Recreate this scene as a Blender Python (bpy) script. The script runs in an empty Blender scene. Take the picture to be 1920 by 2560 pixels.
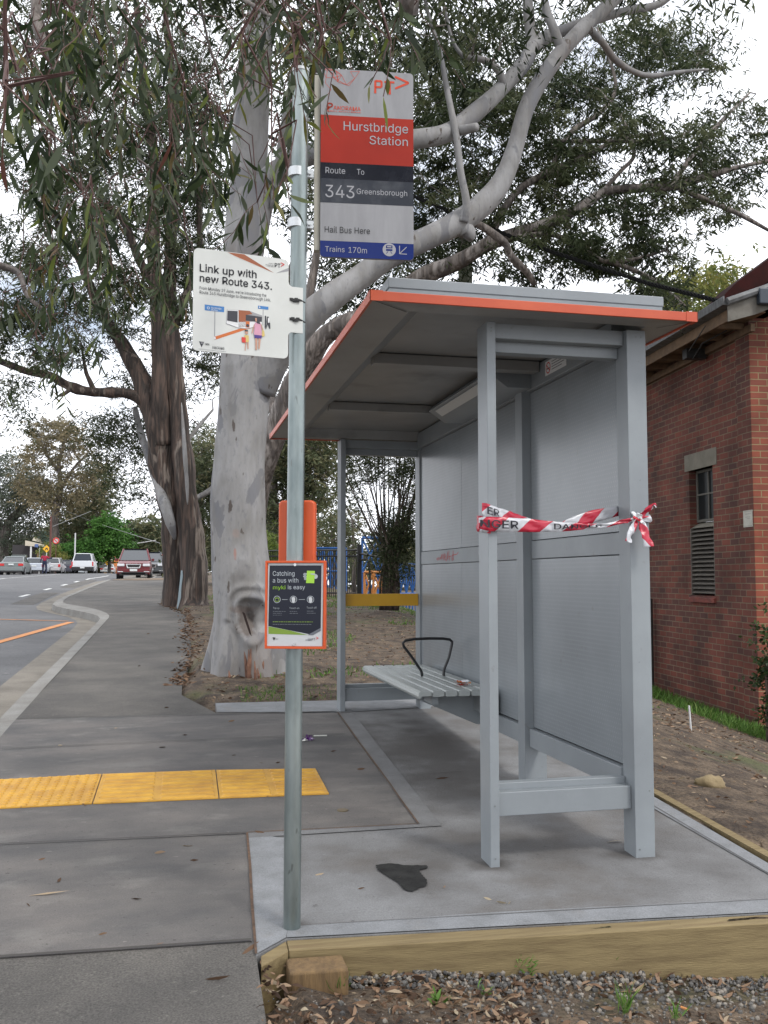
import bpy, bmesh, math, random
import numpy as np
from mathutils import Vector, Matrix
R=math.radians
random.seed(7); rng=np.random.default_rng(11)
SC=bpy.context.scene
COL=SC.collection
# ------------------------------------------------------------ camera
CAMH=1.2; FPX=2350.0; YAW=R(12.8); PIT=math.atan(163/FPX)
cd=bpy.data.cameras.new('camera'); cam=bpy.data.objects.new('camera',cd); COL.objects.link(cam)
cam.location=(0,0,CAMH); cam.rotation_euler=(R(90)+PIT,0,-YAW)
cd.sensor_width=36; cd.lens=FPX/2560*36; cd.clip_start=0.05; cd.clip_end=3000
SC.camera=cam
# ------------------------------------------------------------ light
SUN_EL=R(52); SUN_AZ=R(150)          # azimuth clockwise from +Y: behind the camera, to the right
w=bpy.data.worlds.new('World'); SC.world=w; w.use_nodes=True
nt=w.node_tree; nt.nodes.clear()
def wn(t,**k):
    n=nt.nodes.new(t)
    for a,b in k.items(): setattr(n,a,b)
    return n
out=wn('ShaderNodeOutputWorld'); bg=wn('ShaderNodeBackground'); sky=wn('ShaderNodeTexSky')
sky.sky_type='NISHITA'; sky.sun_disc=False; sky.sun_elevation=SUN_EL; sky.sun_rotation=SUN_AZ
tc=wn('ShaderNodeTexCoord'); nz=wn('ShaderNodeTexNoise'); nz.inputs['Scale'].default_value=3.2; nz.inputs['Detail'].default_value=6
rp=wn('ShaderNodeValToRGB'); rp.color_ramp.elements[0].position=.31; rp.color_ramp.elements[1].position=.43
mx=wn('ShaderNodeMix'); mx.data_type='RGBA'
nt.links.new(tc.outputs['Generated'],nz.inputs['Vector']); nt.links.new(nz.outputs['Fac'],rp.inputs['Fac'])
nt.links.new(rp.outputs['Color'],mx.inputs['Factor']); nt.links.new(sky.outputs['Color'],mx.inputs['A'])
mx.inputs['B'].default_value=(14.6,15.0,15.9,1)
nt.links.new(mx.outputs['Result'],bg.inputs['Color']); bg.inputs['Strength'].default_value=0.12
nt.links.new(bg.outputs[0],out.inputs[0])
sl=bpy.data.lights.new('sun','SUN'); sl.energy=1.9; sl.angle=R(11); sl.color=(1,.96,.9)
so=bpy.data.objects.new('sun',sl); COL.objects.link(so)
sd=Vector((math.sin(SUN_AZ)*math.cos(SUN_EL),math.cos(SUN_AZ)*math.cos(SUN_EL),math.sin(SUN_EL)))
so.rotation_euler=(-sd).to_track_quat('-Z','Y').to_euler(); so.location=(0,0,30)
SC.view_settings.view_transform='Standard'; SC.view_settings.look='None'; SC.view_settings.gamma=1; SC.view_settings.exposure=0.0
SC.render.engine='CYCLES'
SC.cycles.max_bounces=6; SC.cycles.diffuse_bounces=3; SC.cycles.transparent_max_bounces=8
# ------------------------------------------------------------ view geometry helpers (photo pixel -> place in the world)
fw=np.array([math.sin(YAW)*math.cos(PIT),math.cos(YAW)*math.cos(PIT),math.sin(PIT)])
rt=np.array([math.cos(YAW),-math.sin(YAW),0]); up=np.cross(rt,fw); OC=np.array([0,0,CAMH])
S=1920/1659
def ray(x,y): return fw+rt*(x-960)/FPX-up*(y-1280)/FPX
def at(x,y,D): return OC+ray(x,y)*D                 # photo pixels, distance D along the view axis
def atd(x,y,D): return at(x*S,y*S,D)
PY=[-60,-10,0,3.68,7.2,9,21,35,52,72,85,92,120,200,400,900]
PZ=[-1.6,-.5,-.14,0,.15,.2,.52,.85,1.2,1.42,1.58,1.6,1.2,-1.5,-9,-20]
def zl(y): return float(np.interp(y,PY,PZ))
def sst(a,b,x):
    t=min(1,max(0,(x-a)/(b-a))); return t*t*(3-2*t)
def fall(x,y):
    x0=np.interp(y,[0,5,14,24,60],[2.75,2.75,3.8,4.8,7])
    d=x-x0
    if d<=0: return 0
    return 1.38*sst(-.6,5.6,d)-1.38*sst(-.6,5.6,0)
def zg(x,y):
    z=zl(y)-fall(x,y)
    return z
def gp(x,y,off=0):
    d=ray(x,y); t=1.0
    while t<400:
        P=OC+d*t
        if P[2]<=zg(P[0],P[1])+off: break
        t+=.01
    return P
def gpd(x,y,off=0): return gp(x*S,y*S,off)
# ------------------------------------------------------------ materials
MATS={}
def mat(name,c,rough=.6,c2=None,scale=5,fac=.5,metal=0,bump=0,bscale=40,stretch=(1,1,1),detail=5,lo=.35,hi=.65,spec=None,c3=None,s3=1,lo3=.6,hi3=.7,emit=None,coat=0,grain=0,gscale=220,speck=0,sps=45,spt=.68,bdist=.01):
    if name in MATS: return MATS[name]
    m=bpy.data.materials.new(name); m.use_nodes=True; n=m.node_tree; b=n.nodes['Principled BSDF']
    b.inputs['Base Color'].default_value=(*c,1); b.inputs['Roughness'].default_value=rough; b.inputs['Metallic'].default_value=metal
    if spec is not None: b.inputs['Specular IOR Level'].default_value=spec
    if coat: b.inputs['Coat Weight'].default_value=coat
    tcn=n.nodes.new('ShaderNodeTexCoord'); mp=n.nodes.new('ShaderNodeMapping'); mp.inputs['Scale'].default_value=stretch
    n.links.new(tcn.outputs['Object'],mp.inputs['Vector'])
    last=None
    def noise(sc,det=detail):
        q=n.nodes.new('ShaderNodeTexNoise'); q.inputs['Scale'].default_value=sc; q.inputs['Detail'].default_value=det; q.inputs['Roughness'].default_value=.6
        n.links.new(mp.outputs['Vector'],q.inputs['Vector']); return q
    def mixc(q,a,bb,lo,hi):
        r=n.nodes.new('ShaderNodeMapRange'); r.inputs['From Min'].default_value=lo; r.inputs['From Max'].default_value=hi
        n.links.new(q.outputs['Fac'],r.inputs['Value'])
        x=n.nodes.new('ShaderNodeMix'); x.data_type='RGBA'; n.links.new(r.outputs['Result'],x.inputs['Factor'])
        if isinstance(a,tuple): x.inputs['A'].default_value=(*a,1)
        else: n.links.new(a,x.inputs['A'])
        x.inputs['B'].default_value=(*bb,1); return x.outputs['Result']
    if c2 is not None:
        last=mixc(noise(scale),c,c2,lo,hi)
        if c3 is not None: last=mixc(noise(s3),last,c3,lo3,hi3)
        if speck:
            q=noise(sps,2); last=mixc(q,last,tuple(v*(1-speck) for v in c),spt,spt+.03)
            q=noise(sps*.37,4); last=mixc(q,last,tuple(min(1,v*(1+speck*.6)) for v in c),spt+.01,spt+.05)
        if grain:
            q=noise(gscale,3); r=n.nodes.new('ShaderNodeMapRange'); r.inputs['From Min'].default_value=.3; r.inputs['From Max'].default_value=.7; r.inputs['To Min'].default_value=1-grain; r.inputs['To Max'].default_value=1+grain
            n.links.new(q.outputs['Fac'],r.inputs['Value']); vm=n.nodes.new('ShaderNodeVectorMath'); vm.operation='SCALE'; n.links.new(last,vm.inputs[0]); n.links.new(r.outputs['Result'],vm.inputs['Scale']); last=vm.outputs[0]
        n.links.new(last,b.inputs['Base Color'])
    if bump:
        q=noise(bscale); bp=n.nodes.new('ShaderNodeBump'); bp.inputs['Strength'].default_value=bump; bp.inputs['Distance'].default_value=bdist
        n.links.new(q.outputs['Fac'],bp.inputs['Height']); n.links.new(bp.outputs['Normal'],b.inputs['Normal'])
    if emit: b.inputs['Emission Color'].default_value=(*emit,1); b.inputs['Emission Strength'].default_value=1
    MATS[name]=m; return m
def glassy(name,c,rough=.08):
    m=mat(name,c,rough,spec=.6); return m
def leafmat(name,cols,trans=.3,rough=.45):
    if name in MATS: return MATS[name]
    m=bpy.data.materials.new(name); m.use_nodes=True; n=m.node_tree; b=n.nodes['Principled BSDF']; o=n.nodes['Material Output']
    at_=n.nodes.new('ShaderNodeAttribute'); at_.attribute_name='tint'
    r=n.nodes.new('ShaderNodeValToRGB'); e=r.color_ramp.elements
    while len(e)<len(cols): e.new(.5)
    for i,c in enumerate(cols): e[i].position=i/(len(cols)-1); e[i].color=(*c,1)
    n.links.new(at_.outputs['Fac'],r.inputs['Fac']); n.links.new(r.outputs['Color'],b.inputs['Base Color'])
    b.inputs['Roughness'].default_value=rough; b.inputs['Specular IOR Level'].default_value=.2
    t=n.nodes.new('ShaderNodeBsdfTranslucent'); n.links.new(r.outputs['Color'],t.inputs['Color'])
    mx=n.nodes.new('ShaderNodeMixShader'); mx.inputs[0].default_value=trans
    n.links.new(b.outputs[0],mx.inputs[1]); n.links.new(t.outputs[0],mx.inputs[2]); n.links.new(mx.outputs[0],o.inputs[0])
    MATS[name]=m; return m
# ------------------------------------------------------------ mesh builder
ORGS={}
class MB:
    def __init__(s): s.v=[]; s.f=[]; s.m=[]
    def add(s,vs,fs,mi=0):
        k=len(s.v); s.v+= [tuple(map(float,p)) for p in vs]; s.f+=[tuple(k+i for i in f) for f in fs]; s.m+=[mi]*len(fs); return s
    def box(s,x0,x1,y0,y1,z0,z1,mi=0):
        vs=[(x,y,z) for z in (z0,z1) for y in (y0,y1) for x in (x0,x1)]
        return s.add(vs,[(0,2,3,1),(4,5,7,6),(0,1,5,4),(2,6,7,3),(0,4,6,2),(1,3,7,5)],mi)
    def obox(s,O,u,v,n,a,b,c,mi=0):   # O corner, extents along unit axes
        O,u,v,n=map(np.array,(O,u,v,n))
        vs=[O+u*i*a+v*j*b+n*k*c for k in (0,1) for j in (0,1) for i in (0,1)]
        return s.add(vs,[(0,2,3,1),(4,5,7,6),(0,1,5,4),(2,6,7,3),(0,4,6,2),(1,3,7,5)],mi)
    def prism(s,pts,d,mi=0):     # closed polygon (3d points) extruded by vector d
        n=len(pts); d=np.array(d); P=[np.array(p,float) for p in pts]
        vs=P+[p+d for p in P]
        fs=[tuple(range(n-1,-1,-1)),tuple(range(n,2*n))]+[(i,(i+1)%n,n+(i+1)%n,n+i) for i in range(n)]
        return s.add(vs,fs,mi)
    def poly(s,pts,mi=0): return s.add(pts,[tuple(range(len(pts)))],mi)
    def tube(s,pts,rad,n=8,mi=0,caps=True,jit=0,flat=1.0):
        pts=[np.array(p,float) for p in pts]; k=len(pts)
        if not hasattr(rad,'__len__'): rad=[rad]*k
        rings=[]; pu=None
        for i,p in enumerate(pts):
            t=pts[min(i+1,k-1)]-pts[max(i-1,0)]; t=t/(np.linalg.norm(t)+1e-9)
            if pu is None:
                a=np.array([1,0,0]) if abs(t[0])<.8 else np.array([0,1,0]); pu=a-t*(a@t)
            else: pu=pu-t*(pu@t)
            pu=pu/(np.linalg.norm(pu)+1e-9); pv=np.cross(t,pu)
            for j in range(n):
                a=2*math.pi*j/n; r=rad[i]*(1+(random.uniform(-jit,jit) if jit else 0))
                rings.append(p+pu*math.cos(a)*r+pv*math.sin(a)*r*flat)
        fs=[(i*n+j,i*n+(j+1)%n,(i+1)*n+(j+1)%n,(i+1)*n+j) for i in range(k-1) for j in range(n)]
        if caps: fs+=[tuple(range(n-1,-1,-1)),tuple((k-1)*n+j for j in range(n))]
        return s.add(rings,fs,mi)
    def cyl(s,c,axis,r,h,n=16,mi=0):
        c=np.array(c,float); a=np.array(axis,float); return s.tube([c,c+a*h],[r,r],n,mi)
    def ball(s,c,r,n=8,mi=0,sc=(1,1,1)):
        vs=[];fs=[]
        for i in range(n+1):
            th=math.pi*i/n
            for j in range(2*n):
                ph=math.pi*j/n; vs.append((c[0]+r*sc[0]*math.sin(th)*math.cos(ph),c[1]+r*sc[1]*math.sin(th)*math.sin(ph),c[2]+r*sc[2]*math.cos(th)))
        for i in range(n):
            for j in range(2*n): fs.append((i*2*n+j,(i+1)*2*n+j,(i+1)*2*n+(j+1)%(2*n),i*2*n+(j+1)%(2*n)))
        return s.add(vs,fs,mi)
def rootorg(o):
    while o.parent: o=o.parent
    return np.array(ORGS.get(o.name,(0,0,0)))
def obj(name,mb,mats,parent=None,loc=None,smooth=False,bevel=0,ang=35):
    me=bpy.data.meshes.new(name)
    o=bpy.data.objects.new(name,me); COL.objects.link(o)
    if parent is not None: o.parent=parent; org=rootorg(parent)
    else:
        org=np.array(loc if loc is not None else (0,0,0),float); o.location=org; ORGS[o.name]=org
    V=np.array(mb.v,float).reshape(-1,3)-org
    me.from_pydata(V.tolist(),[],mb.f)
    if not isinstance(mats,(list,tuple)): mats=[mats]
    for m in mats: me.materials.append(m)
    if len(mats)>1: me.polygons.foreach_set('material_index',mb.m)
    if smooth:
        me.shade_smooth()
        if ang<180: me.set_sharp_from_angle(angle=R(ang))
    if bevel:
        b=o.modifiers.new('bevel','BEVEL'); b.width=bevel; b.segments=2; b.limit_method='ANGLE'; b.angle_limit=R(40)
        me.shade_smooth(); me.set_sharp_from_angle(angle=R(40))
        b.harden_normals=True
    return o
def tag(o,label=None,cat=None,group=None,kind=None):
    if label: o['label']=label
    if cat: o['category']=cat
    if group: o['group']=group
    if kind: o['kind']=kind
    return o
def thing(name,label,cat,loc=(0,0,0),group=None,rotz=0,local=False):
    o=bpy.data.objects.new(name,None); COL.objects.link(o); o.location=tuple(float(q) for q in loc); o.rotation_euler=(0,0,rotz); o.empty_display_size=.2
    ORGS[o.name]=np.array((0,0,0) if local else loc,float)
    return tag(o,label,cat,group)
def copytree(o,parent=None):
    c=o.copy(); COL.objects.link(c); c.parent=parent
    ORGS[c.name]=ORGS.get(o.name,np.zeros(3))
    for ch in list(o.children): copytree(ch,c)
    return c
def leafobj(name,pos,dirs,L,W,tint,m,parent=None,loc=None,bend=0):
    """many leaf blades as one mesh: pos base points, dirs unit vectors"""
    N=len(pos); pos=np.asarray(pos,float); dirs=np.asarray(dirs,float); dirs/=np.linalg.norm(dirs,axis=1)[:,None]+1e-9
    rv=rng.normal(size=(N,3)); sv=np.cross(dirs,rv); sv/=np.linalg.norm(sv,axis=1)[:,None]+1e-9
    nv=np.cross(dirs,sv); L=np.broadcast_to(L,(N,))[:,None]; W=np.broadcast_to(W,(N,))[:,None]
    if parent is not None: org=rootorg(parent)
    else: org=np.array(loc if loc is not None else (0,0,0),float)
    pos=pos-org
    if bend:
        b=nv*L*bend*rng.uniform(-1,1,(N,1)); c2=sv*L*bend*.7*rng.uniform(-1,1,(N,1))
        P=[pos, pos+dirs*L*.25+sv*W*.42+b*.55, pos+dirs*L*.25-sv*W*.42+b*.55, pos+dirs*L*.55+sv*W*.5+b*.9+c2*.4, pos+dirs*L*.55-sv*W*.5+b*.9+c2*.4,
           pos+dirs*L*.8+sv*W*.28+b*.6+c2*.8, pos+dirs*L*.8-sv*W*.28+b*.6+c2*.8, pos+dirs*L+c2*1.3]
        V=np.stack(P,1); k=8
        F=[(0,1,2),(1,3,4,2),(3,5,6,4),(5,7,6)]
    else:
        P=[pos,pos+dirs*L*.45+sv*W*.5,pos+dirs*L,pos+dirs*L*.45-sv*W*.5]; V=np.stack(P,1); k=4; F=[(0,1,2,3)]
    me=bpy.data.meshes.new(name)
    idx=[];ls=[];st=0
    for f in F: ls.append(len(f)); idx+=f
    idx=np.array(idx); allidx=(np.arange(N)[:,None]*k+idx[None,:]).ravel(); tot=np.tile(ls,N); start=np.concatenate([[0],np.cumsum(tot)[:-1]])
    me.vertices.add(N*k); me.vertices.foreach_set('co',V.reshape(-1)); me.loops.add(len(allidx)); me.loops.foreach_set('vertex_index',allidx.astype(np.int32))
    me.polygons.add(len(tot)); me.polygons.foreach_set('loop_start',start.astype(np.int32)); me.polygons.foreach_set('loop_total',tot.astype(np.int32))
    me.update(calc_edges=True)
    a=me.attributes.new('tint','FLOAT','POINT'); a.data.foreach_set('value',np.repeat(np.clip(np.broadcast_to(tint,(N,)),0,1),k).astype(np.float32))
    me.materials.append(m); 
    if bend: me.shade_smooth()
    o=bpy.data.objects.new(name,me); COL.objects.link(o)
    if parent is not None: o.parent=parent
    else: o.location=org; ORGS[o.name]=org
    return o
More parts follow.
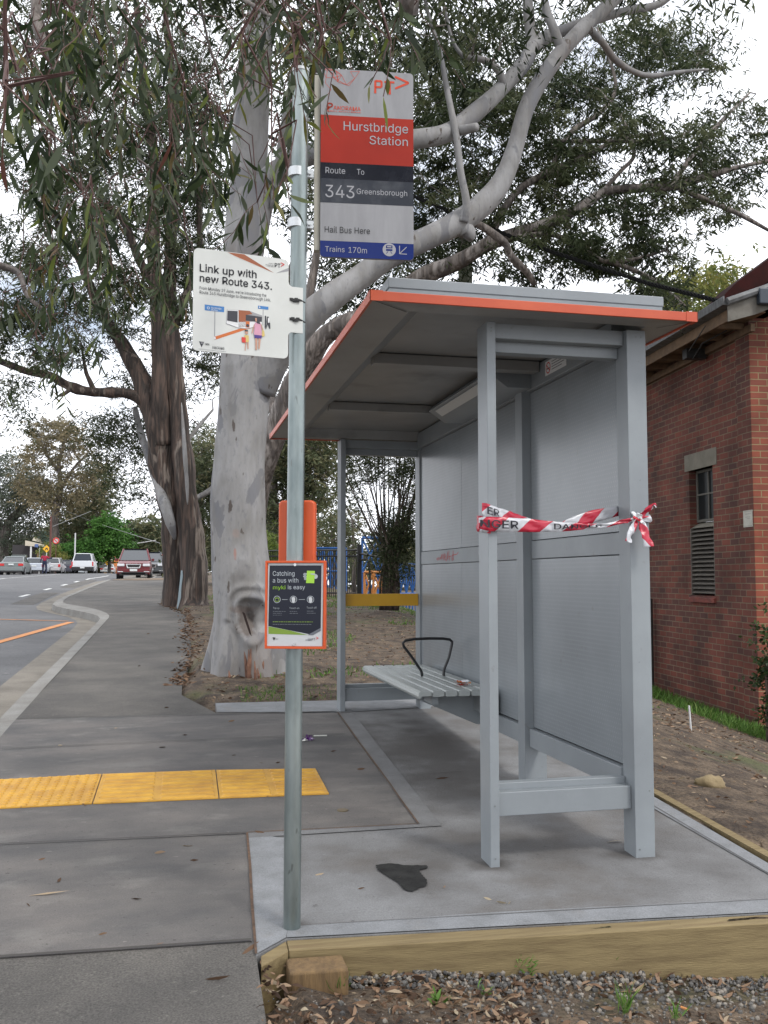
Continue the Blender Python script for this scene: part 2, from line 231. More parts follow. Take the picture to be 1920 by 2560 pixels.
# ------------------------------------------------------------ text and flat graphics on a plane
GL={"'":(206,['78,318 70,509 136,509 128,318']),',':(188,['38,-119 68,71 137,71 84,-119']),'.':(188,['95,-4 78,-1 63,9 53,24 50,41 53,59 63,73 78,83 95,87 113,83 128,73 138,59 141,41 138,24 128,9 113,-1']),'0':(453,['227,-7 174,1 130,24 95,62 69,113 53,178 48,254 53,330 69,395 95,447 130,484 174,508 227,516 279,508 323,484 358,447 384,395 400,330 405,254 400,178 384,113 359,62 323,24 279,1', '227,50 261,56 290,74 313,103 330,144 340,194 344,254 340,314 330,365 313,405 290,435 261,453 227,460 192,453 163,435 140,405 123,365 113,314 109,254 113,194 123,144 140,103 163,74 192,56']),'1':(453,['76,0 76,55 391,55 391,0', '276,509 276,0 212,0 212,448 209,448 86,358 86,427 198,509']),'3':(453,['218,-7 173,-3 133,10 98,30 70,57 52,91 44,132 109,132 115,107 126,87 144,71 165,59 191,52 219,50 248,53 275,61 297,74 315,93 325,116 329,145 326,172 316,196 299,217 275,234 242,244 201,248 157,248 157,299 288,448 288,452 70,452 70,509 372,509 372,461 211,278 211,289 264,288 308,276 344,253 371,222 387,186 393,145 387,103 370,66 344,36 309,12 266,-2']),'4':(453,['40,105 40,158 247,509 311,509 109,166 109,163 413,163 413,105', '282,0 282,318 343,318 343,0']),'7':(453,['97,0 323,448 323,452 62,452 62,509 391,509 391,449 165,0']),'9':(453,['226,516 271,510 310,494 343,468 368,434 384,393 389,347 385,309 373,270 350,224 315,168 200,0 130,0 301,248 307,248 299,234 273,210 238,196 218,195 175,199 137,214 106,237 83,269 68,307 64,352 69,397 85,436 110,469 143,494 182,510', '226,460 199,457 174,446 154,429 138,407 129,381 125,352 129,322 138,295 154,274 174,257 199,247 226,243 254,247 279,257 299,273 314,295 324,321 327,350 324,381 314,407 299,429 279,446 254,457']),'A':(480,['16,0 201,509 276,509 463,0 395,0 287,302 232,478 245,478 228,419 191,302 85,0', '110,142 110,199 370,199 370,142']),'B':(456,['60,0 60,509 241,509 289,504 329,491 359,469 381,442 394,410 398,374 395,344 387,320 373,301 356,286 336,275 315,267 315,262 339,257 363,245 385,227 402,203 414,173 418,136 413,100 400,67 377,39 344,18 301,4 247,0', '125,57 245,57 296,63 330,80 349,105 355,137 352,161 342,184 327,203 306,218 279,228 248,231 125,231', '125,285 238,285 265,288 288,296 308,309 323,326 333,348 336,372 330,403 313,429 283,446 240,452 125,452']),'C':(510,['267,-7 205,1 150,25 104,63 70,115 48,179 40,254 48,329 70,393 104,445 150,484 205,508 267,516 305,513 340,504 373,490 402,471 427,447 448,418 463,385 473,348 408,348 401,373 389,395 375,413 357,428 337,440 315,449 292,454 267,456 223,450 184,432 150,403 125,364 109,314 103,254 109,194 125,145 151,105 184,76 223,59 267,53 292,55 315,60 337,69 357,81 375,96 389,114 401,136 408,160 473,160 463,124 448,91 428,62 402,38 373,19 341,5 305,-4']),'D':(502,['219,0 96,0 96,57 215,57 272,63 318,81 354,110 379,149 394,198 399,255 394,312 379,361 354,399 320,428 275,446 221,452 93,452 93,509 225,509 294,501 353,478 399,441 433,391 455,329 462,255 455,181 433,119 398,68 351,31 291,8', '125,509 125,0 60,0 60,509']),'E':(419,['60,0 60,509 372,509 372,452 125,452 125,286 355,286 355,229 125,229 125,57 375,57 375,0']),'F':(410,['60,0 60,509 369,509 369,452 125,452 125,278 346,278 346,221 125,221 125,0']),'G':(520,['269,-7 205,1 149,25 104,64 69,116 47,179 40,254 47,329 69,393 103,445 149,484 203,508 265,516 304,513 340,504 374,489 403,469 429,445 449,416 465,384 474,349 408,349 399,372 387,393 373,411 356,427 337,439 315,448 291,454 265,456 222,450 183,432 150,404 125,364 109,314 103,254 109,194 125,145 151,105 184,76 224,59 269,53 309,57 345,71 374,93 396,123 410,160 415,202 434,199 283,199 283,256 478,256 478,200 471,141 451,91 419,50 377,19 326,0']),'H':(517,['60,0 60,509 125,509 125,289 392,289 392,509 457,509 457,0 392,0 392,232 125,232 125,0']),'I':(300,['31,0 31,57 118,57 118,452 31,452 31,509 269,509 269,452 183,452 183,57 269,57 269,0']),'J':(396,['185,-7 124,3 75,33 44,81 33,145 33,173 98,173 98,145 104,104 122,74 149,56 185,50 220,56 248,74 266,104 272,145 272,509 336,509 336,145 326,81 294,33 246,3']),'K':(467,['104,145 104,216 212,344 364,509 448,509 231,276 228,276', '60,0 60,509 125,509 125,334 124,225 125,193 125,0', '372,0 188,259 228,309 449,0']),'L':(393,['60,0 60,509 125,509 125,57 361,57 361,0']),'M':(628,['60,0 60,509 152,509 322,49 307,49 352,187 476,509 568,509 568,0 504,0 507,457 513,457 456,291 342,0 286,0 112,457 119,457 122,0']),'N':(523,['60,0 60,509 136,509 414,55 405,54 399,509 463,509 463,0 387,0 202,290 108,452 119,454 125,0']),'O':(533,['267,-7 205,1 150,25 105,63 70,115 48,179 40,254 48,329 70,393 105,445 150,484 205,508 267,516 329,508 384,484 429,445 464,393 486,329 493,254 486,179 464,115 429,63 384,25 329,1', '267,53 310,59 349,76 383,105 408,144 425,194 430,254 425,314 408,365 383,404 349,433 310,450 267,456 223,450 184,433 151,404 125,364 109,314 103,254 109,194 125,144 151,105 184,76 223,59']),'P':(445,['60,0 60,509 235,509 289,503 332,487 366,462 390,430 404,391 409,348 404,304 390,265 366,233 332,207 289,191 235,186 109,186 109,242 233,242 269,246 297,256 318,272 333,294 342,319 344,348 342,376 333,402 318,423 297,439 268,449 232,452 125,452 125,0']),'R':(449,['60,0 60,509 236,509 290,504 333,489 367,465 390,433 405,395 409,352 405,309 390,271 367,240 333,217 289,203 236,198 96,198 96,255 234,255 269,258 298,267 319,281 334,300 342,324 345,352 342,380 334,405 319,425 298,440 269,449 233,452 125,452 125,0', '353,0 230,229 303,229 428,0']),'S':(447,['224,-9 172,-4 128,9 91,31 64,60 46,96 38,137 104,137 110,110 123,88 142,71 166,59 194,52 224,49 257,52 286,60 311,74 329,92 341,114 346,139 342,161 332,179 316,193 296,205 184,239 128,260 86,289 60,326 52,372 58,413 75,448 102,476 138,498 180,511 227,516 275,511 316,498 351,476 377,449 394,415 401,378 337,378 326,412 302,437 267,453 225,459 194,456 167,448 145,435 129,418 118,398 115,376 119,352 131,334 148,319 169,308 212,293 312,264 359,238 379,220 395,198 405,171 408,139 403,99 386,64 360,34 323,11 278,-4']),'T':(449,['32,452 32,509 417,509 417,452 257,452 257,0 193,0 193,452']),'U':(517,['259,-8 203,-2 154,15 114,43 85,80 66,124 60,173 60,509 124,509 124,178 128,144 141,113 160,87 187,68 220,56 259,52 298,56 331,68 357,87 377,113 389,144 393,178 393,509 457,509 457,173 451,124 433,80 403,43 363,15 315,-2']),'V':(480,['204,0 16,509 84,509 192,206 203,176 248,31 235,31 252,90 290,206 395,509 463,509 278,0']),'a':(389,['160,-9 126,-5 94,5 68,22 48,45 35,73 30,108 34,138 43,161 58,179 78,193 100,203 125,211 265,235 273,243 273,279 267,297 256,311 240,322 220,329 196,331 171,329 149,322 132,313 107,288 100,274 41,291 57,322 79,346 104,364 133,375 163,382 194,384 239,379 263,372 286,360 306,343 322,320 333,290 337,251 337,0 277,0 277,52 272,52 264,38 236,12 215,1 190,-6', '170,45 202,49 228,59 248,74 263,93 272,115 276,138 276,190 134,159 117,150 103,139 95,124 92,105 94,87 102,72 114,61 130,52 149,47']),'b':(424,['229,-8 198,-5 172,4 153,17 138,31 118,59 112,59 112,0 53,0 53,509 114,509 114,319 137,346 152,360 171,373 197,381 229,384 274,378 313,361 345,332 370,293 385,245 390,189 385,133 370,84 346,45 313,16 274,-2', '220,47 253,51 279,66 301,88 316,117 325,151 328,189 325,227 316,261 301,290 280,311 253,325 220,330 188,325 161,312 140,291 125,263 116,229 113,189 116,150 125,115 140,86 162,65 188,51']),'c':(396,['207,-8 159,-2 117,16 82,46 56,85 40,133 34,187 40,243 56,291 82,330 117,360 159,378 207,384 234,383 260,377 284,368 305,356 324,341 340,322 353,301 362,277 303,262 207,330 173,325 145,310 124,287 108,258 99,224 96,187 99,151 108,117 124,89 145,66 173,51 207,46 304,117 363,102 354,78 341,56 325,37 306,21 285,9 261,-1 235,-6']),'d':(424,['195,-8 151,-2 111,16 79,45 55,84 39,133 34,189 39,245 55,293 79,332 112,361 151,378 196,384 228,381 253,373 272,360 287,346 311,319 311,509 372,509 372,0 313,0 313,59 307,59 287,31 272,17 252,4 227,-5', '205,47 236,51 263,65 284,86 299,115 309,150 312,189 309,229 300,263 284,291 263,312 237,325 205,330 172,325 145,311 124,290 108,261 99,227 96,189 99,151 109,117 124,88 145,66 172,51']),'e':(404,['212,-8 161,-2 117,16 82,46 56,85 40,132 34,187 39,242 55,290 81,329 115,359 157,378 205,384 236,382 266,374 294,361 319,341 341,315 357,282 368,242 371,194 371,169 75,169 75,221 338,221 310,202 307,237 298,269 283,294 263,314 237,326 205,330 173,326 146,313 125,294 109,270 99,241 96,211 96,178 100,139 110,106 128,80 151,61 179,50 212,46 234,48 254,53 271,61 285,73 297,88 306,105 365,91 353,63 335,39 311,19 283,4 249,-5']),'f':(254,['228,379 228,327 6,327 6,379', '81,0 81,432 84,461 96,486 113,505 135,519 161,527 187,530 243,521 227,468 195,474 171,470 154,460 145,443 142,419 142,0']),'g':(425,['207,-151 168,-148 134,-140 105,-127 82,-110 64,-91 51,-69 101,-41 136,-78 154,-88 178,-95 207,-97 249,-92 282,-75 304,-47 311,-6 311,68 287,41 272,28 252,16 227,8 195,5 152,10 113,27 80,53 55,90 39,136 34,191 39,246 55,293 80,332 112,361 152,378 196,384 228,382 253,373 273,360 288,346 313,319 313,379 372,379 372,-9 367,-54 350,-90 324,-117 291,-136 251,-147', '205,59 237,63 264,75 285,95 300,121 309,154 312,193 309,231 300,264 285,291 264,312 237,325 205,330 172,325 145,312 124,290 109,262 99,229 96,193 99,155 109,123 124,96 145,76 172,63']),'h':(410,['114,227 114,0 53,0 53,509 114,509 114,287 102,287 124,332 152,362 187,379 227,384 264,380 295,369 321,349 341,321 353,285 357,240 357,0 296,0 296,235 290,275 273,304 246,323 210,329 184,326 161,317 141,303 126,283 117,257']),'i':(167,['53,0 53,379 114,379 114,0', '84,443 67,446 54,455 44,468 41,483 44,499 54,512 67,521 84,524 100,521 114,512 123,499 126,483 123,468 114,455 100,446']),'k':(381,['110,137 110,212 121,212 284,379 360,379 184,199 177,199', '53,0 53,509 114,509 114,0', '294,0 148,186 191,229 372,0']),'l':(189,['101,3 74,20 58,47 53,84 53,509 114,509 114,99 115,77 120,62 130,54 170,54 181,3']),'m':(610,['53,0 53,379 112,379 112,295 108,295 118,323 132,346 151,363 172,376 195,384 219,386 257,380 287,361 309,331 321,295 312,295 322,321 337,343 357,361 381,375 407,383 437,386 468,383 497,372 522,354 541,328 553,296 557,255 557,0 496,0 496,254 490,289 473,313 447,326 419,330 395,328 374,320 358,307 345,290 338,270 335,247 335,0 274,0 274,260 269,288 253,311 229,326 199,330 178,328 158,320 140,307 126,289 117,266 114,238 114,0']),'n':(410,['114,227 114,0 53,0 53,379 112,379 112,287 102,287 124,332 152,362 187,379 227,384 264,380 295,369 321,349 341,321 353,285 357,240 357,0 296,0 296,235 290,275 273,304 246,323 210,329 184,326 161,317 141,303 126,283 117,257']),'o':(415,['207,-8 159,-2 117,16 82,46 56,85 40,133 34,187 40,243 56,291 82,330 117,360 159,378 207,384 256,378 299,360 333,330 359,291 376,243 381,187 376,133 359,85 333,46 299,16 256,-2', '207,46 242,51 270,66 292,89 307,117 316,151 319,187 316,224 307,258 292,287 270,310 242,325 207,330 173,325 145,310 124,287 108,258 99,224 96,187 99,151 108,117 124,89 145,66 173,51']),'p':(424,['53,-143 53,379 112,379 112,319 118,319 137,346 152,360 171,373 197,381 229,384 274,378 313,361 345,332 370,293 385,245 390,189 385,133 370,84 346,45 313,16 274,-2 229,-8 198,-5 173,4 153,17 138,31 114,59 114,-143', '220,47 253,51 279,66 301,88 316,117 325,151 328,189 325,227 316,261 301,290 280,311 253,325 220,330 188,325 161,312 140,291 125,263 116,229 113,189 116,150 125,115 140,86 162,65 188,51']),'r':(259,['53,0 53,379 112,379 112,321 115,321 130,347 152,367 181,380 243,384 243,322 207,326 182,323 159,315 140,301 126,284 117,262 114,237 114,0']),'s':(365,['182,-8 145,-5 112,3 84,18 62,38 45,63 36,94 94,107 105,79 124,60 150,49 181,45 217,50 244,62 262,81 268,103 265,121 254,136 237,147 212,155 149,170 104,186 72,208 53,237 47,274 51,305 65,332 87,354 115,370 149,381 187,384 223,381 254,372 279,358 299,339 314,316 324,290 268,277 258,298 243,316 219,328 187,333 156,329 131,317 114,299 109,277 112,258 124,243 144,232 172,223 229,209 275,194 306,171 325,142 331,107 326,75 312,47 290,24 260,6 223,-5']),'t':(227,['204,379 204,327 6,327 6,379', '65,471 126,471 126,98 128,76 136,61 150,53 202,54 213,2 168,-4 125,2 92,21 72,52 65,93']),'u':(410,['182,-5 146,-1 115,11 89,31 69,59 57,95 53,139 53,379 114,379 114,144 119,105 137,75 164,56 200,50 226,53 249,62 268,77 283,97 293,122 296,153 296,379 357,379 357,0 298,0 298,92 307,92 286,47 257,17 222,0']),'w':(567,['138,0 23,379 87,379 154,137 165,91 175,41 165,41 175,90 206,214 252,379 316,379 362,214 382,136 402,41 391,41 423,176 434,214 480,379 545,379 429,0 368,0 319,172 297,252 277,338 291,338 248,172 199,0']),'y':(389,['47,-139 61,-86 88,-90 104,-89 118,-84 130,-74 141,-58 151,-36 163,-1 17,379 84,379 165,155 177,121 206,21 184,21 212,121 224,155 305,379 371,379 204,-58 191,-85 177,-107 159,-124 139,-136 117,-143'])}
from mathutils.geometry import tessellate_polygon
def pin(p,Q):
    c=False; j=len(Q)-1
    for i in range(len(Q)):
        if (Q[i][1]>p[1])!=(Q[j][1]>p[1]) and p[0]<(Q[j][0]-Q[i][0])*(p[1]-Q[i][1])/(Q[j][1]-Q[i][1])+Q[i][0]: c=not c
        j=i
    return c
def glyphs(s,bold=False):
    """letter outlines laid out in a row -> flat triangles"""
    V=[];F=[];x=0
    for ch in s:
        if ch not in GL: x+=.2; continue
        adv,cs=GL[ch]; C=[[tuple(int(q)/1000 for q in p.split(',')) for p in c.split(' ')] for c in cs]
        outer=[c for c in C if not any(d is not c and pin(c[0],d) for d in C)]; flat=[];tri=[]
        for o_ in outer:
            grp=[o_]+[c for c in C if c is not o_ and pin(c[0],o_)]; k0=len(flat)
            tri+=[tuple(k0+i for i in t) for t in tessellate_polygon([[Vector((a,b,0)) for a,b in c] for c in grp])]; flat+=[p for c in grp for p in c]
        for dx,dy in (((0,0),(.012,0),(-.012,0),(0,.01),(0,-.01)) if bold else ((0,0),)):
            k=len(V); V+=[(x+a+dx,b+dy) for a,b in flat]; F+=[tuple(k+i for i in t) for t in tri]
        x+=adv/1000
    return V,F
class Plane:
    """flat graphic surface: O lower left corner, u right, v up, n towards the viewer; units metres"""
    def __init__(s,O,u,v,W,H):
        s.O=np.array(O,float); s.u=np.array(u,float)/np.linalg.norm(u); s.v=np.array(v,float)/np.linalg.norm(v); s.n=np.cross(s.u,s.v); s.W=W; s.H=H
    def p(s,x,y,k=1): return s.O+s.u*x*s.W+s.v*y*s.H+s.n*(.0005*k)
    def poly(s,mb,pts,mi=0,k=1): mb.poly([s.p(x,y,k) for x,y in pts],mi)
    def rect(s,mb,x0,y0,x1,y1,mi=0,k=1): s.poly(mb,[(x0,y0),(x1,y0),(x1,y1),(x0,y1)],mi,k)
    def line(s,mb,x0,y0,x1,y1,t,mi=0,k=1):
        dx=(x1-x0)*s.W; dy=(y1-y0)*s.H; l=math.hypot(dx,dy)+1e-9; nx=-dy/l*t/2/s.W; ny=dx/l*t/2/s.H
        s.poly(mb,[(x0+nx,y0+ny),(x0-nx,y0-ny),(x1-nx,y1-ny),(x1+nx,y1+ny)],mi,k)
    def disc(s,mb,x,y,r,mi=0,k=1,n=20,ry=None):
        ry=ry or r
        s.poly(mb,[(x+r/s.W*math.cos(2*math.pi*i/n),y+ry/s.H*math.sin(2*math.pi*i/n)) for i in range(n)],mi,k)
    def ring(s,mb,x,y,r,t,mi=0,k=1,n=24):
        for i in range(n):
            a=2*math.pi*i/n; b=2*math.pi*(i+1)/n
            q=lambda rr,aa:(x+rr/s.W*math.cos(aa),y+rr/s.H*math.sin(aa))
            s.poly(mb,[q(r,a),q(r,b),q(r-t,b),q(r-t,a)],mi,k)
    def text(s,mb,t,x0,y0,x1,h,mi=0,k=2,bold=False):
        """text from x0 to x1 (fractions), baseline y0, cap height h (fraction of H)"""
        V,F=glyphs(t,bold)
        xs=[a for a,b in V]; mnx,mxx=min(xs),max(xs)
        cap=.509
        sx=(x1-x0)/(mxx-mnx)
        mb.add([s.p(x0+(a-mnx)*sx,y0+b/cap*h,k) for a,b in V],F,mi)
def rrect(W,H,r,n=5,notch=None):
    pts=[]
    for cx,cy,a0 in ((W-r,r,-90),(W-r,H-r,0),(r,H-r,90),(r,r,180)):
        for i in range(n+1):
            a=R(a0+90*i/n); pts.append((cx+r*math.cos(a),cy+r*math.sin(a)))
    return pts
# ============================================================ SETTING
from mathutils import noise as mn
def inpoly(x,y,P):
    c=False;n=len(P);j=n-1
    for i in range(n):
        if (P[i][1]>y)!=(P[j][1]>y) and x<(P[j][0]-P[i][0])*(y-P[i][1])/(P[j][1]-P[i][1])+P[i][0]: c=not c
        j=i
    return c
KB=[(-1.09,-12),(-1.09,18.2),(-1.13,18.9),(-1.22,19.6),(-1.43,20.6),(-1.72,21.6),(-1.98,22.3),(-2.34,23.2),(-2.52,24.0),(-2.62,25.2),(-2.69,27),(-2.72,46.2),(-2.3,47.6),(-.95,49.2),(-.75,50.5),(-.75,76),(-2.6,79),(-2.7,130)]
KF=[(-1.22,-12),(-1.22,17.6),(-1.25,18.2),(-1.34,18.9),(-1.56,19.7),(-1.86,20.5),(-2.16,21.3),(-2.46,22.2),(-2.66,23.2),(-2.76,24.6),(-2.83,27),(-2.86,46.4),(-2.4,47.9),(-1.05,49.5),(-.88,50.7),(-.88,76),(-2.75,79.2),(-2.84,130)]
CH=[(-1.64,-12),(-1.64,17.4),(-1.68,18.6),(-1.79,19.4),(-2.02,20.3),(-2.3,21.1),(-2.6,21.9),(-2.98,23.1),(-3.18,24.4),(-3.3,26.2),(-3.42,32),(-3.5,47),(-3.3,49.5),(-2.9,51),(-2.9,53),(-2.95,75),(-3.2,79.4),(-3.3,130)]
def kbx(y): return float(np.interp(y,[p[1] for p in KB],[p[0] for p in KB]))
def rpx(y): return float(np.interp(y,[-12,2.9,3.05,3.1,7.4,7.9,8.4,8.9,12,19,23,30,50,80],[.29,.29,.29,1,1,.375,.12,.12,.28,.36,-.2,-.2,-.15,-.1]))
SLAB=[(.289,3.136),(.401,3.244),(2.45,3.088),(2.51,4.6),(2.62,7.8),(.377,7.887),(.364,7.44),(1.281,7.267),(1.165,4.385),(.361,4.405)]
def yfr(x): return 3.19-(max(x,.4)-.4)*.0715+ (0 if x>.4 else (x-.4)*.8)
def zfull(x,y):
    z=zl(y)-fall(x,y)
    if x>.25:
        t=sst(.25,.6,x); zf=zl(3.0)-.015-.085*t-.10*max(0,x-1.0)-.0*(3-y)
        if x>2.45: zf=zf
        yf=yfr(x); k=1-sst(yf,yf+.02 if x<2.5 else 4.2,y)
        if y<=yf: z=zf
        elif x>2.5: z=zf*k+z*(1-k)
    # mulch mound behind the shelter, gentle
    if y>7.9 and x>.3: z+=.05*sst(7.9,9.5,y)
    return z
def gz(x,y): return zfull(x,y)
xs=np.unique(np.round(np.concatenate([np.arange(-2.0,9,.11),np.geomspace(9,500,26),-np.geomspace(2.0,500,30)]),3))
ys=np.unique(np.round(np.concatenate([np.arange(1.2,2.85,.11),np.arange(2.85,3.3,.018),np.arange(3.3,17,.11),np.geomspace(17,900,46),[-60,-30,-15,-8,-4,-2,0,.6]]),3))
V=[];F=[]
nx=len(xs)
for y in ys:
    for x in xs:
        z=zfull(x,y); pav=(kbx(y)-2<x<rpx(y)+.06) or (yfr(x)+.015<y<7.95 and kbx(y)<x<2.5) or inpoly(x,y,SLAB)
        if x<kbx(y)+.02: z=zl(y)-.35
        elif pav: z-=.055 if y>3.4 else .13
        else: z+=.028*mn.noise((x*1.3,y*1.3,0))+.012*mn.noise((x*5,y*5,3))
        if x<-60: z+=min(14,(-x-60)*.06)
        V.append((x,y,z))
F=[(j*nx+i,j*nx+i+1,(j+1)*nx+i+1,(j+1)*nx+i) for j in range(len(ys)-1) for i in range(nx-1)]
gm=mat('ground_soil',(.165,.12,.08),.95,c2=(.05,.035,.025),scale=5.5,bump=1,bscale=26,bdist=.05,c3=(.085,.095,.035),s3=.75,lo3=.56,hi3=.66,lo=.36,hi=.62,detail=14,grain=.5,gscale=60)
mb=MB(); mb.add(V,F); g=obj('ground',mb,gm,smooth=True,ang=180); tag(g,'brown soil and mulch with patches of grass around the stop',None,kind='structure')
def sheet(name,poly,off,m,thick=.1,cuts=True,label=None,zf=None,loc=None,parent=None,kind='structure'):
    bm=bmesh.new(); vs=[bm.verts.new((x,y,0)) for x,y in poly]; bm.faces.new(vs)
    y0=min(p[1] for p in poly); y1=max(p[1] for p in poly)
    for c in PY:
        if y0<c<y1: bmesh.ops.bisect_plane(bm,geom=bm.verts[:]+bm.edges[:]+bm.faces[:],plane_co=(0,c,0),plane_no=(0,1,0))
    bmesh.ops.triangulate(bm,faces=bm.faces[:])
    for v in bm.verts: v.co.z=(zf or (lambda x,y:zl(y)))(v.co.x,v.co.y)+off
    if thick:
        r=bmesh.ops.extrude_face_region(bm,geom=bm.faces[:])
        for v in [q for q in r['geom'] if isinstance(q,bmesh.types.BMVert)]: v.co.z-=thick
    bmesh.ops.recalc_face_normals(bm,faces=bm.faces[:])
    me=bpy.data.meshes.new(name); bm.to_mesh(me); bm.free(); me.materials.append(m)
    o=bpy.data.objects.new(name,me); COL.objects.link(o); tag(o,label,None,kind=kind); return o
asph=mat('path_asphalt',(.12,.11,.098),.9,c2=(.062,.058,.054),scale=1.3,bump=.7,bscale=140,detail=10,c3=(.15,.14,.125),s3=60,lo3=.6,hi3=.75,grain=.45,gscale=150,speck=.5,sps=30)
road_m=mat('road_asphalt',(.125,.125,.128),.88,c2=(.085,.085,.088),scale=.8,bump=.5,bscale=120,c3=(.18,.18,.18),s3=90,lo3=.62,hi3=.75,grain=.35,gscale=140,speck=.5,sps=12,spt=.66)
conc_d=mat('dark_concrete',(.142,.129,.119),.85,c2=(.08,.077,.076),scale=1.7,bump=.4,bscale=110,detail=12,stretch=(1,1.8,1),c3=(.19,.18,.165),s3=3,lo3=.55,hi3=.8,grain=.22,gscale=190,speck=.6,sps=38,spt=.69)
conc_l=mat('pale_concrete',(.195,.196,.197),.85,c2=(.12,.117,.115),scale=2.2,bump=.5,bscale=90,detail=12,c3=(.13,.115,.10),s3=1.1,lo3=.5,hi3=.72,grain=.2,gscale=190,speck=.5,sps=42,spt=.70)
conc_b=mat('concrete_border',(.225,.232,.242),.8,c2=(.17,.175,.18),scale=9,bump=.35,bscale=80,detail=10,c3=(.19,.175,.16),s3=2.5,lo3=.55,hi3=.75,grain=.2,gscale=200)
conc_k=mat('kerb_concrete',(.23,.225,.21),.9,c2=(.17,.16,.145),scale=3,bump=.4,bscale=60,grain=.25,gscale=120)
chan_m=mat('channel_concrete',(.20,.18,.15),.9,c2=(.13,.115,.095),scale=2.5,bump=.5,bscale=70,grain=.25,gscale=120)
def stains_and_shade(m,spots,col,amt=.75,org=(0,0,0)):
    n=m.node_tree; b=n.nodes['Principled BSDF']; src=b.inputs['Base Color'].links[0].from_socket; tcn=n.nodes.new('ShaderNodeTexCoord'); L_=n.links.new
    nz_=n.nodes.new('ShaderNodeTexNoise'); nz_.inputs['Scale'].default_value=3.5; nz_.inputs['Detail'].default_value=12; L_(tcn.outputs['Object'],nz_.inputs['Vector'])
    for (x,y,rx,ry,a) in spots:
        s1=n.nodes.new('ShaderNodeVectorMath'); s1.operation='SUBTRACT'; L_(tcn.outputs['Object'],s1.inputs[0]); s1.inputs[1].default_value=(x,y,0)
        s2=n.nodes.new('ShaderNodeVectorMath'); s2.operation='MULTIPLY'; L_(s1.outputs[0],s2.inputs[0]); s2.inputs[1].default_value=(1/rx,1/ry,0)
        ln=n.nodes.new('ShaderNodeVectorMath'); ln.operation='LENGTH'; L_(s2.outputs[0],ln.inputs[0])
        ad=n.nodes.new('ShaderNodeMath'); ad.operation='MULTIPLY_ADD'; L_(nz_.outputs['Fac'],ad.inputs[0]); ad.inputs[1].default_value=-2.2; L_(ln.outputs['Value'],ad.inputs[2])
        mr=n.nodes.new('ShaderNodeMapRange'); mr.interpolation_type='SMOOTHSTEP'; L_(ad.outputs[0],mr.inputs['Value']); mr.inputs['From Min'].default_value=-.75; mr.inputs['From Max'].default_value=.15; mr.inputs['To Min'].default_value=a; mr.inputs['To Max'].default_value=0
        x_=n.nodes.new('ShaderNodeMix'); x_.data_type='RGBA'; L_(mr.outputs[0],x_.inputs['Factor']); L_(src,x_.inputs['A']); x_.inputs['B'].default_value=(*col,1); src=x_.outputs['Result']
    L_(src,b.inputs['Base Color'])
stains_and_shade(conc_l,[(1.62,5.9,.42,1.1,.8),(1.5,4.9,.3,.4,.5),(1.2,4.0,.35,.25,.45),(1.7,3.95,.4,.3,.4),(1.33,3.80,.13,.09,.85),(1.99,3.80,.16,.09,.85),(.435,3.345,.08,.07,.8),(1.94,4.9,.12,.12,.8),(1.3,7.2,.1,.1,.8),(.95,3.75,.28,.2,.35),(2.2,4.3,.2,.8,.4)],(.068,.062,.058))  # dirt plus painted contact shade under the bench and round post and pole feet
stains_and_shade(conc_d,[(.75,6.3,.55,.18,.75),(1.0,5.9,.25,.3,.45),(-.2,4.3,.5,.5,.3),(.2,3.7,.3,.35,.3),(-.5,5.9,.6,.3,.25)],(.055,.053,.053))
joint_m=mat('joint',(.055,.05,.046),.95); joint_s=mat('joint_faint',(.12,.115,.11),.95)
rust_m=mat('joint_dirt',(.06,.038,.026),.95,c2=(.13,.075,.045),scale=20)
# asphalt footpath, near and far
ysl=[7.42,8.4,8.9,9.5,10.5,12,14,16,18,19,20,21,22,23,25,30,35,46.2,48,50,76,80,92,110]
left=[(kbx(y),y) for y in sorted(set(ysl+[p[1] for p in KB if 7.42<p[1]<110]))]
right=[(max(rpx(y)+.03*mn.noise((0,y*1.7,0)),kbx(y)+.3) if y>7.9 else .365,y) for y in ysl]
sheet('footpath',left+right[::-1],0,asph,.2,label='grey asphalt footpath running away beside the kerb')
sheet('footpath',[(-1.09,-10),(.27,-10),(.3,1),(.27,2.2),(.29,3.13),(.285,3.25),(-1.09,3.31)],0,asph,.2,label='rough grey asphalt footpath in the bottom left corner')
sheet('footpath',[(-1.09,3.318),(.285,3.258),(.29,3.14),(.361,4.41),(1.165,4.39),(1.276,7.255),(.36,7.42),(-1.09,7.42)],.001,conc_d,.2,label='dark concrete footpath slab beside the shelter')
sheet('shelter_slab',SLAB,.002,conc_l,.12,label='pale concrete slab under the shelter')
# borders and joints of the slab (sheets 4 mm up)
def band(pts,off,m,name='slab_border',lab=None): return sheet(name,pts,off,m,0,label=lab)
band([(.292,3.145),(.40,3.25),(.418,3.34),(.522,4.30),(.362,4.402)],.006,conc_b)
band([(.402,3.25),(2.44,3.094),(2.452,3.205),(2.2,3.235),(1.17,3.315),(.418,3.338)],.0062,conc_b)
band([(2.445,3.21),(2.45,3.1),(2.508,4.6),(2.615,7.78),(2.50,7.78),(2.40,4.6),(2.385,3.21)],.006,conc_b)
band([(.363,4.335),(.362,4.40),(1.17,4.38),(1.286,7.2),(1.39,7.2),(1.265,4.34)],.0064,mat('concrete_trowelled',(.165,.166,.168),.85,c2=(.125,.124,.123),scale=5,bump=.3,bscale=80,detail=10,grain=.2,gscale=190))
band([(.37,7.45),(.38,7.88),(2.49,7.79),(2.49,7.44),(1.4,7.27),(1.27,7.28)],.006,conc_b)
